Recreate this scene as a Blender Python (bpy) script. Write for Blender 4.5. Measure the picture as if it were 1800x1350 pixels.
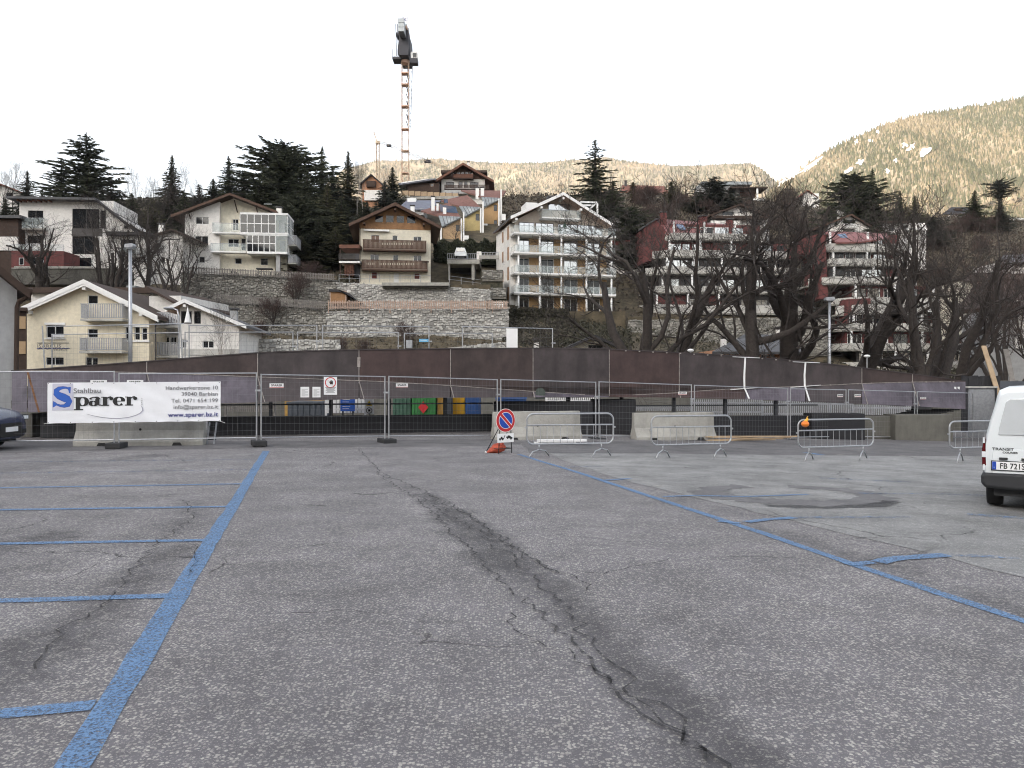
import bpy, math, random
import numpy as np
from mathutils import Vector, Matrix, noise
for o in list(bpy.data.objects): bpy.data.objects.remove(o)
scene = bpy.context.scene
COL = scene.collection
R = math.radians
random.seed(7)

# ------------------------------------------------------------------ camera, sky, sun, exposure
F, HC = 1400.0, 1.72                       # focal length in photo pixels (1800 wide), eye height
cam_d = bpy.data.cameras.new("camera"); cam = bpy.data.objects.new("camera", cam_d); COL.objects.link(cam)
cam.location = (0, 0, HC); cam.rotation_euler = (R(90), 0, 0)
cam_d.sensor_width = 36; cam_d.lens = 36 * F / 1800; cam_d.clip_start = .05; cam_d.clip_end = 30000
scene.camera = cam
SUN_EL, SUN_AZ = R(16), R(218)             # azimuth clockwise from +Y (view direction): behind, to the left
world = bpy.data.worlds.new("World"); scene.world = world; world.use_nodes = True
wn = world.node_tree.nodes; wl = world.node_tree.links
sky = wn.new('ShaderNodeTexSky'); sky.sky_type = 'NISHITA'; sky.sun_disc = False
sky.sun_elevation = SUN_EL; sky.sun_rotation = SUN_AZ
sky.air_density = 1.0; sky.dust_density = 4.0; sky.ozone_density = 1.0
wn['Background'].inputs[1].default_value = 0.15
hs = wn.new('ShaderNodeHueSaturation'); hs.inputs['Saturation'].default_value = .38      # thin bright haze: a nearly white sky
wl.new(sky.outputs[0], hs.inputs['Color']); wl.new(hs.outputs[0], wn['Background'].inputs[0])
sd = bpy.data.lights.new("sun", 'SUN'); sd.energy = 4.4; sd.angle = R(.5); sd.color = (1, .86, .65)
so = bpy.data.objects.new("sun", sd); COL.objects.link(so)
sdir = Vector((math.sin(SUN_AZ) * math.cos(SUN_EL), math.cos(SUN_AZ) * math.cos(SUN_EL), math.sin(SUN_EL)))
so.rotation_euler = sdir.to_track_quat('Z', 'Y').to_euler()
vs = scene.view_settings; vs.view_transform = 'Standard'; vs.look = 'None'; vs.gamma = 1; vs.use_curve_mapping = False
vs.exposure = 1.85
scene.render.film_transparent = False
scene.cycles.use_denoising = True; scene.cycles.filter_width = 1.1; scene.cycles.max_bounces = 6; scene.cycles.transparent_max_bounces = 24

# ------------------------------------------------------------------ helpers: pixels of the photo to places
def at(x, y, D): return Vector(((x - 900) / F * D, D, HC + (675 - y) / F * D))
def g(X, Y):                               # the car park falls gently to the far right
    return -.028 * max(0, X) * min(1, max(0, (Y - 8) / 12))
def gp(x, y, up=0.0):                      # photo pixel on the car park
    z = 0.0
    for _ in range(12):
        D = F * (HC - z) / (y - 675); z = g((x - 900) / F * D, D)
    return Vector(((x - 900) / F * D, D, z + up))
def gx(x, D, up=0.0):
    X = (x - 900) / F * D
    return Vector((X, D, g(X, D) + up))

# ------------------------------------------------------------------ helpers: meshes
class MB:
    def __init__(s): s.v = []; s.f = []; s.a = []
    def add(s, pts, faces, a=None):
        n = len(s.v); s.v += [tuple(p) for p in pts]; s.f += [tuple(i + n for i in f) for f in faces]
        s.a += [0.0 if a is None else a] * len(pts) if not isinstance(a, (list, tuple)) else list(a)
        return s
    def poly(s, pts, a=None): return s.add(pts, [tuple(range(len(pts)))], a)
    def box(s, x0, y0, z0, x1, y1, z1, a=None):
        if x0 > x1: x0, x1 = x1, x0
        if y0 > y1: y0, y1 = y1, y0
        if z0 > z1: z0, z1 = z1, z0
        return s.add([(x0,y0,z0),(x1,y0,z0),(x1,y1,z0),(x0,y1,z0),(x0,y0,z1),(x1,y0,z1),(x1,y1,z1),(x0,y1,z1)],
            [(3,2,1,0),(4,5,6,7),(0,1,5,4),(1,2,6,5),(2,3,7,6),(3,0,4,7)], a)
    def bar(s, p, q, w, h=None, a=None):   # rectangular bar from p to q
        p, q = Vector(p), Vector(q); h = w if h is None else h
        d = (q - p).normalized(); up = Vector((0,0,1)) if abs(d.z) < .95 else Vector((0,1,0))
        u = d.cross(up).normalized() * w / 2; v = u.cross(d).normalized() * h / 2
        pts = [p+u+v, p-u+v, p-u-v, p+u-v, q+u+v, q-u+v, q-u-v, q+u-v]
        return s.add(pts, [(0,1,2,3),(7,6,5,4),(0,4,5,1),(1,5,6,2),(2,6,7,3),(3,7,4,0)], a)
    def tube(s, pts, r, n=6, r1=None, cap=True, a=None):
        pts = [Vector(p) for p in pts]; m = len(pts); base = len(s.v); prev = None
        for i, p in enumerate(pts):
            d = (pts[min(i+1, m-1)] - pts[max(i-1, 0)])
            d = d.normalized() if d.length > 1e-9 else Vector((0,0,1))
            if prev is None:
                up = Vector((0,0,1)) if abs(d.z) < .9 else Vector((1,0,0)); u = d.cross(up).normalized()
            else:
                u = prev - d * prev.dot(d); u = u.normalized() if u.length > 1e-6 else d.orthogonal().normalized()
            prev = u; w = d.cross(u); rr = r if r1 is None else r + (r1 - r) * i / (m - 1)
            if isinstance(r, (list, tuple)): rr = r[i]
            for k in range(n):
                t = 2 * math.pi * k / n; s.v.append(tuple(p + (u * math.cos(t) + w * math.sin(t)) * rr)); s.a.append(a or 0.0)
        for i in range(m - 1):
            for k in range(n):
                a0 = base + i*n + k; b0 = base + i*n + (k+1) % n; s.f.append((a0, b0, b0+n, a0+n))
        if cap:
            s.f.append(tuple(base + k for k in range(n))[::-1]); s.f.append(tuple(base + (m-1)*n + k for k in range(n)))
        return s
    def prism(s, poly, y0, y1, a=None):    # polygon in (x, z), thickness along y
        n = len(poly); pts = [(x, y0, z) for x, z in poly] + [(x, y1, z) for x, z in poly]
        return s.add(pts, [tuple(range(n)), tuple(range(2*n-1, n-1, -1))] + [((i+1) % n, i, i+n, (i+1) % n + n) for i in range(n)], a)
    def slab(s, poly, z0, z1, a=None):     # polygon in (x, y), thickness along z
        n = len(poly); pts = [(x, y, z0) for x, y in poly] + [(x, y, z1) for x, y in poly]
        return s.add(pts, [tuple(range(n-1, -1, -1)), tuple(range(n, 2*n))] + [(i, (i+1) % n, (i+1) % n + n, i+n) for i in range(n)], a)
    def mesh(s, name, mat, smooth=False):
        me = bpy.data.meshes.new(name); me.from_pydata(s.v, [], s.f)
        if any(s.a):
            at_ = me.attributes.new('a', 'FLOAT', 'POINT'); at_.data.foreach_set('value', s.a)
        if mat: me.materials.append(mat)
        if smooth: me.polygons.foreach_set('use_smooth', [True] * len(me.polygons))
        me.update(); return me
    def build(s, name, mat, parent=None, smooth=False, **k):
        o = bpy.data.objects.new(name, s.mesh(name, mat, smooth)); COL.objects.link(o)
        if parent: o.parent = parent
        return tag(o, **k)
def tag(o, label=None, cat=None, group=None, kind=None):
    for k, v in (('label', label), ('category', cat), ('group', group), ('kind', kind)):
        if v: o[k] = v
    return o
def empty(name, loc=(0,0,0), rz=0, **k):
    o = bpy.data.objects.new(name, None); COL.objects.link(o); o.location = loc; o.rotation_euler = (0, 0, rz)
    o.empty_display_size = .1
    return tag(o, **k)
def link(name, me, parent=None, loc=None, rot=None, sc=None, **k):
    o = bpy.data.objects.new(name, me); COL.objects.link(o)
    if parent: o.parent = parent
    if loc is not None: o.location = loc
    if rot is not None: o.rotation_euler = rot
    if sc is not None: o.scale = (sc,)*3 if not hasattr(sc, '__len__') else sc
    return tag(o, **k)
def bevel(o, w, seg=2):
    m = o.modifiers.new('bevel', 'BEVEL'); m.width = w; m.segments = seg; m.limit_method = 'ANGLE'; return o
def lettering(body, size, loc, rot, mat, parent=None, align='LEFT', bold=0.0, sx=1.0, name='lettering', sp=1.0):
    c = bpy.data.curves.new(name, 'FONT'); c.body = body; c.size = size; c.align_x = align; c.extrude = .0008; c.offset = bold
    c.space_character = sp; c.materials.append(mat)
    tmp = bpy.data.objects.new(name, c); COL.objects.link(tmp); me = bpy.data.meshes.new_from_object(tmp); bpy.data.objects.remove(tmp); bpy.data.curves.remove(c)
    if not me.materials: me.materials.append(mat)
    o = bpy.data.objects.new(name, me); COL.objects.link(o); o.location = loc; o.rotation_euler = rot; o.scale = (sx, 1, 1)
    if parent: o.parent = parent
    return o

# ------------------------------------------------------------------ helpers: materials
def mat(name, col, rough=.8, metal=0.0, var=.12, vs_=3.0, bump=0.0, bs=30.0, col2=None, spec=.5, alpha=1.0, ior=1.5, stain=0.0, ss=.6, attr=0.0, trans=0.0):
    m = bpy.data.materials.new(name); m.use_nodes = True; nt = m.node_tree; N = nt.nodes; L = nt.links
    b = N['Principled BSDF']; b.inputs['Roughness'].default_value = rough; b.inputs['Metallic'].default_value = metal
    b.inputs['Specular IOR Level'].default_value = spec; b.inputs['IOR'].default_value = ior; b.inputs['Alpha'].default_value = alpha
    tc = N.new('ShaderNodeTexCoord')
    n1 = N.new('ShaderNodeTexNoise'); n1.inputs['Scale'].default_value = vs_; n1.inputs['Detail'].default_value = 6; n1.inputs['Roughness'].default_value = .65
    L.new(tc.outputs['Object'], n1.inputs['Vector'])
    r1 = N.new('ShaderNodeMapRange'); r1.inputs[1].default_value = .3; r1.inputs[2].default_value = .7
    r1.inputs[3].default_value = 0; r1.inputs[4].default_value = 1; L.new(n1.outputs[0], r1.inputs[0])
    c = Vector(col); c2 = Vector(col2) if col2 else c
    mx = N.new('ShaderNodeMix'); mx.data_type = 'RGBA'
    mx.inputs[6].default_value = (*(c * (1 - var)), 1); mx.inputs[7].default_value = (*(c2 * (1 + var)), 1)
    L.new(r1.outputs[0], mx.inputs[0]); out = mx.outputs[2]
    if stain:
        n2 = N.new('ShaderNodeTexNoise'); n2.inputs['Scale'].default_value = ss; n2.inputs['Detail'].default_value = 8; n2.inputs['Roughness'].default_value = .7
        mp = N.new('ShaderNodeMapping'); mp.inputs['Scale'].default_value = (1, 1, .35); L.new(tc.outputs['Object'], mp.inputs[0]); L.new(mp.outputs[0], n2.inputs['Vector'])
        r2 = N.new('ShaderNodeMapRange'); r2.inputs[1].default_value = .42; r2.inputs[2].default_value = .68; r2.inputs[3].default_value = 1; r2.inputs[4].default_value = 1 - stain
        L.new(n2.outputs[0], r2.inputs[0])
        m2 = N.new('ShaderNodeMix'); m2.data_type = 'RGBA'; m2.blend_type = 'MULTIPLY'; m2.inputs[0].default_value = 1
        L.new(out, m2.inputs[6]); L.new(r2.outputs[0], m2.inputs[7]); out = m2.outputs[2]
    if attr:
        an = N.new('ShaderNodeAttribute'); an.attribute_name = 'a'
        r3 = N.new('ShaderNodeMapRange'); r3.inputs[3].default_value = 1 - attr; r3.inputs[4].default_value = 1 + attr; L.new(an.outputs['Fac'], r3.inputs[0])
        m3 = N.new('ShaderNodeMix'); m3.data_type = 'RGBA'; m3.blend_type = 'MULTIPLY'; m3.inputs[0].default_value = 1
        L.new(out, m3.inputs[6]); L.new(r3.outputs[0], m3.inputs[7]); out = m3.outputs[2]
    L.new(out, b.inputs['Base Color'])
    if trans: b.inputs['Transmission Weight'].default_value = trans
    if bump:
        n3 = N.new('ShaderNodeTexNoise'); n3.inputs['Scale'].default_value = bs; n3.inputs['Detail'].default_value = 4
        L.new(tc.outputs['Object'], n3.inputs['Vector'])
        bp = N.new('ShaderNodeBump'); bp.inputs['Strength'].default_value = bump; bp.inputs['Distance'].default_value = .02
        L.new(n3.outputs[0], bp.inputs['Height']); L.new(bp.outputs[0], b.inputs['Normal'])
    return m
M = {}
def D_(k, *a, **kw): M[k] = mat(k, *a, **kw)
D_('concrete', (.36,.35,.32), .9, stain=.35, ss=1.2, bump=.3, bs=25)
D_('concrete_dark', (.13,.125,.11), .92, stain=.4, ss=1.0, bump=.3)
D_('galv', (.42,.43,.45), .42, metal=.75, var=.15, vs_=20)
D_('galv_dull', (.36,.37,.39), .6, metal=.35, var=.2, vs_=9)
D_('wire', (.20,.20,.21), .5, metal=.5, var=.15)
D_('rubber', (.03,.03,.032), .85, var=.2, bump=.2)
D_('dark_steel', (.03,.032,.038), .6, var=.3, vs_=5)
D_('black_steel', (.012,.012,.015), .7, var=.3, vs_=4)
D_('girder_brown', (.060,.042,.040), .55, var=.30, vs_=1.8, stain=.40, ss=1.3, spec=.35)
D_('girder_red', (.062,.039,.037), .55, var=.30, vs_=1.6, stain=.40, ss=1.1, spec=.35)
D_('girder_grey', (.058,.046,.047), .5, var=.32, vs_=1.7, stain=.42, ss=1.4, spec=.4)
D_('girder_violet', (.108,.093,.114), .5, var=.30, vs_=2.0, stain=.45, ss=1.5, spec=.4)
D_('rust', (.16,.075,.035), .9, var=.4, vs_=8)
D_('weld', (.30,.27,.25), .7, var=.4, vs_=9)
D_('lug_green', (.06,.075,.065), .7, var=.3)
D_('chalk', (.8,.8,.8), .9, var=.08)
D_('banner', (.80,.81,.84), .55, var=.04, vs_=2, bump=.25, bs=1.8)
D_('white_sheet', (.8,.8,.8), .6, var=.05)
D_('print_black', (.012,.012,.012), .6, var=0)
D_('print_grey', (.16,.16,.17), .6, var=0)
D_('print_lilac', (.52,.52,.62), .6, var=.03)
D_('print_blue', (.02,.10,.45), .6, var=.1)
D_('print_navy', (.045,.05,.20), .6, var=0)
D_('print_red', (.50,.02,.025), .5, var=.05)
D_('sign_blue', (.01,.06,.38), .4, var=.05)
D_('sign_yellow', (.75,.55,.03), .5, var=.05)
D_('sky_tag', (.15,.45,.70), .5)
D_('bag_red', (.42,.075,.04), .7, var=.3, vs_=9, bump=.5, bs=14)
D_('orange_plastic', (.75,.20,.02), .35)
D_('yellow_plastic', (.75,.42,.03), .4)
D_('plaster_white', (.74,.72,.69), .9, stain=.12, bump=.15)
D_('plaster_cream', (.71,.665,.55), .9, stain=.10, bump=.15)
D_('plaster_yellow', (.77,.70,.55), .9, stain=.08, bump=.15)
D_('plaster_greyw', (.58,.57,.54), .9, stain=.25, bump=.15)
D_('plaster_beige', (.60,.53,.46), .9, stain=.12)
D_('plaster_grey', (.40,.40,.40), .9, stain=.3, bump=.2)
D_('plaster_orange', (.40,.26,.13), .9, stain=.1)
D_('plaster_ochre', (.45,.36,.17), .9, stain=.1)
D_('plaster_pink', (.42,.29,.17), .9, stain=.12)
D_('plaster_salmon', (.42,.22,.13), .9, stain=.15)
D_('plaster_red', (.135,.042,.040), .85, stain=.2)
D_('parapet', (.50,.49,.46), .85, stain=.35, ss=.9)
D_('wood_light', (.29,.155,.07), .75, var=.25, vs_=2, stain=.2)
D_('wood_brown', (.080,.043,.028), .75, var=.3, vs_=3)
D_('wood_red', (.13,.055,.034), .75, var=.25, vs_=3)
D_('wood_dark', (.045,.026,.018), .8, var=.3, vs_=3)
D_('wood_grey', (.20,.185,.17), .9, var=.3, vs_=4, stain=.3)
D_('wood_pale', (.42,.31,.25), .9, var=.25, vs_=4)
D_('wood_black', (.030,.030,.034), .85, var=.3, vs_=2)
D_('plank', (.38,.28,.18), .85, var=.2)
D_('roof_brown', (.055,.036,.028), .85, var=.3, vs_=2, bump=.4, bs=6)
D_('roof_tile', (.17,.085,.07), .85, var=.25, vs_=2, bump=.4, bs=7)
D_('roof_rust', (.17,.07,.05), .85, var=.25, vs_=2)
D_('roof_grey', (.085,.085,.09), .75, var=.3, vs_=2, bump=.3, bs=5)
D_('roof_dark', (.035,.033,.036), .8, var=.3, vs_=2)
D_('roof_slate', (.14,.15,.19), .6, var=.2, vs_=2)
D_('roof_red', (.21,.085,.08), .45, var=.15, vs_=1.5)
D_('zinc', (.25,.27,.28), .4, metal=.5, var=.2)
D_('white_paint', (.78,.78,.77), .6, var=.05)
D_('frame_white', (.75,.75,.74), .5, var=.03)
D_('frame_dark', (.05,.045,.045), .5, var=.1)
D_('frame_wood', (.28,.15,.07), .6, var=.2)
D_('glass', (.012,.014,.017), .03, var=.2, spec=.5, ior=1.5)
D_('glass_sky', (.10,.12,.13), .02, var=.05, spec=1.0, ior=2.9)
D_('glass_rail', (.62,.70,.70), .05, var=.02, alpha=.20)
D_('glass_blue', (.10,.17,.30), .05, spec=1.0, ior=2.4)
D_('curtain', (.45,.45,.45), .9)
D_('shutter_red', (.14,.035,.03), .8)
D_('shutter_brown', (.17,.11,.085), .8)
D_('stone', (.43,.42,.395), .95, var=.25, vs_=6, attr=.42, bump=.4, bs=12)
D_('stone_dark', (.26,.25,.225), .95, var=.3, vs_=5, attr=.48, bump=.4, bs=12)
D_('mortar', (.33,.32,.30), .95, var=.25, vs_=3)
D_('mortar_dark', (.165,.155,.135), .95, var=.3, vs_=3)
D_('grass_dry', (.066,.057,.036), .98, var=.5, vs_=.9, col2=(.085,.068,.044), bump=.8, bs=3)
D_('brush_ground', (.060,.050,.038), .98, var=.5, vs_=1.1, col2=(.080,.064,.05))
D_('ivy', (.03,.035,.02), .95, var=.5, vs_=2.0, col2=(.055,.05,.035))
D_('bark', (.045,.037,.033), .95, var=.35, vs_=8, bump=.6, bs=18)
D_('bark_pale', (.33,.30,.27), .9, var=.35, vs_=5)
D_('twig', (.048,.040,.036), .95, var=.3, vs_=5)
D_('twig_red', (.070,.046,.040), .95, var=.3, vs_=5)
D_('needle', (.024,.033,.018), .9, var=.45, vs_=.8, col2=(.034,.038,.020))
D_('needle_blue', (.024,.030,.024), .9, var=.45, vs_=.8, col2=(.036,.040,.030))
D_('needle_olive', (.040,.046,.022), .9, var=.45, vs_=.8, col2=(.05,.048,.022))
D_('car_white', (.74,.78,.80), .28, var=.02, spec=.6)
D_('car_dark', (.028,.038,.075), .25, var=.1, spec=.7)
D_('car_trim', (.022,.023,.026), .6, var=.1)
D_('car_glass', (.02,.024,.03), .04, ior=1.9, spec=.9)
D_('van_pane_sky_white', (.66,.70,.72), .05, ior=2.6, spec=1.0, var=.1, vs_=1.2)  # pale base colour carries the bright sky reflected in the rear glass
D_('lamp_lens', (.7,.72,.75), .15)
D_('tail_red', (.09,.005,.007), .2)
D_('tyre', (.018,.018,.019), .85)
D_('crane_orange', (.55,.36,.27), .6, var=.2)
D_('crane_yellow', (.60,.47,.34), .6, var=.2)
D_('crane_dark', (.045,.045,.055), .7, var=.2)
D_('bin_green', (.035,.20,.05), .6, var=.2); D_('bin_dgreen', (.05,.12,.08), .6, var=.2)
D_('bin_yellow', (.42,.24,.05), .7, var=.25); D_('bin_blue', (.03,.09,.26), .55, var=.2); D_('bin_grey', (.06,.07,.085), .6, var=.2)
D_('snow', (.85,.87,.92), .8, var=.03)
D_('rock_far', (.13,.11,.08), .95, var=.35, vs_=.02, col2=(.15,.125,.09))
# ------------------------------------------------------------------ asphalt, paint
def asphalt(name, dark, pale, scale=62.0, share=.60, patch=.25, crack=True):
    m = bpy.data.materials.new(name); m.use_nodes = True; nt = m.node_tree; N = nt.nodes; L = nt.links
    b = N['Principled BSDF']; b.inputs['Roughness'].default_value = .88; b.inputs['Specular IOR Level'].default_value = .35
    tc = N.new('ShaderNodeTexCoord'); P = tc.outputs['Object']
    def mr(src, a0, a1, b0, b1):
        n = N.new('ShaderNodeMapRange'); n.inputs[1].default_value = a0; n.inputs[2].default_value = a1; n.inputs[3].default_value = b0; n.inputs[4].default_value = b1
        L.new(src, n.inputs[0]); return n.outputs[0]
    def ma(op, a, c):
        n = N.new('ShaderNodeMath'); n.operation = op
        for i, q in ((0, a), (1, c)):
            if isinstance(q, (int, float)): n.inputs[i].default_value = q
            else: L.new(q, n.inputs[i])
        return n.outputs[0]
    def noi(sc, det=5):
        n = N.new('ShaderNodeTexNoise'); n.inputs['Scale'].default_value = sc; n.inputs['Detail'].default_value = det; n.inputs['Roughness'].default_value = .65; L.new(P, n.inputs['Vector']); return n.outputs[0]
    v = N.new('ShaderNodeTexVoronoi'); v.inputs['Scale'].default_value = scale; L.new(P, v.inputs['Vector'])
    sp = N.new('ShaderNodeSeparateColor'); L.new(v.outputs['Color'], sp.inputs[0])
    big = noi(.45, 6)
    an = N.new('ShaderNodeAttribute'); an.attribute_name = 'a'
    wear = mr(ma('ADD', ma('MULTIPLY', an.outputs['Fac'], 1.0), ma('MULTIPLY', ma('SUBTRACT', noi(5, 8), .5), mr(an.outputs['Fac'], 0, .25, 0, 1.6))), .25, .95, 0, 1)
    thr = ma('ADD', mr(big, .35, .65, share + .10, share - .10), ma('MULTIPLY', wear, .22))
    stone = ma('MULTIPLY', mr(ma('SUBTRACT', sp.outputs[0], thr), 0, .05, 0, 1), mr(v.outputs['Distance'], .38, .55, 1, 0))
    stone = ma('MULTIPLY', stone, mr(sp.outputs[1], 0, 1, .35, 1))
    v2 = N.new('ShaderNodeTexVoronoi'); v2.inputs['Scale'].default_value = scale * 2.3; L.new(P, v2.inputs['Vector'])
    sp2 = N.new('ShaderNodeSeparateColor'); L.new(v2.outputs['Color'], sp2.inputs[0])
    st2 = ma('MULTIPLY', ma('MULTIPLY', mr(sp2.outputs[0], .62, .66, 0, 1), mr(v2.outputs['Distance'], .38, .55, 1, 0)), mr(sp2.outputs[1], 0, 1, .2, .75))
    stone = ma('MAXIMUM', stone, st2)
    base = N.new('ShaderNodeMix'); base.data_type = 'RGBA'
    base.inputs[6].default_value = (*dark, 1); base.inputs[7].default_value = (*pale, 1); L.new(stone, base.inputs[0])
    f = ma('MULTIPLY', mr(noi(1.1, 8), .32, .68, 1 - patch, 1 + patch * .55), mr(noi(9, 4), .3, .7, .88, 1.1))
    f = ma('MULTIPLY', f, mr(noi(.16, 4), .35, .65, .85, 1.08))
    f = ma('MULTIPLY', f, mr(wear, 0, 1, 1, .56))
    if crack:
        wp = N.new('ShaderNodeTexNoise'); wp.inputs['Scale'].default_value = 1.4; wp.inputs['Detail'].default_value = 6; L.new(P, wp.inputs['Vector'])
        vm = N.new('ShaderNodeVectorMath'); vm.operation = 'MULTIPLY_ADD'; vm.inputs[1].default_value = (.9, .9, 0); L.new(wp.outputs['Color'], vm.inputs[0]); L.new(P, vm.inputs[2])
        ve = N.new('ShaderNodeTexVoronoi'); ve.feature = 'DISTANCE_TO_EDGE'; ve.inputs['Scale'].default_value = .30; L.new(vm.outputs[0], ve.inputs['Vector'])
        cr = ma('MULTIPLY', mr(ve.outputs['Distance'], .0015, .005, 1, 0), mr(noi(.33, 3), .50, .58, 0, 1))
        f = ma('MULTIPLY', f, mr(cr, 0, 1, 1, .35))
    m2 = N.new('ShaderNodeMix'); m2.data_type = 'RGBA'; m2.blend_type = 'MULTIPLY'; m2.inputs[0].default_value = 1
    L.new(base.outputs[2], m2.inputs[6]); L.new(f, m2.inputs[7]); L.new(m2.outputs[2], b.inputs['Base Color'])
    bp = N.new('ShaderNodeBump'); bp.inputs['Strength'].default_value = .55; bp.inputs['Distance'].default_value = .006
    L.new(mr(v.outputs['Distance'], 0, .7, 1, 0), bp.inputs['Height']); L.new(bp.outputs[0], b.inputs['Normal'])
    M[name] = m
def worn(name, col, scale=45.0, lo=.36, hi=.52, use_a=False, amax=1.0, rough=.8):
    m = bpy.data.materials.new(name); m.use_nodes = True; nt = m.node_tree; N = nt.nodes; L = nt.links
    b = N['Principled BSDF']; b.inputs['Roughness'].default_value = rough
    tc = N.new('ShaderNodeTexCoord')
    n0 = N.new('ShaderNodeTexNoise'); n0.inputs['Scale'].default_value = 3; n0.inputs['Detail'].default_value = 6; L.new(tc.outputs['Object'], n0.inputs['Vector'])
    mx = N.new('ShaderNodeMix'); mx.data_type = 'RGBA'; mx.inputs[6].default_value = (*(Vector(col) * .82), 1); mx.inputs[7].default_value = (*(Vector(col) * 1.12), 1)
    L.new(n0.outputs[0], mx.inputs[0]); L.new(mx.outputs[2], b.inputs['Base Color'])
    n1 = N.new('ShaderNodeTexNoise'); n1.inputs['Scale'].default_value = scale; n1.inputs['Detail'].default_value = 5; n1.inputs['Roughness'].default_value = .7; L.new(tc.outputs['Object'], n1.inputs['Vector'])
    src = n1.outputs[0]
    if use_a:
        an = N.new('ShaderNodeAttribute'); an.attribute_name = 'a'
        ad = N.new('ShaderNodeMath'); ad.operation = 'MULTIPLY_ADD'; ad.inputs[1].default_value = .55; L.new(an.outputs['Fac'], ad.inputs[0]); L.new(src, ad.inputs[2])
        su = N.new('ShaderNodeMath'); su.operation = 'SUBTRACT'; su.inputs[1].default_value = .28; L.new(ad.outputs[0], su.inputs[0]); src = su.outputs[0]
    r = N.new('ShaderNodeMapRange'); r.inputs[1].default_value = lo; r.inputs[2].default_value = hi; r.inputs[4].default_value = amax; L.new(src, r.inputs[0])
    L.new(r.outputs[0], b.inputs['Alpha']); M[name] = m
asphalt('asphalt', (.148,.140,.150), (.46,.44,.40), scale=50, share=.46)
asphalt('asphalt_fine', (.225,.223,.222), (.46,.45,.42), scale=55, share=.62, patch=.34, crack=True)
asphalt('asphalt_strip', (.13,.125,.128), (.26,.25,.24), scale=90, share=.75, patch=.3)
asphalt('asphalt_patch', (.158,.153,.158), (.26,.255,.245), scale=80, share=.7, patch=.25, crack=False)
worn('paint_blue', (.125,.225,.385), 55, .35, .54)
worn('paint_faint', (.14,.24,.40), 14, .44, .66, amax=.8)
worn('tar', (.035,.033,.036), 58, .52, .90, use_a=True, amax=.80)
worn('dust', (.45,.43,.38), 40, .42, .60, use_a=True, amax=.7)
worn('crack', (.022,.021,.022), 9, .38, .56, amax=.8)

STAINS = [([(745,868),(800,905),(870,955),(930,1003),(1000,1070),(1060,1130),(1140,1205),(1250,1300),(1330,1370),(1420,1450)], .10, .26, .95),
    ([(690,850),(745,868),(800,905)], .12, .16, .45), ([(790,900),(850,955),(920,1010)], .22, .22, .75),
    ([(-60,1230),(60,1150),(130,1100),(205,1045),(260,1000),(310,965)], .16, .30, .75), ([(-40,962),(30,957),(80,945)], .22, .45, .8), ([(310,935),(335,905),(325,880)], .12, .2, .5),
    ([(1310,922),(1430,955),(1530,990),(1800,1075)], .12, .20, .6), ([(0,830),(100,815),(250,802)], .3, .5, .6), ([(0,1010),(60,1000)], .2, .3, .5), ([(1180,1090),(1260,1180)], .2, .4, .3), ([(500,1000),(640,1090),(900,1085)], .25, .5, .25)]
def seg_d(p, a, b):
    ab = b - a; t = max(0, min(1, (p - a).dot(ab) / max(1e-6, ab.dot(ab)))); return (p - a - ab * t).length
SP = [([Vector((*gp(*q)[:2], 0)) for q in pts], core, soft, k) for pts, core, soft, k in STAINS]
SB = [(min(v.x for v in p) - c - w, max(v.x for v in p) + c + w, min(v.y for v in p) - c - w, max(v.y for v in p) + c + w) for p, c, w, k in SP]
def stain(x, y):
    s = 0; p = Vector((x, y, 0))
    for (pts, core, soft, k), (a, b, c, d) in zip(SP, SB):
        if a < x < b and c < y < d:
            q = p + Vector((noise.noise((x*1.7, y*1.7, 1)), noise.noise((x*1.7, y*1.7, 7)), 0)) * .16
            dd = min(seg_d(q, u, v) for u, v in zip(pts, pts[1:])); s = max(s, k * max(0, min(1, 1 - (dd - core) / soft)))
    return s
def car_park():
    xs = list(np.arange(-70, -9, 2.5)) + list(np.arange(-9, 11, .16)) + list(np.arange(11, 71, 2.5)); ys = list(np.arange(-60, 2.4, 3)) + list(np.arange(2.4, 20, .16)) + list(np.arange(20, 42.6, .75)); mb = MB(); n = len(xs)
    for y in ys:
        for x in xs: mb.v.append((x, y, g(x, y))); mb.a.append(stain(x, y))
    mb.f = [(j*n+i, j*n+i+1, (j+1)*n+i+1, (j+1)*n+i) for j in range(len(ys) - 1) for i in range(n - 1)]
    mb.build('car_park', M['asphalt'], kind='structure')
car_park()
def resample(pts, st):
    out = [pts[0]]
    for a, b in zip(pts, pts[1:]):
        n = max(1, round((b - a).length / st)); out += [a.lerp(b, i / n) for i in range(1, n + 1)]
    return out
def ribbon(name, pts, w, up, mt, jit=.0, fade=False, st=.35, seed=1, **k):
    rnd = random.Random(seed); P = resample(pts, st); mb = MB(); n = len(P); W = w if isinstance(w, (list, tuple)) else (w, w)
    cross = [(-1, 0), (-.4, 1), (.4, 1), (1, 0)] if fade else [(-1, 0), (1, 0)]
    m = len(cross)
    for i, p in enumerate(P):
        d = P[min(i+1, n-1)] - P[max(i-1, 0)]; d.z = 0; d.normalize(); s = Vector((d.y, -d.x, 0)); ww = W[0] + (W[1] - W[0]) * i / (n - 1)
        off = rnd.uniform(-jit, jit)
        for c, a in cross:
            q = p + s * (c * ww / 2 * (1 + (rnd.uniform(-.5, .5) if fade else rnd.uniform(-.12, .12) * (jit > 0))) + off)
            mb.v.append((q.x, q.y, g(q.x, q.y) + up)); mb.a.append(a if 0 < i < n - 1 else 0)
    for i in range(n - 1):
        for c in range(m - 1):
            a = i * m + c; mb.f.append((a, a+1, a+m+1, a+m))
    return mb.build(name, mt, kind='structure', **k)
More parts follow.
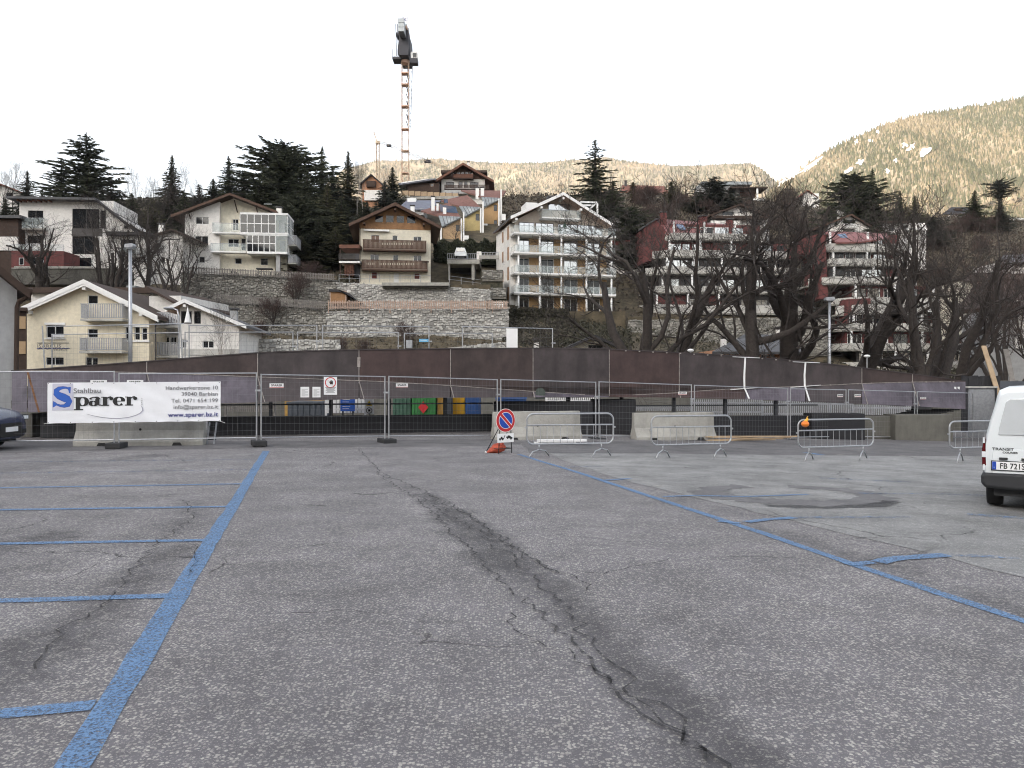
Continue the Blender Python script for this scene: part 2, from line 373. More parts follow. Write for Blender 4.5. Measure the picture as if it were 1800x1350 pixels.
# light resurfaced field on the right, dark strip along the fence, round trench patch
def flat_poly(name, px, up, mt, n=18, seed=3, jit=.05):
    rnd = random.Random(seed); P = [gp(*p) for p in px]; P = resample(P + [P[0]], .5)[:-1]
    P = [p + Vector((rnd.uniform(-jit, jit), rnd.uniform(-jit, jit), 0)) for p in P]
    import bmesh
    bm = bmesh.new(); vs_ = [bm.verts.new((p.x, p.y, 0)) for p in P]; bm.faces.new(vs_)
    bmesh.ops.triangulate(bm, faces=bm.faces[:])
    for _ in range(2):
        bmesh.ops.subdivide_edges(bm, edges=[e for e in bm.edges if e.calc_length() > 1.2], cuts=2, use_grid_fill=False)
        bmesh.ops.triangulate(bm, faces=bm.faces[:])
    for v in bm.verts: v.co.z = g(v.co.x, v.co.y) + up
    bm.normal_update()
    for f in bm.faces:
        if f.normal.z < 0: f.normal_flip()
    me = bpy.data.meshes.new(name); bm.to_mesh(me); bm.free(); me.materials.append(mt)
    return link(name, me, kind='structure')
flat_poly('resurfaced_asphalt', [(965,796),(1010,818),(1075,838),(1165,862),(1300,893),(1450,930),(1600,966),(1800,1018),(2050,1080),(2600,1090),(2600,800),(1800,797),(1300,796)], .004, M['asphalt_fine'])
flat_poly('asphalt_strip', [(915,776),(930,797),(1100,797),(1450,801),(1800,803),(2600,803),(2600,770),(1800,772),(1300,775)], .007, M['asphalt_strip'])
flat_poly('asphalt_strip', [(-500,778),(-500,796),(20,797),(150,792),(460,788),(860,784),(915,781),(915,772),(400,776)], .004, M['asphalt_strip'], seed=5)
def trench():
    mb = MB(); rnd = random.Random(4); c = gp(1392, 869); n = 72
    for i in range(n):
        t = 2 * math.pi * i / n
        ro = (1.55 + rnd.uniform(-.16, .14), 1.33 + rnd.uniform(-.12, .10)); ri = (1.02 + rnd.uniform(-.10, .10), .82 + rnd.uniform(-.10, .10))
        for (rx, ry), dx, dy in ((ri, .0, .08), (ro, 0, 0)):
            x = c.x + rx * math.cos(t) + dx; y = c.y + ry * math.sin(t) + dy
            mb.v.append((x, y, g(x, y) + .008)); mb.a.append(0)
    mb.f = [(2*i, 2*i+1, (2*i+3) % (2*n), (2*i+2) % (2*n)) for i in range(n) if not 14 < i < 22]
    mb.build('trench_patch', M['asphalt_patch'], kind='structure')
trench()
ribbon('trench_stain', [gp(1330,890), gp(1450,893), gp(1540,890), gp(1575,880)], .5, .010, M['tar'], fade=True, st=.2)
# blue bay lines
A0, A1 = gp(128, 1350), gp(468, 793); dl = (A1 - A0).normalized()
ribbon('parking_line', [A0 - dl * 3, A1], .165, .006, M['paint_blue'], jit=.004)
for i, (x0, y0, x1, y1, w, mt) in enumerate([(165,1241,-420,1296,.14,'paint_blue'),(300,1048,-420,1070,.135,'paint_blue'),(368,950,-420,964,.13,'paint_blue'),(403,891,-420,903,.13,'paint_blue'),
        (431,851,-420,865,.13,'paint_blue'),(448,826,-420,838,.12,'paint_faint'),(456,808,-420,817,.12,'paint_faint')]):
    ribbon('parking_line', [gp(x0, y0), gp(x1, y1)], w, .0075, M[mt], jit=.004, seed=i)
ribbon('parking_line', [gp(912,799), gp(1020,832), gp(1180,885), gp(1340,937), gp(1500,993), gp(1800,1093), gp(2300,1263)], .12, .006, M['paint_blue'], jit=.006)
for i, (pts, w, mt) in enumerate([([(985,822),(1060,820)],.1,'paint_faint'),([(1062,845),(1108,842)],.12,'paint_blue'),([(1165,874),(1220,872),(1310,874)],.1,'paint_blue'),([(1310,874),(1420,870)],.1,'paint_blue'),
        ([(1262,917),(1300,921)],.12,'paint_blue'),([(1312,919),(1350,914),(1396,911)],.15,'paint_blue'),([(1396,911),(1600,910)],.12,'paint_faint'),
        ([(1488,994),(1535,990)],.13,'paint_blue'),([(1543,990),(1580,982),(1665,977)],.17,'paint_blue'),([(1665,977),(1790,982)],.12,'paint_faint'),
        ([(1510,868),(1640,869),(1740,872)],.13,'paint_faint'),([(1440,841),(1600,848)],.15,'paint_faint'),([(1700,905),(1800,912)],.2,'paint_faint'),([(1415,796),(1445,800)],.25,'paint_blue')]):
    ribbon('parking_line', [gp(*p) for p in pts], w, .0115, M[mt], jit=.004, seed=40+i, st=.2)
# worn, darker seam running to the lower right and its cracks
def crk(pts, w=.022, seed=1, jit=.05): ribbon('pavement_crack', [gp(*p) for p in pts], w * .75, .0135, M['crack'], jit=jit, st=.11, seed=seed)
crk([(630,790),(655,815),(665,830),(740,862),(800,890),(850,925),(905,965),(960,1002)], .03, 1)
crk([(660,830),(700,858),(760,900),(800,945),(870,1010),(950,1080),(1030,1150),(1100,1230),(1200,1300),(1290,1370)], .028, 2)
crk([(760,880),(800,912),(835,930),(900,985),(960,1040),(1010,1100),(1080,1175),(1180,1270),(1260,1340)], .026, 31, .09)
crk([(745,868),(820,905),(870,940),(935,985),(975,1008)], .03, 32, .07)
crk([(900,1080),(905,1110),(990,1145),(1100,1225),(1150,1260),(1230,1330)], .018, 33, .06)
crk([(510,1080),(600,1075),(690,1082)], .014, 34, .03)
crk([(975,1008),(1060,1010),(1110,1000),(1180,983),(1300,980),(1400,982)], .018, 3, .03)
crk([(960,1002),(1000,1012),(1040,1030),(1030,1045)], .02, 4, .03)
crk([(325,880),(340,905),(310,935),(280,950),(205,1040),(165,1080),(110,1110),(60,1180)], .022, 5)
crk([(345,960),(345,985),(330,1015),(345,995),(420,995),(470,990)], .016, 6, .03)
crk([(100,1030),(160,1000),(260,960),(325,935)], .014, 7, .03)
crk([(1690,862),(1790,870)], .02, 8); crk([(740,800),(775,812),(760,806)], .014, 9)
for i, (x, y) in enumerate([(1470,800),(1580,802),(1600,804),(1620,803),(1150,856)]):
    ribbon('pale_rubble', [gp(x,y), gp(x+14,y)], .16, .016, M['dust'], fade=True, st=.07, seed=60+i)

# ------------------------------------------------------------------ terrain behind the car park
DS = [42, 60, 75, 88, 94, 105, 115, 130, 150, 180, 220, 300, 420]
ZT = {-600: [-.8,.5,2,5,8,12,15,21,30,38,42,36,0], 0: [-.8,.6,2,6,9,13.6,17,23,33,42,46,38,0], 300: [-.8,.6,2,5,8,14.5,17.3,24,35,44,47,38,0],
    570: [-.8,.6,2,4.5,7.5,14.0,16.8,24,34,43,47,38,0], 760: [-.8,.6,2,4.5,7.5,13.5,16.6,24,33.5,44,47,38,0], 890: [-.8,.6,2,4.2,7,11.3,15,23,33,44,47,38,0],
    1100: [-.8,.6,1.8,3.6,6,8.8,11.5,21,33,45,47,38,0], 1300: [-.8,.6,1.5,2.6,4.5,6.8,9.5,19.5,32,44,47,38,0], 1500: [-.9,.5,1.2,2,2.5,3.5,7,17,28,40,43,35,0],
    1800: [-.9,.5,1,1.6,2,2.6,6,15,26,39,42,34,0], 2500: [-.9,.5,1,1.6,2,2.6,6,15,26,39,42,34,0]}
PXS = sorted(ZT)
def hz(X, Y):
    px = 900 + F * X / max(Y, 1); px = min(max(px, PXS[0]), PXS[-1])
    i = max(k for k in range(len(PXS)) if PXS[k] <= px); j = min(i + 1, len(PXS) - 1)
    t = 0 if i == j else (px - PXS[i]) / (PXS[j] - PXS[i])
    a = np.interp(Y, DS, ZT[PXS[i]]); b = np.interp(Y, DS, ZT[PXS[j]])
    z = a + (b - a) * t
    if Y > 62: z += .7 * min(1, (Y - 62) / 40) * noise.noise((X * .09, Y * .09, 3)) 
    return float(z)
def hillside():
    mb = MB(); ys = [42, 46, 52] + list(np.arange(58, 126, 2.5)) + list(np.arange(126, 240, 5)) + [260, 300, 360, 420]; xs = np.linspace(-1, 1, 140)
    for y in ys:
        for u in xs:
            X = u * (90 + y * 1.15); mb.v.append((X, y, hz(X, y))); mb.a.append(0)
    n = len(xs); mb.f = [(j*n+i, j*n+i+1, (j+1)*n+i+1, (j+1)*n+i) for j in range(len(ys) - 1) for i in range(n - 1)]
    mb.build('hillside', M['grass_dry'], smooth=True, kind='structure')
hillside()
vf = MB(); vf.poly([(-9000,-9000,-4),(9000,-9000,-4),(9000,9000,-4),(-9000,9000,-4)]); vf.build('valley_floor', M['grass_dry'], kind='structure')

# ------------------------------------------------------------------ mountains and their forests
def mountain(name, ridge, Df, Dr, yfoot, nu, nt_, amp, seed, mt, back=700):
    px = np.linspace(ridge[0][0], ridge[-1][0], nu); ry = np.interp(px, [r[0] for r in ridge], [r[1] for r in ridge])
    G = np.zeros((nt_ + 4, nu, 3))
    for i in range(nu):
        for j in range(nt_ + 4):
            if j < nt_:
                t = j / (nt_ - 1); D = Df + (Dr - Df) * t; y = yfoot + (ry[i] - yfoot) * (t ** .85)
                p = at(px[i], y, D)
                k = amp * (.25 + min(1, 4 * t * (1.02 - t)))
                nz = noise.fractal((p.x * .0035 + seed, p.y * .0035, p.z * .002), .9, 2.1, 5)
                p.y += k * nz; p.z += .30 * k * nz * (1 - t) + (3.5 * noise.noise((px[i] * .09, seed, 0)) if j == nt_ - 1 else 0)
            else:
                q = G[nt_ - 1, i]; s = (j - nt_ + 1) / 4; p = Vector((q[0] * (1 + .1 * s), q[1] + back * s, q[2] * (1 - .5 * s)))
            G[j, i] = p
    mb = MB(); mb.v = [tuple(p) for row in G for p in row]; mb.a = [0] * len(mb.v)
    mb.f = [(j*nu+i, j*nu+i+1, (j+1)*nu+i+1, (j+1)*nu+i) for j in range(nt_ + 3) for i in range(nu - 1)]
    mb.build(name, mt, smooth=True, kind='structure')
    return G[:nt_]
def forest(name, label, G, n, hgt, seed, mt, holes=(), skip=0.0):
    rng = np.random.default_rng(seed); nt_, nu, _ = G.shape
    u = rng.random(n) * (nu - 1.001); t = (rng.random(n) ** .8) * (nt_ - 1.001); i = u.astype(int); j = t.astype(int); fu = (u - i)[:, None]; ft = (t - j)[:, None]
    P = (G[j, i] * (1-fu) + G[j, i+1] * fu) * (1-ft) + (G[j+1, i] * (1-fu) + G[j+1, i+1] * fu) * ft
    px = 900 + F * P[:, 0] / P[:, 1]; py = 675 - F * (P[:, 2] - HC) / P[:, 1]; keep = np.ones(n, bool)
    for (cx, cy, rx, ry, sl) in holes: keep &= (((px - cx) / rx) ** 2 + ((py - cy - sl * (px - cx)) / ry) ** 2) > 1
    P = P[keep]; px = px[keep]; py = py[keep]; n = len(P)
    h = hgt * (.55 + .6 * rng.random(n)); r = h * (.16 + .08 * rng.random(n)); K = 5
    patch = np.array([noise.noise((float(p[0]) * .006, float(p[2]) * .009, seed)) for p in P])
    larch = (patch + .35 * rng.standard_normal(n) > .12)
    val = np.where(larch, .62 + .38 * rng.random(n), .38 * rng.random(n))
    ang = rng.random(n) * 6.28; V = np.zeros((n, K + 1, 3))
    for k in range(K):
        a = ang + 2 * math.pi * k / K; V[:, k, 0] = P[:, 0] + r * np.cos(a); V[:, k, 1] = P[:, 1] + r * np.sin(a); V[:, k, 2] = P[:, 2] - .05 * h
    V[:, K] = P; V[:, K, 2] += h
    base = (np.arange(n) * (K + 1))[:, None]
    tri = np.array([[k, (k + 1) % K, K] for k in range(K)]).reshape(1, -1)
    I = (base + tri).reshape(-1).astype(np.int32); nf = n * K
    me = bpy.data.meshes.new(name); me.vertices.add(n * (K + 1)); me.vertices.foreach_set('co', V.reshape(-1))
    me.loops.add(nf * 3); me.loops.foreach_set('vertex_index', I); me.polygons.add(nf)
    me.polygons.foreach_set('loop_start', np.arange(0, nf * 3, 3, dtype=np.int32)); me.polygons.foreach_set('loop_total', np.full(nf, 3, np.int32))
    at_ = me.attributes.new('a', 'FLOAT', 'POINT'); at_.data.foreach_set('value', np.repeat(val, K + 1).astype(np.float32))
    me.materials.append(mt); me.update(calc_edges=True); me.validate()
    link(name, me, kind='stuff', label=label, cat='forest')
def ramp_mat(name, stops):
    m = bpy.data.materials.new(name); m.use_nodes = True; N = m.node_tree.nodes; L = m.node_tree.links; b = N['Principled BSDF']; b.inputs['Roughness'].default_value = .95; b.inputs['Specular IOR Level'].default_value = .1
    an = N.new('ShaderNodeAttribute'); an.attribute_name = 'a'; cr = N.new('ShaderNodeValToRGB'); e = cr.color_ramp.elements
    while len(e) < len(stops): e.new(.5)
    for k, (p, c) in enumerate(stops): e[k].position = p; e[k].color = (*c, 1)
    L.new(an.outputs['Fac'], cr.inputs[0]); L.new(cr.outputs[0], b.inputs['Base Color']); M[name] = m
ramp_mat('forest', [(0, (.050,.052,.034)), (.38, (.095,.092,.055)), (.6, (.155,.125,.085)), (1, (.215,.172,.12))])
ramp_mat('forest_near', [(0, (.042,.046,.026)), (.38, (.078,.076,.044)), (.6, (.112,.094,.060)), (1, (.155,.128,.086))])
SNOW = [(1625,268,11,8,-.6),(1602,259,9,5,-.5),(1590,255,5,5,0),(1512,286,9,5,-.2),(1495,298,10,5,-.5),(1560,300,4,4,0),(1574,283,4,4,0),(1424,292,24,7,-.62),(1394,308,14,6,-.6),(1376,320,9,5,-.6),(1505,250,4,4,0),(1530,247,5,3,0),(1543,232,3,4,0)]
GR = mountain('mountain', [(1330,372),(1372,316),(1400,300),(1450,268),(1500,246),(1560,219),(1620,203),(1680,189),(1740,180),(1800,170),(1880,156),(2000,140),(2300,150),(2700,190),(3300,280)], 1250, 2300, 560, 230, 44, 95, 3, M['rock_far'])
forest('forest', 'sunlit larch and pine forest covering the steep mountain on the right', GR, 72000, 14, 5, M['forest_near'], SNOW)
GC = mountain('mountain', [(-250,430),(350,415),(500,385),(560,340),(605,296),(660,281),(760,281),(850,284),(930,288),(1000,284),(1040,281),(1070,275),(1110,283),(1200,291),(1260,287),(1320,287),(1345,298),(1370,322),(1420,352)], 2500, 4000, 520, 150, 36, 120, 8, M['rock_far'], back=1200)
forest('forest', 'pale sunlit forest on the distant ridge behind the houses', GC, 40000, 16, 6, M['forest'], [(736,295,14,4,.1),(1180,293,5,3,0),(1240,290,6,3,0)])
mountain('mountain', [(1180,330),(1290,300),(1340,284),(1372,279),(1400,288),(1440,310),(1500,330)], 5600, 7000, 480, 60, 20, 160, 5, M['snow'], back=1500)
def snow_patch(cx, cy, rx, ry, sl, i):
    # lay the patch on the mountain surface where it lies
    nt_, nu, _ = GR.shape; q = GR.reshape(-1, 3); px = 900 + F * q[:, 0] / q[:, 1]; py = 675 - F * (q[:, 2] - HC) / q[:, 1]
    mb = MB(); rnd = random.Random(i); n = 14; pts = []
    def surf(x, y):
        d = (px - x) ** 2 + (py - y) ** 2; k = np.argsort(d)[:5]; w = 1 / (d[k] + 4); return at(x, y, float((q[k, 1] * w).sum() / w.sum()) - 9)
    c = surf(cx, cy)
    for k in range(n):
        t = 2 * math.pi * k / n; rr = rnd.uniform(.35, 1.3); x = cx + rx * rr * math.cos(t); pts.append(surf(x, cy + ry * rr * math.sin(t) + sl * (x - cx)))
    mb.add([c] + pts, [(0, k + 1, (k + 1) % n + 1) for k in range(n)])
    mb.build('snow_patch', M['snow'], kind='structure')
for i, s in enumerate(SNOW): snow_patch(*s, i)
def back_mountain():   # the valley side behind the photographer that keeps the town in shade
    mb = MB(); azs = np.linspace(-100, 115, 90); rs = [420, 560, 700, 820, 900, 1000, 1200, 1600]
    prof = [0, .22, .5, .82, 1, .9, .7, .3]
    for a in azs:                    # degrees left of straight behind
        H = np.interp(a, [-100, -60, -20, 0, 12, 22, 45, 80, 115], [120, 130, 140, 150, 210, 400, 430, 430, 300]) * (1 + .10 * noise.noise((a * .07, 2, 0)) + .05 * noise.noise((a * .3, 5, 0)))
        for r, k in zip(rs, prof):
            rr = r * (1 + .06 * noise.noise((a * .05, r * .01, 1)))
            mb.v.append((-rr * math.sin(R(a)), -rr * math.cos(R(a)), -5 + H * k)); mb.a.append(0)
    n = len(rs); mb.f = [(i*n+j, i*n+j+1, (i+1)*n+j+1, (i+1)*n+j) for i in range(len(azs) - 1) for j in range(n - 1)]
    mb.build('mountain', M['rock_far'], smooth=True, kind='structure')
back_mountain()
# ------------------------------------------------------------------ the steel bridge girder lying behind the fence
GA, GB = Vector(((20 - 900) / F * 24.5, 24.5, 0)), Vector(((1709 - 900) / F * 32.0, 32.0, 0))
gu = (GB - GA).normalized(); gn = Vector((gu.y, -gu.x, 0))      # gn points to the camera
if gn.y > 0: gn = -gn
def gline(px, off=0.0):                                         # point of the girder face seen at photo column px
    k = (px - 900) / F; A = GA + gn * off; s = (k * A.y - A.x) / (gu.x - k * gu.y); return A + gu * s
def gpt(px, py, off=0.0):
    p = gline(px, off); return Vector((p.x, p.y, HC + (675 - py) / F * p.y))
TOP = ([20,60,120,250,400,453,555,631,780,937,1050,1197,1310,1417,1515,1622,1698],[652,649.5,645,636,624,620,616.5,615,613,612,613,620,626.7,635.5,646.6,659.5,670])
RID = ([20,60,258,462,573,678,780,937,1065,1190,1232,1283,1414,1515,1604,1698],[653,651,655,663,667,671,677,688,696.5,690.7,687,684,679,674,671.5,671])
BOT = ([20,130,391,504,575,667,780,1050,1070,1194,1314,1423,1489,1611,1709],[725,723,709,705,703,701,699,698,698,699,702,706,709,714,720])
def yv(T, x): return float(np.interp(x, T[0], T[1]))
bridge = empty('bridge_girder', gline(900), label='long rusty brown steel bridge girder with tapering ends lying behind the mesh fence', cat='bridge girder')
def child_mesh(mb, name, m, parent, **k):                       # world coordinates into the parent's frame
    o = parent.location; mb.v = [(x - o.x, y - o.y, z - o.z) for x, y, z in mb.v]; return mb.build(name, m, parent, **k)
SEAMS = [20, 48, 258, 453, 631, 792, 937, 1071, 1194, 1310, 1416, 1515, 1604, 1698]
UPM = ['girder_violet','girder_brown','girder_brown','girder_grey','girder_red','girder_brown','girder_grey','girder_red','girder_grey','girder_grey','girder_grey','girder_brown','girder_brown']
LOM = ['girder_violet','girder_violet','girder_violet','girder_grey','girder_grey','girder_grey','girder_violet','girder_red','girder_red','girder_violet','girder_grey','girder_violet','girder_violet']
def lo_off(x): return .10 + .45 * abs(x - 1068) / 640
for i, (a, b) in enumerate(zip(SEAMS, SEAMS[1:])):
    n = max(2, int((b - a) / 25)); xs = [a + .8 + (b - a - 1.6) * k / n for k in range(n + 1)]
    up = MB(); lo = MB()
    for k in range(n):
        x0, x1 = xs[k], xs[k+1]
        for mbx, T0, T1, o0, o1 in ((up, TOP, RID, 0, 0), (lo, RID, BOT, 0, 1)):
            q = []
            for x in (x0, x1):
                c0, c1 = o0 * lo_off(x), o1 * lo_off(x)
                ya, yb = yv(T0, x), max(yv(T0, x) + .6, yv(T1, x))
                q.append((gpt(x, ya, c0), gpt(x, yb, c1)))
            th = -gn * .03
            f0 = [q[0][0], q[1][0], q[1][1], q[0][1]]; bk = [p + th for p in f0]
            mbx.add(f0 + bk, [(3,2,1,0),(4,5,6,7),(0,1,5,4),(2,3,7,6)] + ([(0,4,7,3)] if k == 0 else []) + ([(1,2,6,5)] if k == n-1 else []))
    child_mesh(up, 'web_plate', M[UPM[i]], bridge)
    child_mesh(lo, 'skirt_plate', M[LOM[i]], bridge)
fl = MB()                                                       # top edge flange, ridge weld, deck, far web
xs = list(range(20, 1700, 28))
for a, b in zip(xs, xs[1:]):
    fl.bar(gpt(a, yv(TOP, a) - .2), gpt(b, yv(TOP, b) - .2), .06, .035)
child_mesh(fl, 'top_flange', M['girder_grey'], bridge)
for lo_x, hi_x in ((20, 1038), (1098, 1700)):
    rw = MB(); rx = [x for x in xs if lo_x <= x <= hi_x]
    rw.tube([gpt(a, yv(RID, a), .015) for a in rx], .013, 5); child_mesh(rw, 'ridge_weld', M['weld'], bridge)
for a in SEAMS[1:-1]:
    s = MB(); r = yv(RID, a); t = yv(TOP, a)
    if r - t > 3: s.bar(gpt(a, t + .5, .012), gpt(a, r, .012), .022 if a != 48 else .05, .02)
    if yv(BOT, a) - r > 3: s.bar(gpt(a, r, .012), gpt(a + (yv(BOT, a) - r) * .28, yv(BOT, a), lo_off(a) + .012), .022 if a != 48 else .05, .02)
    child_mesh(s, 'weld_seam', M['rust' if a in (48,) else 'weld'], bridge)
def chalk_mark(pts, w, off):
    s = MB()
    for a, b in zip(pts, pts[1:]): s.bar(gpt(a[0], a[1], off(a)), gpt(b[0], b[1], off(b)), w, .02)
    child_mesh(s, 'chalk_mark', M['chalk'], bridge)
for x in (1310, 1416):
    r = yv(RID, x); o0 = lambda p: .028
    chalk_mark([(x, yv(TOP, x) + 1), (x - 2, r - 20), (x - 1.5, r)], .06, o0)
    chalk_mark([(x - 22, yv(TOP, x) + .5), (x + 25, yv(TOP, x) + 2.5)], .04, lambda p: .035)
    chalk_mark([(x - 26, r + 2), (x, r), (x + 26, r - 2)], .09, lambda p: .035)
    chalk_mark([(x - 1, r), (x + 7, yv(BOT, x) - 1)], .06, lambda p, r=r, x=x: .03 + lo_off(x) * max(0, (p[1] - r)) / (yv(BOT, x) - r))
for k, a in enumerate((632,)):
    s = MB(); s.bar(gpt(631, 628, .016), gpt(630.5, 645, .016), .10, .02); child_mesh(s, 'chalk_mark', M['weld'], bridge)
dk = MB()                                                       # deck between the two webs, end plates
for a, b in zip(xs, xs[1:]):
    def dz(x): return gpt(x, yv(BOT, x), 0).z + .12
    p, q = gline(a), gline(b); za, zb = dz(a), dz(b); w = -gn * 2.6
    dk.add([Vector((p.x,p.y,za)), Vector((q.x,q.y,zb)), Vector((q.x,q.y,zb))+w, Vector((p.x,p.y,za))+w,
            Vector((p.x,p.y,za+.25)), Vector((q.x,q.y,zb+.25)), Vector((q.x,q.y,zb+.25))+w, Vector((p.x,p.y,za+.25))+w],
            [(0,3,2,1),(4,5,6,7),(0,1,5,4),(2,3,7,6),(1,2,6,5),(3,0,4,7)])
child_mesh(dk, 'deck', M['girder_brown'], bridge)
fw = MB()
for a, b in zip(xs, xs[1:]):
    w = -gn * 2.62; dpt = [gpt(a, yv(BOT, a)), gpt(b, yv(BOT, b)), gpt(b, yv(TOP, b)), gpt(a, yv(TOP, a))]
    fr = [p + w for p in dpt]; bk = [p + w * 1.012 for p in dpt]
    fw.add(fr + bk, [(0,1,2,3),(7,6,5,4),(3,2,6,7),(1,0,4,5)])
child_mesh(fw, 'far_web', M['girder_grey'], bridge)
lg = MB(); lp = gpt(950, 690, .12)                              # lifting lug
lug = [(lp + gu * (.17 * math.cos(t)) + Vector((0, 0, .17 * math.sin(t)))) for t in np.linspace(0, math.pi, 9)] + [lp - gu * .17 - Vector((0,0,.22)), lp + gu * .17 - Vector((0,0,.22))]
inn = [(lp + gu * (.06 * math.cos(t)) + Vector((0, 0, .03 + .06 * math.sin(t)))) for t in np.linspace(0, 2 * math.pi, 12)[:-1]]
lg.add(lug + [p - gn * .05 for p in lug], [tuple(range(11)), tuple(range(21, 10, -1))] + [(i, i + 11, (i + 1) % 11 + 11, (i + 1) % 11) for i in range(11)])
lo_ = child_mesh(lg, 'lifting_lug', M['lug_green'], bridge)
ho = MB(); ho.add([p + gn * .006 for p in inn], [tuple(range(11))]); child_mesh(ho, 'lug_hole', M['print_black'], lo_)
ho_o = [o for o in bpy.data.objects if o.name.startswith('lug_hole')][0]; ho_o.location = tuple(-c for c in bridge.location) if False else (0,0,0)
ho_o.data.transform(Matrix.Translation(Vector((0,0,0))))
for x in (1679, 1685):
    s = MB(); p = gpt(x, 683, lo_off(x) * .2 + .03); s.box(p.x - .04, p.y - .01, p.z - .07, p.x + .04, p.y + .01, p.z + .07); child_mesh(s, 'chalk_mark', M['chalk'], bridge)
# bolts along the right hand skirt edge
for x in range(1100, 1700, 24):
    s = MB(); p = gpt(x, yv(RID, x) if x > 1400 else yv(TOP, x) + 1.2, .03); s.box(p.x - .025, p.y - .02, p.z - .02, p.x + .025, p.y + .02, p.z + .02); child_mesh(s, 'clamp', M['weld'], bridge)

# ------------------------------------------------------------------ what the girder stands on and what stands under it
def block(name, x0, x1, ytop, D, dep, m, label, cat, rz=0.0, bev=.03, zb=None):
    p0, p1 = gx(x0, D), gx(x1, D); w = abs(p1.x - p0.x); zt = HC + (675 - ytop) / F * D; c = (p0 + p1) / 2; zg = min(p0.z, p1.z) if zb is None else zb
    mb = MB(); mb.box(-w/2, 0, 0, w/2, dep, zt - zg); o = mb.build(name, m, label=label, cat=cat); o.location = (c.x, D, zg); o.rotation_euler.z = rz; return bevel(o, bev)
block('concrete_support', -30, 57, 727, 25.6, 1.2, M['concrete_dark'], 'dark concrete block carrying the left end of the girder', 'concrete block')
block('steel_support', 70, 132, 725, 25.4, 1.0, M['dark_steel'], 'dark panelled steel trestle under the left girder end beside the banner', 'trestle')
block('steel_trestle', 868, 1042, 706, 28.4, .9, M['black_steel'], 'black steel trestle stack under the lifting lug', 'trestle')
block('steel_trestle', 1042, 1118, 702, 28.9, .9, M['black_steel'], 'tall black steel trestle right of the lifting lug', 'trestle')
block('timber_stack', 1427, 1521, 727, 29.6, .9, M['black_steel'], 'dark corrugated box under the girder behind the barrier with the orange lamp', 'box')
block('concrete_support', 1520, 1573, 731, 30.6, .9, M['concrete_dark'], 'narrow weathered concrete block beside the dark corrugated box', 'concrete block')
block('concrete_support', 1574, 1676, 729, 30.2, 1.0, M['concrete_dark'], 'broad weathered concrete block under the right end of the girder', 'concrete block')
tim = empty('timber_bearers', gpt(1625, 722, -.3), label='loose black beams stacked on the broad concrete block under the girder', cat='timber')
for k in range(4):
    m_ = MB(); m_.box(-1.1 + .2 * k, -.3, -.14 + .055 * k, .5 + .25 * k, .1, -.095 + .055 * k); m_.build('beam', M['black_steel'], tim)
wh = empty('bearing_plate', gpt(1622, 716, .0), label='small pale steel bearing plate between girder and beams', cat='bearing plate')
m_ = MB(); m_.box(-.3, -.1, -.08, .3, .3, .05); m_.build('plate', M['galv_dull'], wh)
# guard wall with railing behind the girder
def guard(xa, Da, xb, Db, ztop, label, label2, post_px, mrail='dark_steel'):
    pa, pb = gx(xa, Da), gx(xb, Db); c = (pa + pb) / 2; L_ = (pb - pa).length; rz = math.atan2(pb.y - pa.y, pb.x - pa.x)
    zb = min(pa.z, pb.z) - .1
    mb = MB(); mb.box(-L_/2, 0, 0, L_/2, .35, ztop - zb); w = mb.build('retaining_wall', M['black_steel'], label=label, cat='wall'); w.location = (c.x, c.y, zb); w.rotation_euler.z = rz
    rl = empty('railing', (c.x, c.y, ztop), rz, label=label2, cat='railing')
    for h in (.40, .78):
        t = MB(); t.box(-L_/2, .1, h - .025, L_/2, .16, h + .025); t.build('rail', M[mrail], rl)
    for k in range(int(L_ / 2) + 1):
        t = MB(); t.box(-L_/2 + 2*k - .06, .08, -.02, -L_/2 + 2*k + .06, .2, .8); t.build('post', M[mrail], rl)
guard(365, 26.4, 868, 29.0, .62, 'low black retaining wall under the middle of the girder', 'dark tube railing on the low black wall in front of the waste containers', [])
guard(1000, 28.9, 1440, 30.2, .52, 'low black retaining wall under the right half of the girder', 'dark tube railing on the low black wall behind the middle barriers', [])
def container(name, x0, x1, D, h, m, label, ribs=8, dep=2.0, zb=-.8):
    X0, X1 = (x0 - 900) / F * D, (x1 - 900) / F * D; w = X1 - X0
    r = empty(name, ((X0 + X1) / 2, D, zb), label=label, cat='container')
    b = MB(); b.box(-w/2, .04, .05, w/2, dep, h); b.build('tub', M[m], r)
    for k in range(ribs):
        t = MB(); xx = -w/2 + w * (k + .5) / ribs; t.box(xx - w/ribs*.26, 0, .1, xx + w/ribs*.26, .04, h - .12); t.build('rib', M[m], r)
    t = MB(); t.box(-w/2 - .03, -.03, h - .1, w/2 + .03, .04, h); t.build('rim', M[m], r)
    return r
container('waste_container', 505, 566, 33.5, 1.78, 'bin_grey', 'low grey waste container under an ochre one behind the railing', 6)
container('waste_container', 500, 568, 36.0, 2.6, 'bin_yellow', 'ochre waste container above the grey one left of the white fence panel', 9)
container('waste_container', 690, 722, 34.5, 2.5, 'bin_dgreen', 'dull dark green waste container left of the bright green one', 5)
gc = container('waste_container', 724, 766, 34.0, 2.5, 'bin_green', 'bright green waste container with a red diamond sign', 8)
dm = MB(); dm.add([(-.02,-.05,1.26),(.2,-.05,1.52),(-.02,-.05,1.78),(-.24,-.05,1.52)], [(0,1,2,3)]); dm.build('diamond_sign', M['print_red'], gc)
container('waste_container', 768, 781, 34.2, 2.4, 'bin_yellow', 'narrow tan container right of the bright green one', 2)
container('waste_container', 783, 794, 33.8, 2.2, 'bin_grey', 'narrow slate grey container between tan and orange ones', 2)
container('waste_container', 795, 817, 34.4, 2.4, 'yellow_plastic', 'small orange container left of the blue one', 4)
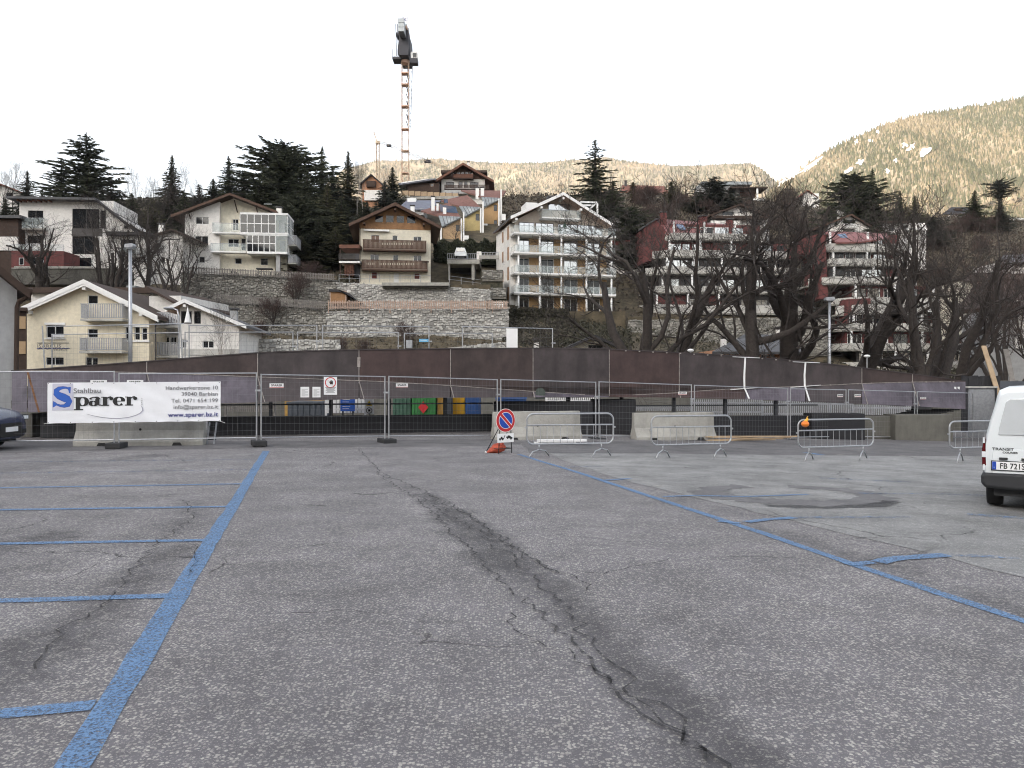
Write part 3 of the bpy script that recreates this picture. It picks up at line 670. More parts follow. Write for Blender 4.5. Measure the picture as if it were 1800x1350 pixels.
container('waste_container', 818, 842, 34.0, 2.5, 'bin_blue', 'blue ribbed container beside the small orange one', 5)
container('waste_container', 872, 925, 35.0, 1.95, 'bin_blue', 'low blue container behind the black trestles', 8)
def picket_screen(x0, x1, D, ztop, zbot, m, label, n, gap=.5):
    X0, X1 = (x0 - 900) / F * D, (x1 - 900) / F * D; r = empty('picket_screen', ((X0+X1)/2, D, -.8), label=label, cat='fence'); w = X1 - X0
    for k in range(n):
        t = MB(); xx = -w/2 + w * (k + .5) / n; t.box(xx - w/n*gap/2, 0, zbot + .8, xx + w/n*gap/2, .03, ztop + .8); t.build('picket', M[m], r)
    for z in (zbot + .15, ztop - .15):
        t = MB(); t.box(-w/2, .03, z + .76, w/2, .07, z + .84); t.build('rail', M[m], r)
    for s in (-1, 1):
        t = MB(); t.box(s*w/2 - .04, .07, 0, s*w/2 + .04, .14, ztop + .8); t.build('post', M[m], r)
    return r
picket_screen(572, 641, 32.0, 1.6, .55, 'white_paint', 'white picket screen behind the blue notice under the girder', 11, .8)
picket_screen(960, 1052, 35.0, 1.12, .48, 'white_paint', 'white picket screen between the black trestles', 26, .6)
picket_screen(1104, 1216, 36.0, .76, .50, 'galv_dull', 'pale picket screen behind the middle concrete barrier', 34, .55)
picket_screen(1216, 1340, 37.0, 1.0, .27, 'galv_dull', 'bluish steel picket fence under the right half of the girder', 36, .5)
picket_screen(1340, 1500, 38.0, .92, .15, 'galv_dull', 'bluish steel picket fence nearest the dark corrugated box', 44, .5)
picket_screen(1500, 1612, 38.5, .72, .0, 'galv_dull', 'grey steel picket fence above the concrete blocks', 34, .5)
picket_screen(395, 482, 33.5, 1.1, .55, 'wood_grey', 'pale picket screen beside the grey container near the banner', 24, .55)
nb = empty('notice_board', at(611, 725, 31.6), label='blue notice board with white lines under the girder', cat='notice')
t = MB(); t.box(-.29, 0, .05, .29, .04, .62); t.build('panel', M['print_blue'], nb)
for k in range(5):
    t = MB(); t.box(-.2, -.006, .14 + .09 * k, .05 + .1 * ((k * 7) % 3) / 2, 0, .155 + .09 * k); t.build('text_line', M['white_sheet'], nb)
for s in (-.2, .2):
    t = MB(); t.box(s - .03, .04, -1.3, s + .03, .1, .6); t.build('post', M['dark_steel'], nb)
wsn = empty('warning_sign', at(649, 728, 30.5), label='white warning sign with yellow triangle and black hand beside the blue notice', cat='sign')
t = MB(); t.box(-.18, 0, 0, .18, .03, .58); t.build('panel', M['white_sheet'], wsn)
t = MB(); t.add([(-.12,-.006,.32),(.12,-.006,.32),(0,-.006,.53)], [(0,1,2)]); tr_ = t.build('triangle', M['sign_yellow'], wsn)
t = MB(); t.add([(-.06,-.012,.345),(.06,-.012,.345),(0,-.012,.46)], [(0,1,2)]); t.build('symbol', M['print_black'], tr_)
t = MB(); t.add([(.12*math.cos(a), -.006, .14+.12*math.sin(a)) for a in np.linspace(0, 6.28, 20)[:-1]], [tuple(range(19))]); dk_ = t.build('disc', M['print_black'], wsn)
t = MB(); t.add([(.09*math.cos(a), -.011, .14+.09*math.sin(a)) for a in np.linspace(0, 6.28, 20)[:-1]], [tuple(range(19))]); t.build('field', M['white_sheet'], dk_)
t = MB(); t.box(-.04, -.016, .1, .05, -.013, .19); t.build('hand', M['print_black'], dk_)
t = MB(); t.box(-.03, .03, -1.4, .03, .09, .5); t.build('post', M['dark_steel'], wsn)

t = MB(); a_, b_ = (330-900)/F*41, (1790-900)/F*41; t.box(a_, 41, -1.2, b_, 41.5, 1.9); t.build('dark_backing_wall', M['concrete_dark'], kind='structure')  # added dark wall that makes the gap under the girder look shaded
# ------------------------------------------------------------------ mesh fence panels
def panel_fence(pa, pb, za, zb, h, name, label, group, cell=.125, clip=None, feet=True, rows=9, mw='wire', pr=.021, tilt=0.0):
    """one site fence panel between two points, bottom heights za/zb, with its tubes, wires and rubber foot"""
    pa, pb = Vector(pa), Vector(pb); d = pb - pa; d.z = 0; L_ = d.length; rz = math.atan2(d.y, d.x)
    r = empty(name, (pa.x, pa.y, min(za, zb) - .12), rz, label=label, cat='fence panel', group=group); z0 = r.location.z
    e = .06; a0, b0 = za - z0, zb - z0
    def zl(x): return a0 + (b0 - a0) * x / L_
    for x in (e, L_ - e):
        t = MB(); t.tube([(x, 0, zl(x) - .1), (x + tilt, 0, zl(x) + h)], pr, 8); t.build('post', M['galv'], r)
    for hh in (h - .02, .06):
        t = MB(); t.tube([(e, 0, zl(e) + hh), (L_ - e, 0, zl(L_ - e) + hh)], pr * .85, 6); t.build('top_tube' if hh > 1 else 'bottom_tube', M['galv'], r)
    w = MB(); n = int((L_ - 2 * e) / cell)
    for k in range(1, n):
        x = e + (L_ - 2 * e) * k / n; w.tube([(x, 0, zl(x) + .06), (x + random.uniform(-.01, .01), 0, zl(x) + h - .02)], .0017, 3, cap=False)
    for k in range(1, rows):
        z = .06 + (h - .08) * k / rows; w.tube([(e, .006, zl(e) + z), (L_ / 2, .006, zl(L_/2) + z - .008), (L_ - e, .006, zl(L_ - e) + z)], .0021, 3, cap=False)
    w.build('wire_mesh', M[mw], r, kind='stuff')
    if feet:
        t = MB(); t.box(-.19, -.34, 0, .19, .34, .15); f = t.build('foot_block', M['rubber'], r); f.location = (0, 0, zl(0) - .16); bevel(f, .02)
        t = MB(); t.box(-.07, -.345, -.01, .07, -.335, .05); s = t.build('hand_slot', M['print_black'], f)
    for x in (L_ - .02,):
        t = MB(); t.box(x - .07, -.035, zl(x) + h * .72, x + .07, .035, zl(x) + h * .72 + .05); t.build('coupler', M['galv_dull'], r)
    return r
FRONT = [(-60,20.8,651,780),(205,21.3,653,777),(455,21.9,657,773),(680,23.3,661,770),(877,25.0,666,768.5),(1050,26.2,671,769),(1218,27.4,675,770.5),(1387,28.8,683,771.5),(1489,30.0,684,770),(1610,30.9,688,771),(1712,31.6,690,772)]
FLB = ['leftmost mesh fence panel behind the parked dark car','mesh fence panel behind the white banner','mesh fence panel with two paper notices and the no entry sign','mesh fence panel left of the no parking sign','mesh fence panel behind the no parking sign and first concrete barrier',
    'mesh fence panel between the two concrete barriers in the middle','mesh fence panel right of the middle concrete barrier under the first chalk cross','short mesh fence panel behind the orange lamp barrier','mesh fence panel in front of the narrow concrete block','rightmost mesh fence panel at the end of the girder']
fence_panels = []
for i, ((x0, D0, t0, b0), (x1, D1, t1, b1)) in enumerate(zip(FRONT, FRONT[1:])):
    pa, pb = at(x0, b0, D0), at(x1, b1, D1); hh = ((HC + (675 - t0) / F * D0) - pa.z + (HC + (675 - t1) / F * D1) - pb.z) / 2
    r = panel_fence(pa, pb, pa.z, pb.z, hh, 'mesh_fence', FLB[i], 'site fence panels in front of the girder'); fence_panels.append((r, pa, pb))
# panels standing on the bridge deck and the second row behind them
BACK = [((78,573),(327,568),28.0,28.4,'tall mesh panel on the deck in front of the yellow house, leaning left'),((329,571),(560,571),28.4,29.0,'tall mesh panel on the deck before the small white gabled house'),((564,572),(757,573),29.0,29.6,'tall mesh panel on the deck with the blue tag below the stone terrace'),
        ((810,573),(974,577),29.8,30.4,'tall mesh panel on the deck carrying the white sheet'),
        ((88,587),(318,584),30.6,31.2,'lower rear mesh panel behind the yellow house lettering'),((322,583),(518,583),31.2,31.8,'lower rear mesh panel in front of the short stone wall'),((520,583),(703,584),31.8,32.4,'lower rear mesh panel left of the small grey box'),((708,585),(868,585),32.4,33.0,'lower rear mesh panel left of the white sheet')]
def deck_z(px): return gpt(px, yv(BOT, px)).z + .12 + .25
for (x0, y0), (x1, y1), D0, D1, lb in BACK:
    off = -1.15 if D0 < 30.5 else -2.3
    D0, D1 = gline(x0, off).y, gline(x1, off).y; pa, pb = at(x0, y0, D0), at(x1, y1, D1); za, zb = deck_z(x0) + .13, deck_z(x1) + .13
    h = (pa.z - za + pb.z - zb) / 2
    panel_fence((pa.x, pa.y, 0), (pb.x, pb.y, 0), pa.z - h, pb.z - h, h, 'mesh_fence', lb, 'site fence panels beyond the girder', cell=.22, rows=6, feet=True, tilt=-.12 if 'leaning' in lb else 0)
# hung on the fences
ws = empty('white_sheet', at(900, 611, gline(900, -1.1).y), label='tall white sheet hung on the mesh panel above the girder', cat='sheet')
t = MB(); t.box(-.205, -.02, 0, .205, 0, .695); t.build('panel', M['white_sheet'], ws)
tg = empty('tag', at(745, 601, gline(745, -1.1).y), label='small light blue tag on the mesh panel above the girder', cat='tag')
t = MB(); t.box(-.165, -.012, 0, .165, 0, .105); t.build('plate', M['sky_tag'], tg); t = MB(); t.box(-.12, -.016, .05, .12, -.013, .062); t.build('text_line', M['white_sheet'], tg)
gb = empty('utility_box', at(719, 612, gline(719, -2.2).y), label='small pale grey box on a rear mesh panel left of the blue tag', cat='box')
t = MB(); t.box(-.11, 0, 0, .11, .12, .30); t.build('cabinet', M['galv_dull'], gb)
# lettered tags on the front fence
def face_frame(pa, pb, px, py, out=.03):
    """point of a fence plane at photo pixel, and its heading"""
    d = (pb - pa); d.z = 0; rz = math.atan2(d.y, d.x); u = d.normalized(); k = (px - 900) / F
    s = (k * pa.y - pa.x) / (u.x - k * u.y); p = pa + u * s; n = Vector((u.y, -u.x, 0))
    if n.y > 0: n = -n
    p = p + n * out; p.z = HC + (675 - py) / F * p.y; return p, rz
TAGS = [(174,676,1,27,8),(238,676,1,27,8),(486,682,2,24,8),(706,681,3,22,7),(1199,694,5,17,5.5),(1476,698,7,13,5),(1507,698,8,13,5),(1622,702,9,12,4)]
TL = ['small lettered tag above the left half of the banner','small lettered tag above the middle of the banner','small lettered tag left of the paper notices','small lettered tag right of the no entry sign','small lettered tag above the middle concrete barrier','small faded tag left of the last but one fence post','small lettered tag right of the last but one fence post','small faded tag on the rightmost fence panel']
for (x, y, i, w, h), lb in zip(TAGS, TL):
    p, rz = face_frame(fence_panels[i][1], fence_panels[i][2], x, y); s = p.y / F
    r = empty('fence_tag', p, rz, label=lb, cat='tag', group='small lettered tags on the site fence')
    t = MB(); t.box(-w*s/2, 0, 0, w*s/2, .01, h*s); t.build('plate', M['white_sheet'], r)
    t = MB(); t.box(-w*s/2, -.003, h*s*.05, w*s/2, 0, h*s*.16); t.build('red_line', M['print_red'], r)
    lettering('SPARER', h*s*.62, (0, -.003, h*s*.38), (R(90), 0, 0), M['print_black'], r, 'CENTER', bold=.002, sx=1.15)
def fence_sign(name, x0, x1, y0, y1, i, label, cat='notice', out=.035):
    p, rz = face_frame(fence_panels[i][1], fence_panels[i][2], (x0 + x1) / 2, y1, out); s = p.y / F
    r = empty(name, p, rz, label=label, cat=cat); w, h = (x1 - x0) * s, (y1 - y0) * s
    t = MB(); t.box(-w/2, 0, 0, w/2, .006, h); t.build('board', M['white_sheet'], r); return r, w, h
for x0, x1, lb in ((528,543,'left sheet of paper pinned to the mesh fence'),(549,563,'right sheet of paper pinned to the mesh fence')):
    r, w, h = fence_sign('paper_notice', x0, x1, 680, 698.5, 2, lb)
    for k in range(11):
        t = MB(); t.box(-w*.36, -.002, h*(.12 + .065*k), w*(.36 - .3*((k*5) % 4 == 0)), 0, h*(.12 + .065*k) + .006); t.build('text_line', M['print_grey'], r)
r, w, h = fence_sign('no_entry_sign', 569, 592, 662.5, 694, 2, 'white sign with red ring and black hand on the mesh fence', 'sign')
def disc(cx, cz, rad, y, n=28): return [(cx + rad * math.cos(2*math.pi*k/n), y, cz + rad * math.sin(2*math.pi*k/n)) for k in range(n)]
t = MB(); t.add(disc(0, h*.68, w*.42, -.003), [tuple(range(28))]); ring = t.build('red_ring', M['print_red'], r)
t = MB(); t.add(disc(0, h*.68, w*.35, -.006), [tuple(range(28))]); t.build('field', M['white_sheet'], ring)
t = MB(); cx, cz = w*.06, h*.665
t.box(cx - w*.10, -.009, cz - h*.08, cx + w*.12, -.007, cz + h*.06)
for k in range(4): t.box(cx - w*.10 + w*.057*k, -.009, cz + h*.06, cx - w*.055 + w*.057*k, -.007, cz + h*(.12 + .025 * (k in (1, 2))))
t.add([(cx - w*.10, -.009, cz - h*.02), (cx - w*.18, -.009, cz + h*.05), (cx - w*.15, -.009, cz + h*.07), (cx - w*.10, -.009, cz + h*.03)], [(0,1,2,3)])
t.build('hand', M['print_black'], ring)
t = MB(); t.bar((-w*.25, -.011, h*.68 + w*.25), (w*.25, -.011, h*.68 - w*.25), w*.05, .002); t.build('slash', M['print_red'], ring)
for k in range(6):
    t = MB(); ww = (.40, .34, .30, .36, .25, .33)[k]; t.box(-w*ww, -.003, h*(.40 - .055*k), w*ww, 0, h*(.412 - .055*k) + .006); t.build('text_line', M['print_grey'], r)

# ------------------------------------------------------------------ the banner
def banner():
    pa, pb = fence_panels[1][1].copy(), fence_panels[1][2].copy()
    p0, rz = face_frame(pa, pb, 86, 745, .10); p1, _ = face_frame(pa, pb, 389, 742, .10)
    w = (p1 - p0).length; h = 71 * (p0.y + p1.y) / 2 / F; W = 303.0; Hh = 71.0
    r = empty('banner', (p0.x, p0.y, p0.z), rz, label='large white company banner with blue S and black lettering tied to the mesh fence', cat='banner')
    sx, sz = w / W, h / Hh
    def q(px, py): return (px - 86) * sx, (745 - py) * sz + (px - 86) * sx * .008
    t = MB(); n, m = 60, 14
    for j in range(m + 1):
        for i in range(n + 1):
            u, v = i / n, j / m; y = .018 * noise.noise((u * 5, v * 2, 1)) + .016 * math.sin(u * 31 + v * 9) * (1 - abs(2*v - 1)) * .5 + .02 * noise.noise((u * 9 + v * 6, v * 3, 4))
            sag = .012 * abs(math.sin(u * 8 * math.pi)) * (1 if j in (0,) else 0)
            t.v.append((u * w, max(-.005, y + .008), v * h + u * w * .008 + sag)); t.a.append(0)
    t.f = [(j*(n+1)+i, j*(n+1)+i+1, (j+1)*(n+1)+i+1, (j+1)*(n+1)+i) for j in range(m) for i in range(n)]
    t.build('cloth', M['banner'], r, smooth=True)
    for k in range(9):
        for e in (.025, h - .025):
            t = MB(); x = .03 + (w - .06) * k / 8; t.add([(x + .013*math.cos(a), -.012, e + x*.008 + .013*math.sin(a)) for a in np.linspace(0, 6.28, 9)[:-1]], [tuple(range(8))]); t.build('eyelet', M['print_grey'], r)
    Y = [-.0065]
    def P(pts, name, m, dy=0.0):
        Y[0] -= .00012; t = MB(); t.add([(*[q(*p)[0]], Y[0], q(*p)[1]) for p in pts], [tuple(range(len(pts)))[::1]]); return t.build(name, m, r)
    # lilac field behind the S
    P([(95,675.5),(130,675.5),(130,722),(94,722)], 'logo_field', M['print_lilac'])
    def ell(cx, cy, rx, ry, a0=0, a1=360, n=24): return [(cx + rx*math.cos(R(a0 + (a1-a0)*k/n)), cy - ry*math.sin(R(a0 + (a1-a0)*k/n))) for k in range(n + 1)]
    def stroke(pts, ws, name, m):              # variable-width stroke in banner pixels
        Y[0] -= .00012; t = MB(); n = len(pts)
        for i, p in enumerate(pts):
            a, b = pts[max(i-1, 0)], pts[min(i+1, n-1)]; dx, dy = b[0]-a[0], b[1]-a[1]; l = math.hypot(dx, dy) or 1; nx, ny = -dy/l, dx/l
            for s in (-.5, .5):
                X, Z = q(p[0] + nx*ws[i]*s, p[1] + ny*ws[i]*s); t.v.append((X, Y[0], Z)); t.a.append(0)
        t.f = [(2*i, 2*i+1, 2*i+3, 2*i+2) for i in range(n - 1)]; return t.build(name, m, r)
    # heavy serif S
    def letter_S(m, grow, name):
        k = [(123.5,687.5),(122,684.5),(118,682.8),(113,682.6),(106,684),(101.5,688),(101.5,692.5),(106,696.5),(113,699.5),(120,703),(123,707),(121,712),(114.5,714.6),(108,714),(102,711.8),(98.5,708.5)]
        wv = [1.5,2,2.5,3.5,5.5,8.5,10,11.5,12.5,12,10.5,8.5,5,3,2.2,1.6]
        stroke(k, [a + grow for a in wv], name, m)
        P([(121-grow/3,682),(125.6+grow/3,682-grow/3),(125+grow/3,692.5+grow/3),(123,692)], name, m); P([(96-grow/3,706-grow/3),(98.3,707),(102.5,712),(100,714.5),(97,716+grow/3),(95.8-grow/3,716.3+grow/3)], name, m)
    letter_S(M['print_navy'], 1.3, 'letter_outline'); letter_S(M['print_blue'], 0, 'letter')
    bk = M['print_black']
    LX = [0.0]; K = 1.34
    def gx_(x): return LX[0] + (x - LX[0]) * K
    def rect(x0, x1, y0, y1): P([(gx_(x0),y0),(gx_(x1),y0),(gx_(x1),y1),(gx_(x0),y1)], 'letter', bk)
    def bowl(cx, cy, rx, ry, thick, thin, a0, a1):
        n = 26; pts = []; ws = []
        for i in range(n + 1):
            a = R(a0 + (a1 - a0) * i / n); pts.append((gx_(cx + rx*math.cos(a)), cy - ry*math.sin(a))); ws.append(thin + (thick*K - thin) * abs(math.cos(a)) ** 1.6)
        stroke(pts, ws, 'letter', bk)
    def sk(pts, ws): stroke([(gx_(x), y) for x, y in pts], [w*1.25 for w in ws], 'letter', bk)
    def let_p(x):
        LX[0] = x; rect(x+2.5, x+8, 699.5, 720.5); rect(x, x+4, 699.2, 700.6); rect(x, x+12, 720.2, 722.2); bowl(x+11.2, 707.2, 5.4, 7.1, 5.8, 1.3, 150, -150)
    def let_a(x):
        LX[0] = x; rect(x+8.5, x+13.8, 703, 713.5); bowl(x+6.2, 710.6, 3.6, 3.8, 5, 1.2, 20, 340); sk(ell(x+7.3, 704, 5.2, 4, 175, 0, 12), [3.6,3.2,2.4,1.8,1.5,1.4,1.5,2,3,4,4.8,5.2,5.2]); rect(x+13, x+16, 712.6, 714.6)
    def let_r(x):
        LX[0] = x; rect(x+2.2, x+7.7, 699.5, 713.5); rect(x, x+4, 699.2, 700.6); rect(x, x+10.5, 713.2, 715); sk(ell(x+11, 703.6, 3.6, 3.6, 165, 60, 6), [1.6,1.5,1.5,1.6,2,2.6,3]); P([(gx_(a), b) for a, b in ell(x+13.3, 702.6, 2.6, 2.9, 0, 345, 16)], 'letter', bk)
    def let_e(x):
        LX[0] = x; bowl(x+7.2, 707.2, 5.3, 7, 5.6, 1.4, 5, 318); rect(x+4, x+14.6, 706.4, 707.8); rect(x+10.2, x+14.9, 703.5, 707.6)
    let_p(131); let_a(156.5); let_r(178); let_e(199.5); let_r(219.5)
    TR = (R(90), 0, 0)
    def txt(body, px, py, hpx, m, al, bold=0, sx=1.0, sp=1.0):
        X, Z = q(px, py); lettering(body, hpx * sz * 1.37, (X, -.0125, Z), (R(90), R(-.45), 0), m, r, al, bold, sx, sp=sp)
    txt('Stahlbau', 130.5, 692.3, 8.7, M['print_grey'], 'LEFT', .0012, 1.12)
    for k, ch in enumerate('GMBH'): txt(ch, 247.5, 704 + 3.4*k, 2.3, M['print_grey'], 'LEFT')
    for body, yb in (('Handwerkerzone 10', 688), ('39040 Barbian', 699), ('Tel. 0471 654 199', 710.7), ('info@sparer.bz.it', 722)): txt(body, 384.5, yb, 7.0, M['print_grey'], 'RIGHT', .0012, 1.05, 1.06)
    txt('www.sparer.bz.it', 384.5, 736, 8.0, M['print_navy'], 'RIGHT', .004, 1.06, 1.05)
    stroke([(153,729),(165,732.6),(180,735.6),(195,737.3),(210,737.6),(225,736.2),(238,733),(247,729),(251,724.5),(250.5,719.5),(247.5,715)], [.3,.5,.8,1,1.1,1.2,1.4,1.9,2.2,1.6,.5], 'swoosh', M['print_lilac'])
    stroke([(153,728.7),(165,732.2),(180,735.2),(195,736.9),(210,737.2),(225,735.8),(238,732.4),(246,728.4),(250,724),(249.6,719),(247,715)], [.3,.5,.6,.7,.7,.7,.7,.7,.7,.6,.4], 'swoosh', M['print_grey'])
    for (x, y, x2, y2) in ((385,744,397,748),(86,744,80,745)):
        X, Z = q(x, y); X2, Z2 = q(x2, y2); t = MB(); t.tube([(X, 0, Z), (X2, 0, Z2)], .005, 4); t.build('cord', M['white_sheet'], r)
banner()

# ------------------------------------------------------------------ concrete barriers, crowd barriers, no parking sign
def jersey(x0, D0, x1, D1, ytop, label, sm='concrete'):
    pa, pb = gx(x0, D0), gx(x1, D1); d = pb - pa; L_ = d.length; rz = math.atan2(d.y, d.x); c = (pa + pb) / 2
    h = HC + (675 - ytop) / F * c.y - c.z
    r = empty('concrete_barrier', c, rz, label=label, cat='concrete barrier', group='concrete barriers under the girder')
    prof = [(-.30,0),(-.30,.12),(-.24,.20),(-.12,.42),(-.085,h-.02),(-.07,h),(.07,h),(.085,h-.02),(.12,.42),(.24,.20),(.30,.12),(.30,0)]
    t = MB(); n = 10; rnd = random.Random(int(x0)); m = len(prof)
    for i in range(n + 1):
        e = .05 * (1 if i in (0, n) else 0)
        for (y, z) in prof: t.v.append((-L_/2 + L_*i/n + rnd.uniform(-.006,.006), y + rnd.uniform(-.006,.006), z + (rnd.uniform(-.006,.006) if z > 0 else 0))); t.a.append(0)
    t.f = [(i*m+k, i*m+k+1, (i+1)*m+k+1, (i+1)*m+k) for i in range(n) for k in range(m-1)] + [tuple(range(m)), tuple(range((n+1)*m-1, n*m-1, -1))]
    t.build('body', M[sm], r)
    for s in (-.28, .30):
        t = MB(); xx = s * L_; t.add([(xx-.14,-.305,0),(xx+.14,-.305,0),(xx+.09,-.305,.09),(xx-.09,-.305,.09)], [(0,1,2,3)]); t.build('forklift_slot', M['print_black'], r)
    t = MB(); t.add([(.035*math.cos(a), -.135, .45+.035*math.sin(a)) for a in np.linspace(0, 6.28, 12)[:-1]], [tuple(range(11))]); t.build('bolt_hole', M['print_black'], r)
    return r
jersey(136, 22.2, 361, 22.6, 729, 'long dirty concrete barrier half hidden by the banner')
jersey(866, 24.7, 1018, 25.4, 723, 'concrete barrier behind the no parking sign')
jersey(1113, 26.4, 1252, 27.1, 725, 'concrete barrier with a round hole between two crowd barriers')
def crowd_barrier(x0, x1, ytop, ybot, D0, D1, label):
    pa, pb = gx(x0, D0), gx(x1, D1); d = pb - pa; L_ = d.length; rz = math.atan2(d.y, d.x)
    r = empty('crowd_barrier', (pa + pb) / 2, rz, label=label, cat='crowd barrier', group='galvanised crowd barriers'); Dm = (D0 + D1) / 2; zc = (pa.z + pb.z) / 2
    z1 = HC + (675 - ytop) / F * Dm - zc; z0 = HC + (675 - ybot) / F * Dm - zc; X0, X1 = -L_/2, L_/2; rr = .16
    def corner(cx, cz, a0): return [(cx + rr*math.cos(R(a0 + 15*k)), 0, cz + rr*math.sin(R(a0 + 15*k))) for k in range(7)]
    loop = corner(X1-rr, z1-rr, 0) + corner(X0+rr, z1-rr, 90) + corner(X0+rr, z0+rr, 180) + corner(X1-rr, z0+rr, 270); loop.append(loop[0])
    t = MB(); t.tube(loop, .021, 8, cap=False); t.build('frame', M['galv'], r, smooth=True)
    zm = z1 - .27; t = MB(); t.tube([(X0, 0, zm), (X1, 0, zm)], .018, 6); t.build('mid_rail', M['galv'], r)
    n = 13
    for k in range(1, n):
        x = X0 + L_*k/n; t = MB(); t.tube([(x, 0, z0), (x, 0, zm)], .007, 5, cap=False); t.build('bar', M['galv'], r)
    for s in (-1, 1):
        x = s * L_ * .36; t = MB(); t.tube([(x, 0, z0), (x, 0, z0 - .14)], .018, 6)
        t.tube([(x-.02, -.36, .012), (x, -.24, z0*.48), (x, -.09, z0 - .15), (x, 0, z0 - .12), (x, .09, z0 - .15), (x, .24, z0*.48), (x+.02, .36, .012)], .018, 6); lg_ = t.build('leg', M['galv'], r, smooth=True)
        lg_.rotation_euler.z = 0
        t = MB(); t.box(s*L_/2 - .03 + s*.02, -.02, z1 - .35, s*L_/2 + .03 + s*.02, .02, z1 - .31); t.build('hook', M['galv'], r)
    return r
def turn_legs(r, a):
    for o in r.children:
        if o.name.startswith('leg'): 
            c = sum((Vector(v.co) for v in o.data.vertices), Vector()) / len(o.data.vertices)
            o.data.transform(Matrix.Translation((c.x, 0, 0)) @ Matrix.Rotation(a, 4, 'Z') @ Matrix.Translation((-c.x, 0, 0)))
for a in ((926,1078,727,780,18.9,19.3,'crowd barrier nearest the no parking sign with white plank behind'),(1145,1285,731,781,19.4,20.0,'crowd barrier in front of the concrete barrier with a round hole'),
          (1403,1535,737,785,20.0,20.7,'crowd barrier carrying the orange lamp'),(1669,1800,740,786,20.9,21.5,'rightmost crowd barrier partly behind the white van')):
    turn_legs(crowd_barrier(*a), R(-52))
lmp = empty('warning_lamp', at(1414, 745, 19.95), label='orange round warning lamp with yellow cap on a crowd barrier', cat='lamp')
t = MB(); 
def ball(mb, c, r, sx=1, sz=1, n=12, m=8):
    b = len(mb.v)
    for j in range(m + 1):
        for i in range(n):
            a, e = 2*math.pi*i/n, -math.pi/2 + math.pi*j/m; mb.v.append((c[0] + r*sx*math.cos(e)*math.cos(a), c[1] + r*math.cos(e)*math.sin(a), c[2] + r*sz*math.sin(e))); mb.a.append(0)
    mb.f += [(b+j*n+i, b+j*n+(i+1)%n, b+(j+1)*n+(i+1)%n, b+(j+1)*n+i) for j in range(m) for i in range(n)]; return mb
ball(t, (0, -.05, 0), .10, 1, .8); t.build('lens', M['orange_plastic'], lmp, smooth=True)
t = MB(); t.tube([(.0, -.05, .05), (.07, -.05, .13)], .045, 8, .03); t.tube([(.03,-.05,.13),(.07,-.05,.19)], .012, 6); t.build('cap', M['yellow_plastic'], lmp)
pk = empty('white_plank', gp(990, 772.5), R(8), label='flat white plank lying behind the first crowd barrier', cat='plank')
pk.location = gx(988, 23.0); t = MB(); t.box(-.72, -.1, .1, .72, .12, .16); t.box(-.8, -.05, .02, .4, .15, .09); t.build('board', M['white_sheet'], pk)
st_ = empty('step_ladder', gx(370, 22.7), label='small folded metal step beside the barrier under the banner', cat='step ladder')
for s in (-.1, .1):
    t = MB(); t.bar((s, 0, 0), (s + .03, .12, .62), .03, .05); t.build('rail', M['galv_dull'], st_)
for k in range(3):
    t = MB(); t.box(-.1 + .01*k, .02 + .03*k, .12 + .18*k, .13, .07 + .03*k, .15 + .18*k); t.build('tread', M['dark_steel'], st_)
pls = empty('loose_timber', gx(1310, 26.6), label='loose pale laths lying behind the fence right of the middle barrier', cat='timber')
for k in range(4):
    t = MB(); t.bar((-1.3, .1*k, .05 + .12*(k % 2)), (1.1 + .2*k, .3 - .2*k, .06 + .05*k), .05, .04); t.build('lath', M['plank'], pls)
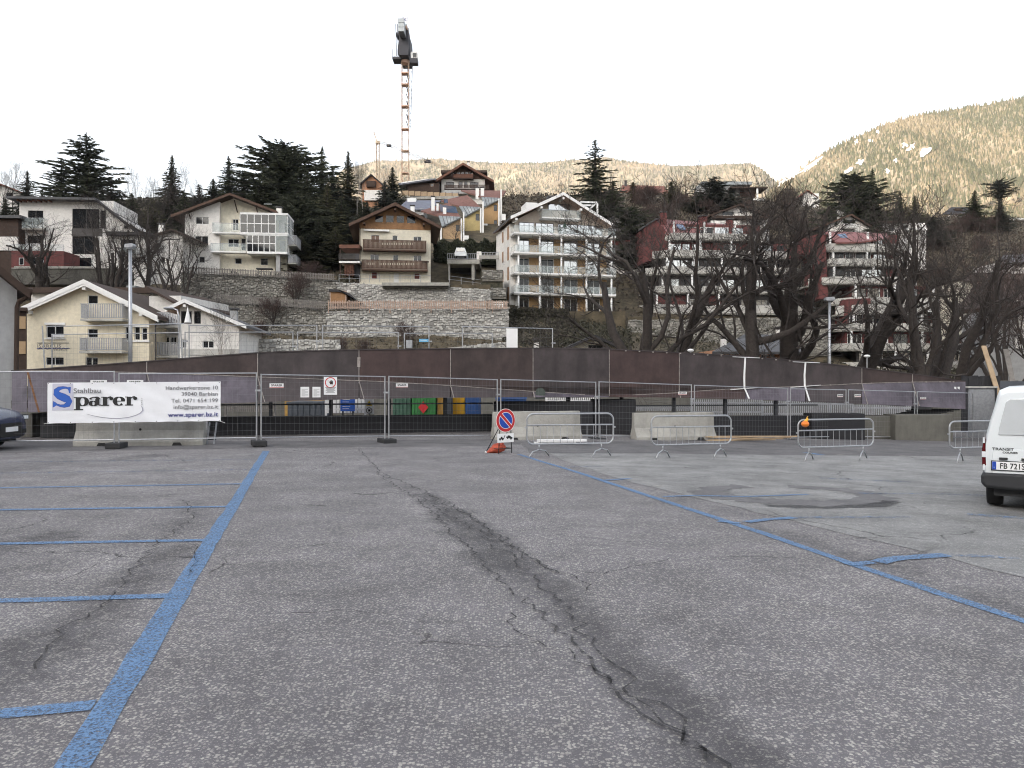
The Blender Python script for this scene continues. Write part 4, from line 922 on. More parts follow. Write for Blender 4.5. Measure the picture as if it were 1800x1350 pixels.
def parking_sign():
    c = gp(888, 797); r = empty('no_parking_sign', c, R(36), label='no parking sign with tow away plate on a folding stand', cat='sign'); s = c.y / F
    cz = (797 - 739) * s; rad = .292
    def dsc(rad, y, m, name, par):
        t = MB(); n = 40; t.add([(rad*math.cos(2*math.pi*k/n), y, cz + rad*math.sin(2*math.pi*k/n)) for k in range(n)] + [(rad*math.cos(2*math.pi*k/n), y + .004, cz + rad*math.sin(2*math.pi*k/n)) for k in range(n)],
            [tuple(range(n)), tuple(range(2*n-1, n-1, -1))] + [(k, (k+1) % n, (k+1) % n + n, k + n) for k in range(n)]); return t.build(name, m, par)
    d0 = dsc(rad, -.02, M['white_sheet'], 'sign_disc', r); dsc(rad - .012, -.024, M['print_red'], 'red_ring', d0); dsc(rad - .085, -.028, M['white_sheet'], 'white_ring', d0); dsc(rad - .098, -.032, M['sign_blue'], 'blue_field', d0)
    def slash(w, y, m, name):
        t = MB(); L_ = rad - .08; u = Vector((-.7071, 0, .7071)); v = Vector((.7071, 0, .7071)); o = Vector((0, y, cz))
        t.add([o - u*L_ - v*w, o + u*L_ - v*w, o + u*L_ + v*w, o - u*L_ + v*w], [(0,3,2,1)]); t.build(name, m, d0)
    slash(.047, -.036, M['white_sheet'], 'slash_edge'); slash(.034, -.0365, M['print_red'], 'slash')
    z0, z1 = (797 - 777.5) * s, (797 - 762) * s; w = .25
    t = MB(); t.box(-w, -.02, z0, w, -.014, z1); pl = t.build('tow_plate', M['white_sheet'], r)
    def ico(polys, name):
        t = MB(); 
        for k, p in enumerate(polys): t.add([(x, -.022 - .0004*k, z0 + (z1 - z0) * z) for x, z in p], [tuple(range(len(p)))])
        t.build(name, M['print_black'], pl)
    def rd(cx, cz_, r_): return [(cx + r_*math.cos(a), cz_ + r_*math.sin(a)/(z1 - z0)) for a in np.linspace(0, 6.28, 11)[:-1]]
    ico([[(-.20,.35),(-.06,.35),(-.06,.5),(-.09,.52),(-.11,.66),(-.15,.66),(-.15,.5),(-.20,.48)], [(-.07,.45),(-.03,.82),(-.015,.80),(-.05,.42)], rd(-.17,.33,.022), rd(-.09,.33,.022)], 'tow_truck_icon')
    ico([[(.02,.50),(.20,.38),(.21,.52),(.17,.60),(.13,.75),(.07,.78),(.05,.64),(.01,.62)], rd(.06,.46,.022), rd(.16,.38,.022), [(-.02,.80),(-.015,.78),(.04,.62),(.03,.62)]], 'towed_car_icon')
    t = MB()
    for s_ in (-1, 1):
        t.tube([(s_*.2, 0, .0), (s_*.16, -.01, cz - .1)], .012, 5); t.tube([(s_*.2, .55, 0), (s_*.15, .0, cz - .12)], .012, 5)
    t.tube([(-.19, 0, .12), (.19, 0, .12)], .01, 5); t.tube([(-.19, .42, .12), (.19, .42, .12)], .01, 5); t.tube([(-.2,0,.12),(-.2,.42,.12)], .009, 5); t.tube([(.2,0,.12),(.2,.42,.12)], .009, 5)
    t.build('stand', M['print_black'], r)
parking_sign()
def sandbag():
    c = gp(872, 796); r = empty('sandbag', c, R(20), label='crumpled red sandbag lying on the foot of the no parking sign', cat='sandbag'); t = MB(); n, m = 26, 16
    for j in range(m + 1):
        for i in range(n):
            a, e = 2*math.pi*i/n, math.pi*(j/m) - math.pi/2; x = math.cos(e)*math.cos(a); y = math.cos(e)*math.sin(a); z = math.sin(e)
            f = 1 + .22*noise.noise((x*3, y*3, z*3)) + .10*noise.noise((x*8, y*8, z*7))
            hx = x * f; hgt = (.30 if hx > -.2 else .30 * max(.18, 1 + (hx + .2) * 1.05)); t.v.append((hx*.27, y*f*.15, max(.004, .13*hgt/.30 + z*f*hgt*.52 + (.05*max(0, hx))))); t.a.append(0)
    t.f = [(j*n+i, j*n+(i+1)%n, (j+1)*n+(i+1)%n, (j+1)*n+i) for j in range(m) for i in range(n)]
    b = t.build('bag', M['bag_red'], r, smooth=True)
    t = MB(); t.tube([(.12,-.1,.22),(.16,-.13,.32),(.2,-.06,.34),(.21,.02,.24)], .012, 5); t.build('handle', M['bag_red'], r)
    t = MB(); ball(t, (-.30, 0, .03), .03); t.build('tied_end', M['white_sheet'], r, smooth=True); r.scale = (.9, .9, .8)
sandbag()
# ------------------------------------------------------------------ building kit: everything is given on the photo's facade planes
def clip_poly(poly, a, b, c):              # keep a*x + b*z <= c
    out = []
    for i, p in enumerate(poly):
        q = poly[(i + 1) % len(poly)]; dp = a*p[0] + b*p[1] - c; dq = a*q[0] + b*q[1] - c
        if dp <= 0: out.append(p)
        if dp * dq < 0: t = dp / (dp - dq); out.append((p[0] + (q[0]-p[0])*t, p[1] + (q[1]-p[1])*t))
    return out
class Bld:
    def __init__(s, name, label, D, pxc, ybase, rz=0.0, cat='house', group=None, sink=1.5):
        s.O = at(pxc, ybase, D); s.rz = R(rz); s.r = empty(name, s.O, s.rz, label=label, cat=cat, group=group); s.sink = sink
    def P(s, px, py, yo=0.0):
        c, n = math.cos(s.rz), math.sin(s.rz); ox, oy = s.O.x - n*yo, s.O.y + c*yo; k = (px - 900) / F
        t = (k*oy - ox) / (c - k*n); dpt = oy + t*n; return t, HC + (675 - py) / F * dpt - s.O.z
    def X(s, px, yo=0.0): return s.P(px, 675, yo)[0]
    def wall(s, x0, x1, yt, yb, m, dep=8.0, wins=(), roof=None, yo=0.0, name='wall', sides=True, rec=.16):
        """wall block with real openings; wins: (x0,x1,y0,y1[,nx[,frame[,glass[,ny]]]]); roof: (apex, left, right) photo points clipping the gable"""
        X0, X1 = s.X(x0, yo), s.X(x1, yo); xm = (x0 + x1) / 2; Z1 = s.P(xm, yt, yo)[1]; Z0 = s.P(xm, yb, yo)[1]
        if yb >= 9000: Z0 = -s.sink
        W = []
        for w in wins:
            mx = (w[0] + w[1]) / 2; W.append((s.X(w[0], yo), s.X(w[1], yo), s.P(mx, w[3], yo)[1], s.P(mx, w[2], yo)[1]))
        cl = []
        if roof:
            A, Lp, Rp = [s.P(*p, yo) for p in roof]
            for p, q, sg in ((Lp, A, 1), (A, Rp, 1)):
                a, b = -(q[1]-p[1]), (q[0]-p[0]); cl.append((a, b, a*p[0] + b*p[1] - .04))
            Z1 = A[1]
        xs = sorted({X0, X1, *[v for w in W for v in w[:2] if X0 < v < X1]}); zs = sorted({Z0, Z1, *[v for w in W for v in w[2:] if Z0 < v < Z1]})
        mb = MB()
        for a, b in zip(xs, xs[1:]):
            for c, d in zip(zs, zs[1:]):
                mx, mz = (a+b)/2, (c+d)/2
                if any(w[0] < mx < w[1] and w[2] < mz < w[3] for w in W): continue
                p = [(a,c),(b,c),(b,d),(a,d)]
                for k in cl: p = clip_poly(p, *k) if p else p
                if len(p) > 2: mb.poly([(x, yo, z) for x, z in p])
        for w in W:
            a, b, c, d = w
            mb.poly([(a,yo,c),(b,yo,c),(b,yo+rec,c),(a,yo+rec,c)]); mb.poly([(a,yo,d),(a,yo+rec,d),(b,yo+rec,d),(b,yo,d)])
            mb.poly([(a,yo,c),(a,yo+rec,c),(a,yo+rec,d),(a,yo,d)]); mb.poly([(b,yo,c),(b,yo,d),(b,yo+rec,d),(b,yo+rec,c)])
        if sides:
            out = [(X0,Z0),(X1,Z0),(X1,Z1),(X0,Z1)]
            for k in cl: out = clip_poly(out, *k)
            n = len(out)
            for i in range(n):
                p, q = out[i], out[(i+1) % n]; mb.poly([(p[0],yo,p[1]),(p[0],yo+dep,p[1]),(q[0],yo+dep,q[1]),(q[0],yo,q[1])])
            mb.poly([(x, yo+dep, z) for x, z in out][::-1])
        mb.build(name, M[m], s.r)
        for w, q in zip(wins, W): s._win(q, yo, *w[4:], rec=rec)
    def _win(s, q, yo, nx=1, frame='frame_white', glass='glass', ny=1, rec=.16, fw=.055):
        a, b, c, d = q; f = MB(); y0, y1 = yo + rec - .07, yo + rec
        for x in (a, b - fw): f.box(x, y0, c, x + fw, y1, d)
        for z in (c, d - fw): f.box(a + fw, y0, z, b - fw, y1, z + fw)
        for k in range(1, nx): x = a + (b-a)*k/nx; f.box(x - fw*.5, y0 + .003, c + fw, x + fw*.5, y1, d - fw)
        for k in range(1, ny): z = c + (d-c)*k/ny; f.box(a + fw, y0 + .004, z - fw*.5, b - fw, y1, z + fw*.5)
        o = f.build('window', M[frame], s.r)
        p = MB(); jt = random.uniform(-.012, .012); p.poly([(a,y1-.02+jt,c),(b,y1-.02-jt,c),(b,y1-.02-jt+.004,d),(a,y1-.02+jt+.004,d)]); p.build('pane', M[glass], o)
    def win(s, x0, x1, y0, y1, nx=1, frame='frame_white', glass='glass', ny=1, yo=0.0, out=.05):
        mx = (x0+x1)/2; s._win((s.X(x0,yo), s.X(x1,yo), s.P(mx,y1,yo)[1], s.P(mx,y0,yo)[1]), yo - out - .16, nx, frame, glass, ny)
    def box(s, name, m, x0, x1, yt, yb, y0, y1, bev=0):
        """box whose front (local depth y0) is seen at the given photo rectangle"""
        xm = (x0+x1)/2; mb = MB(); mb.box(s.X(x0,y0), y0, s.P(xm,yb,y0)[1], s.X(x1,y0), y1, s.P(xm,yt,y0)[1]); o = mb.build(name, M[m], s.r)
        return bevel(o, bev) if bev else o
    def gable(s, apex, lt, rt, y0, y1, m, th=.22, soffit=None, edge=None, name='roof', eh=.28):
        A, Lp, Rp = s.P(*apex, y0), s.P(*lt, y0), s.P(*rt, y0); rf = None
        for p in (Lp, Rp):
            t = MB(); t.prism([(p[0], p[1]), (A[0], A[1]), (A[0], A[1]-th), (p[0], p[1]-th)], y0, y1); rf = t.build(name, M[m], s.r)
            if soffit:
                t = MB(); t.prism([(p[0]+(A[0]-p[0])*.005, p[1]-th-.004+.005*(A[1]-p[1])), (A[0], A[1]-th-.004), (A[0], A[1]-th-.03), (p[0], p[1]-th-.03)], y0+.05, y1-.05); t.build('soffit', M[soffit], rf)
            if edge:
                t = MB(); t.prism([(p[0], p[1]+.03), (A[0], A[1]+.03), (A[0], A[1]+.03-eh), (p[0], p[1]+.03-eh)], y0-.05, y0-.004); t.build('bargeboard', M[edge], rf)
        return rf
    def purlins(s, pts, y0, y1, m, sz=.16):
        for p in pts:
            x, z = s.P(*p, y0); t = MB(); t.box(x-sz/2, y0, z-sz, x+sz/2, y1, z); t.build('purlin', M[m], s.r)
    def balcony(s, x0, x1, yr, yf, dep, style='bars', m='white_paint', slab='concrete', yo=0.0, gap=.45, st=.13, sub=None):
        yy = yo - dep; X0, X1 = s.X(x0,yy), s.X(x1,yy); xm = (x0+x1)/2; zf = s.P(xm,yf,yy)[1]; zr = s.P(xm,yr,yy)[1]
        t = MB(); t.box(X0, yy, zf-.18, X1, yo, zf); bo = t.build('balcony', M[slab], s.r)
        t = MB()
        for a, b in (((X0,yy+.03,zr),(X1,yy+.03,zr)), ((X0+.03,yy,zr),(X0+.03,yo,zr)), ((X1-.03,yy,zr),(X1-.03,yo,zr))): t.bar(a, b, .07, .05)
        t.build('handrail', M[m], bo)
        if style == 'glass':
            t = MB(); t.box(X0+.02, yy+.02, zf+.03, X1-.02, yy+.035, zr-.03); t.box(X0+.02, yy+.05, zf+.03, X0+.035, yo, zr-.03); t.box(X1-.035, yy+.05, zf+.03, X1-.02, yo, zr-.03); t.build('glass_panel', M['glass_rail'], bo)
            n = max(2, int((X1-X0)/1.2))
            for k in range(n+1):
                x = X0+.03+(X1-X0-.06)*k/n; q = MB(); q.box(x-.02, yy+.04, zf, x+.02, yy+.075, zr); q.build('post', M['galv_dull'], bo)
        elif style == 'solid':
            t = MB(); t.box(X0, yy, zf, X1, yy+.12, zr-.03); t.box(X0, yy+.12, zf, X0+.12, yo, zr-.03); t.box(X1-.12, yy+.12, zf, X1, yo, zr-.03); t.build('parapet', M[m], bo)
        else:
            t = MB(); w = st*(1-gap)
            for k in range(int((X1-X0)/st)+1):
                x = X0+.03+st*k
                if x+w < X1: t.box(x, yy+.035, zf+.06, x+w, yy+.06, zr-.02)
            for k in range(int(dep/st)):
                y = yy+.1+st*k; t.box(X0+.03, y, zf+.06, X0+.055, y+w, zr-.02); t.box(X1-.055, y, zf+.06, X1-.03, y+w, zr-.02)
            t.build('boards', M[m], bo, kind='stuff')
            q = MB(); q.box(X0, yy+.065, zf+.09, X1, yy+.09, zf+.15); q.build('bottom_rail', M[m], bo)
        return bo
    def chimney(s, x, yt, yb, wpx, yo, m='plaster_white', cap='roof_grey'):
        X0, X1 = s.X(x-wpx/2,yo), s.X(x+wpx/2,yo); z0, z1 = s.P(x,yb,yo)[1], s.P(x,yt,yo)[1]; h = X1-X0
        t = MB(); t.box(X0, yo, z0-.8, X1, yo+h, z1-.25); c = t.build('chimney', M[m], s.r)
        t = MB(); t.box(X0-.08, yo-.08, z1-.12, X1+.08, yo+h+.08, z1)
        for a in (X0+.03, X1-.13):
            for b in (yo+.03, yo+h-.13): t.box(a, b, z1-.25, a+.1, b+.1, z1-.12)
        t.build('chimney_cap', M[cap], c)

# ---- yellow house with lettering (70 m)
b = Bld('yellow_house', 'pale yellow gabled house with white slatted balconies and lettering on its front', 70, 150, 645, 2, sink=6)
rf = ((147,491.5),(35,541),(277,555.5))
b.wall(47, 262, 500, 9999, 'plaster_yellow', 11, [(81,112,571,594,2),(154,172,519,534,1),(154,172,578,594,1),(80,112,628,642,2),(220,232,574,598,1),(236,246,574,598,1),(249,259,576,598,1),(150,172,628,645,2)], rf)
b.gable(rf[0], rf[1], rf[2], -.9, 12, 'roof_brown', .25, 'wood_pale', 'white_paint', eh=.38)
t = MB(); A, Lp, Rp = [b.P(*p, -1.0) for p in rf]
for p in (Lp, Rp): t.prism([(p[0], p[1]-.28), (A[0], A[1]-.28), (A[0], A[1]-.52), (p[0], p[1]-.52)], -.9, -.78)
t.build('second_bargeboard', M['white_paint'], b.r, kind='stuff')
b.purlins([(147,503),(46,545),(247,549)], -.8, 0, 'white_paint', .3)
b.balcony(141, 215, 534, 560, 1.3, 'boards', 'galv_dull', 'parapet', st=.15); b.balcony(139, 214, 594, 617, 1.3, 'boards', 'galv_dull', 'parapet', st=.15)
b.box('sill', 'white_paint', 78, 115, 594, 596.5, -.12, 0); b.box('bay_band', 'white_paint', 216, 262, 598, 601, -.15, 0); b.box('shutter_box', 'white_paint', 78, 114, 567, 571, -.1, 0); b.box('bay_cornice', 'white_paint', 217, 262, 572, 575, -.15, -.02)
b.box('notice_sheet', 'white_sheet', 92, 113, 587.5, 592.5, -.3, -.28)
x, z = b.P(65, 611, -.02); lettering('ISARCUS', .42, (x, -.02, z), (R(90),0,0), M['print_grey'], b.r, 'LEFT', 0, 1.18, sp=1.12)
x, z = b.P(92, 616.5, -.02); lettering('residence', .22, (x, -.02, z), (R(90),0,0), M['print_grey'], b.r, 'LEFT', 0, 1.0, sp=1.5)
t = MB(); pts = []
for k in range(41): px = 65 + 57*k/40; X_, Z_ = b.P(px, 612.6 + .7*math.sin(k*1.1), -.03); pts.append((X_, -.03, Z_))
t.tube(pts, .04, 4); t.build('wave_line', M['print_navy'], b.r)
t = MB(); X_, Z_ = b.P(65, 602.8, -.03); X2, _ = b.P(121, 602.8, -.03); t.box(X_, -.04, Z_-.03, X2, -.01, Z_+.03); t.build('letter_line', M['print_grey'], b.r)
t = MB(); X_ = b.X(270,-.6); t.tube([(b.X(277,-.8), -.7, b.P(277,559,-.7)[1]), (X_, -.2, b.P(270,570,-.2)[1]), (X_, -.1, -5)], .06, 6); t.build('downpipe', M['frame_dark'], b.r)
# white wing to its right with side balconies
b = Bld('white_annex', 'white annex with side balconies between yellow house and small gabled house', 74, 295, 640, -8, sink=6)
b.wall(262, 318, 520, 9999, 'plaster_white', 9, [(290,297,592,606,1),(299,310,592,606,2)], name='wall')
b.balcony(274, 315, 549, 572, 2.2, 'boards', 'galv_dull', 'parapet', st=.15); b.balcony(272, 316, 602, 625, 2.2, 'boards', 'galv_dull', 'parapet', st=.15)
t = MB(); z = b.P(290,519,-1)[1]; t.prism([(b.X(258,-1), z+.9), (b.X(318,-1), z-.9), (b.X(318,-1), z-1.1), (b.X(258,-1), z+.65)], -1.2, 9.5); t.build('roof', M['roof_brown'], b.r)
# long white loft with dark roof behind the yellow house
b = Bld('white_loft', 'white boarded loft with flat dark brown roof behind the yellow house', 84, 165, 560, 1, sink=10)
b.wall(55, 268, 513, 9999, 'plaster_white', 7, [])
b.box('roof', 'roof_brown', 45, 276, 505, 514.5, -.9, 8); b.box('dormer', 'zinc', 222, 238, 502, 506, 1, 2.5)
t = MB(); X_, Z_ = b.P(262,521,-.3); t.tube([(X_+.6,-.8,Z_+.3),(X_-.1,-.2,Z_),(X_-.2,-.1,Z_-3)], .07, 6); t.build('downpipe', M['frame_dark'], b.r)
# small white gabled house
b = Bld('white_house', 'small white house with dark gable window right of the yellow house', 66, 370, 640, 6, sink=6)
rf = ((324,526),(290,542),(433,572))
b.wall(316, 420, 520, 9999, 'plaster_white', 9, [(318,337,547,569,2,'frame_dark'),(341,353,547,569,1,'frame_dark'),(356,376,599,612,2),(320,328,596,612,1)], rf)
b.gable(rf[0], rf[1], rf[2], -.9, 9.5, 'roof_grey', .2, 'wood_pale', 'white_paint', eh=.3)
b.purlins([(324,534),(400,561)], -.8, 0, 'white_paint', .25); b.box('band', 'parapet', 318, 420, 613, 624, -.1, 0)
t = MB(); X_, Z_ = b.P(330,567,-1); t.add([(X_+.28*math.cos(a), -1+.28*math.sin(a), Z_) for a in np.linspace(0,6.28,9)[:-1]] + [(X_,-1,Z_+1.35)], [(k,(k+1)%8,8) for k in range(8)]); t.build('folded_parasol', M['white_sheet'], b.r)
b.chimney(410, 541, 560, 12, 3, 'plaster_grey')
# grey plastered building at the left edge
b = Bld('grey_building', 'grey plastered building with dark eave and brown downpipe at the left edge', 27.5, 20, 770, 37, cat='building', sink=1)
rf = ((-170,330),(-420,430),(53,512))
b.wall(-380, 30, 400, 9999, 'plaster_grey', 7, [(-120,-80,600,680,2)], rf)
b.gable(rf[0], rf[1], rf[2], -.7, 7.5, 'roof_brown', .18, 'wood_dark', 'wood_dark', eh=.3)
t = MB(); P_ = lambda x, y, yo: (b.P(x,y,yo)[0], yo, b.P(x,y,yo)[1]); t.tube([P_(54,508,-.6), P_(52,517,-.5), P_(46,524,-.3), P_(34,529,-.12), P_(30,540,-.1), P_(28.5,650,-.1), P_(28.5,720,-.1)], .075, 8); t.build('downpipe', M['wood_dark'], b.r, smooth=True)
t = MB(); q0 = P_(54,511,-.7); t.tube([q0, (q0[0], 7.5, q0[2])], .07, 6); t.build('gutter', M['wood_dark'], b.r)
# orange sliver between grey building and yellow house
b = Bld('brown_house', 'narrow strip of orange wall and brown woodwork beside the grey building', 66, 38, 645, 30, sink=5)
b.wall(28, 46, 545, 9999, 'wood_dark', 2); b.box('panel', 'plaster_pink', 33, 45, 556, 578, -.1, -.01); b.box('panel', 'plaster_pink', 32, 45, 600, 622, -.1, -.01); b.box('roof', 'roof_brown', 22, 48, 540, 546, -.5, 2.2)

# ---- modern white house, left
b = Bld('modern_house', 'modern white house with large dark windows and mono pitch roof on the left', 106, 140, 478, 4, sink=4)
b.wall(34, 200, 352, 9999, 'plaster_white', 8, [(49,76,370,395,2,'frame_dark'),(48,75,414,428,3,'frame_dark'),(127,175,367,402,2,'frame_dark','glass'),(127,168,415,447,2,'frame_dark'),(176,186,370,402,1,'frame_dark')], None)
t = MB(); X0, z0 = b.P(12,345,-1.2); X1, z1 = b.P(168,348,-1.2); t.prism([(X0,z0),(X1,z1),(X1,z1-.3),(X0,z0-.3)], -1.4, 9); t.build('roof', M['roof_grey'], b.r)
for k in range(7):
    X_, Z_ = b.P(30+9*k, 349.5, -1.1); t = MB(); t.box(X_-.07, -1.1, Z_-.25, X_+.07, 0, Z_); t.build('rafter', M['wood_red'], b.r)
b.wall(200, 240, 390, 9999, 'plaster_white', 7, [(218,226,396,402,1,'frame_dark')], ((200,372),(199,372),(243,402)), yo=.05)
t = MB(); X0, z0 = b.P(166,347,-.8); X1, z1 = b.P(243,408,-.8); t.prism([(X0,z0),(X1,z1),(X1,z1-.35),(X0,z0-.35)], -1, 8.4); t.build('roof', M['roof_dark'], b.r)
b.balcony(38, 76, 383, 401, 1.2, 'glass', 'galv_dull', 'concrete')
b.wall(188, 258, 413, 9999, 'plaster_white', 5, [(212,238,421,445,2,'frame_dark')], yo=-1.5); b.box('canopy', 'roof_dark', 186, 262, 407, 413, -2.3, 3); b.balcony(208, 250, 436, 450, 1.0, 'glass', 'galv_dull', 'concrete', yo=-1.5)
b.box('garage_door', 'glass', 128, 160, 453, 468, -.12, -.02); b.box('dark_panel', 'frame_dark', 126, 180, 402, 415, -.06, -.01); b.box('aerial', 'zinc', 62, 63, 334, 343, 1, 1.1)
b = Bld('red_pavilion', 'low red garden pavilion with two white windows below the modern white house', 101, 66, 474, 2, sink=3)
b.wall(20, 112, 441, 9999, 'plaster_red', 4, [(33,42,453,466,1),(55,77,452,466,2)], rec=.1); b.balcony(20, 112, 430, 441, .1, 'glass', 'galv_dull', 'concrete', yo=.15); b.box('plinth', 'concrete', 25, 160, 468, 470.5, -.6, -.02)
b = Bld('white_studio', 'small white house with curved dark roof between the two large left houses', 107, 285, 470, -4, sink=4)
b.wall(255, 322, 410, 9999, 'plaster_white', 6, [(270,279,427,438,1,'frame_dark'),(283,290,452,462,1,'frame_dark')], ((302,404),(250,417),(330,416)))
b.gable((302,402), (246,418), (332,416), -.8, 6.5, 'roof_brown', .2); b.chimney(282, 392, 404, 8, 2)
# ---- white house with glass verandas
b = Bld('veranda_house', 'tall white house with two stacked glass verandas above the stone wall', 112, 415, 478, 6, sink=3)
rf = ((404,339),(300,378),(487,371))
b.wall(325, 386, 350, 9999, 'plaster_white', 9, [(344,367,381,394,2),(343,366,415,429,2),(348,360,451,462,1)], rf)
b.wall(386, 483, 352, 9999, 'plaster_cream', 8, [(409,419,385,405,2),(401,420,420,434,2),(424,432,419,440,1),(413,425,454,464,1),(458,471,454,466,1)], rf, yo=.9)
b.gable(rf[0], rf[1], rf[2], -1.3, 10, 'roof_brown', .25, 'wood_dark', 'wood_brown', eh=.35)
t = MB()
for px, py in ((412,352),(331,372),(450,362)):
    X_, Z_ = b.P(px, py, -1.0); t.bar((X_, -1.0, Z_), (X_, .8, Z_-1.3), .12, .14)
t.build('bracket', M['wood_dark'], b.r, kind='stuff')
b.balcony(373, 424, 392, 408, 1.2, 'glass', 'galv_dull', 'white_paint', yo=.3); b.balcony(370, 432, 428, 441.5, 1.4, 'glass', 'galv_dull', 'white_paint', yo=.3)
def veranda(x0, x1, x2, yt, yb, lab):
    # glazed box: front bays white framed, clear corner, side bays
    yy = -1.6; X0, X1, X2 = b.X(x0,yy), b.X(x1,yy), b.X(x2,yy); zb, zt = b.P(x0,yb,yy)[1], b.P(x0,yt,yy)[1]; f = MB()
    f.box(X0, yy, zt-.28, X2, 3.5, zt); f.box(X0, yy, zb-.32, X2, 3.5, zb)
    o = f.build('veranda', M['white_paint'], b.r)
    n = 5; zm = zb + (zt-zb)*.45
    for k in range(n+1):
        t = MB(); x = X0 + (X1-X0)*k/n; t.box(x-.05, yy+.02, zb, x+.05, yy+.1, zt-.28); t.build('mullion', M['white_paint'], o)
    t = MB(); t.box(X0, yy+.03, zm-.06, X1, yy+.09, zm+.06); t.build('transom', M['white_paint'], o)
    t = MB(); t.box(X0, yy+.05, zb, X1, yy+.06, zt-.28); t.build('pane', M['glass'], o)
    t = MB(); t.box(X1, yy+.05, zb, X2-.05, yy+.06, zt-.28); t.build('pane', M['glass_rail'], o)
    t = MB(); t.box(X2-.06, yy+.1, zb, X2-.05, 3.4, zt-.28); t.build('pane', M['glass_rail'], o)
    for k in range(5):
        t = MB(); y = yy+.1+k*1.1; t.box(X2-.09, y, zb, X2-.02, y+.08, zt-.28); t.build('mullion', M['white_paint'], o)
    t = MB(); t.box(X2-.09, yy+.1, zm-.05, X2-.02, 3.4, zm+.05); t.build('transom', M['white_paint'], o)
    for k in range(3):
        t = MB(); x = X0 + (X2-X0)*(.2+.3*k); t.box(x-.4, 1.0, zb+.05, x+.4, 1.05, zt-.5); t.build('curtain', M['curtain'], o)
veranda(422, 484, 506, 373, 408, 1); veranda(434, 484, 505, 410, 441.5, 2)
b.wall(484, 505, 408, 9999, 'plaster_cream', 7, [], yo=1.2, name='side_wall'); b.box('column', 'plaster_grey', 485, 492, 443, 478, -1.2, -.6); b.chimney(490, 363, 374, 9, 3); b.box('aerial', 'zinc', 464, 478, 358, 359, 3, 3.1)
b.balcony(506, 521, 414, 430, 4.2, 'bars', 'galv_dull', 'concrete', yo=3.2); b.balcony(506, 521, 448, 462, 4.2, 'bars', 'galv_dull', 'concrete', yo=3.2)
b.box('garden_table', 'roof_dark', 450, 478, 471, 473, -2, -1)
# ---- chalet in the centre
b = Bld('chalet', 'cream chalet with brown wooden balconies and wood clad gable in the centre', 110, 695, 497, 8, sink=2)
rf = ((694.5,356),(613,393),(775,397.5))
b.wall(632, 757, 403, 9999, 'plaster_cream', 11, [(652,667,413,426,2,'frame_white','shutter_brown'),(690,699,414,424,1),(727,741,416,426,2),(651,666,447,459,2),(691,700,448,460,1),(727,741,449,460,2),(653,663,478,490,1,'frame_white','shutter_red'),(692,701,480,496.5,1,'frame_white','white_paint'),(728,738,480,491,1,'frame_white','shutter_red')])
b.wall(632, 757, 364, 403, 'wood_light', 11, [(659,674,378,391,1,'wood_light'),(678,692.5,378,391.5,1,'wood_light'),(696.5,711,378.5,392,1,'wood_light'),(715,731,379,393,1,'wood_light')], rf, yo=-.06, name='gable_cladding', rec=.12)
for k in range(14):
    X_ = b.X(634+9.2*k,-.08); t = MB(); zt = b.P(634+9.2*k, 377.5, -.08)[1]; zb = b.P(634+9.2*k, 402.5, -.08)[1]
    za = b.P(634+9.2*k, max(396.2 - abs(k-0)*.0, 393.5), -.08)[1]
    t.box(X_-.04, -.085, zb, X_+.04, -.062, za); t.build('batten', M['wood_light'], b.r)
b.gable(rf[0], rf[1], rf[2], -1.6, 12, 'roof_brown', .28, 'wood_brown', 'wood_brown', eh=.42)
b.purlins([(694.5,366),(640,390),(745,392)], -1.5, 0, 'wood_brown', .24)
b.balcony(637.5, 749.5, 422, 438.5, 1.3, 'boards', 'wood_brown', 'wood_brown', gap=.10, st=.17); b.balcony(635.5, 752, 457.5, 473.5, 1.4, 'boards', 'wood_brown', 'wood_brown', gap=.10, st=.17)
for px0, px1, y in ((672,727,428.5),(645,660,463.5),(668,730,464)):
    t = MB()
    for px in np.arange(px0, px1, 3.1): X_, Z_ = b.P(px, y, -1.42); t.box(X_-.025, -1.37, Z_-.14, X_+.025, -1.362, Z_+.14)
    t.build('balcony_cutouts', M['plaster_cream'], b.r, kind='stuff')
b.box('awning', 'white_sheet', 640, 684, 403.5, 406, -.5, -.1); b.box('flower_box', 'wood_dark', 742, 754, 459, 461, -1.7, -1.45)
t = MB(); t.tube([(b.X(633,-.1), -.12, b.P(633,398,-.1)[1]), (b.X(633,-.1), -.12, 0)], .05, 6); t.build('downpipe', M['wood_brown'], b.r)
# terrace slab of the chalet
b = Bld('terrace_slab', 'projecting concrete terrace slab below the cream chalet', 97.3, 730, 506, 0, cat='terrace', sink=1)
b.box('slab', 'concrete', 671, 789, 496.5, 502, 0, 6); b.box('slab_lip', 'concrete_dark', 672, 788, 502.2, 505.5, .4, 6)
# shed and lean-to left of the chalet
b = Bld('woodshed', 'lean-to with stacked red firewood and roof terrace left of the chalet', 108, 612, 487, 0, cat='shed', sink=2)
b.box('post', 'wood_dark', 597, 599, 437, 487, -.1, .1); b.box('roof', 'wood_red', 596, 632, 430, 436, -.4, 4); b.box('terrace_floor', 'white_paint', 596, 632, 457, 462, -.5, 4); b.box('screen', 'bin_grey', 625, 631, 446, 457, -.4, -.3)
b.balcony(595, 632, 446, 456.5, .2, 'bars', 'frame_dark', 'wood_dark', yo=-.3)
for j in range(6):
    for i in range(4): b.box('log', 'wood_red', 605.5+4.1*i, 609+4.1*i, 464.5+3.4*j, 467.3+3.4*j, .1*((i+j)%3), 1.6)
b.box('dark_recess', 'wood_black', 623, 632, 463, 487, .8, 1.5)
b = Bld('garden_shed', 'small orange wooden shed built into the stone wall', 96.5, 596, 533, 0, cat='shed', sink=1)
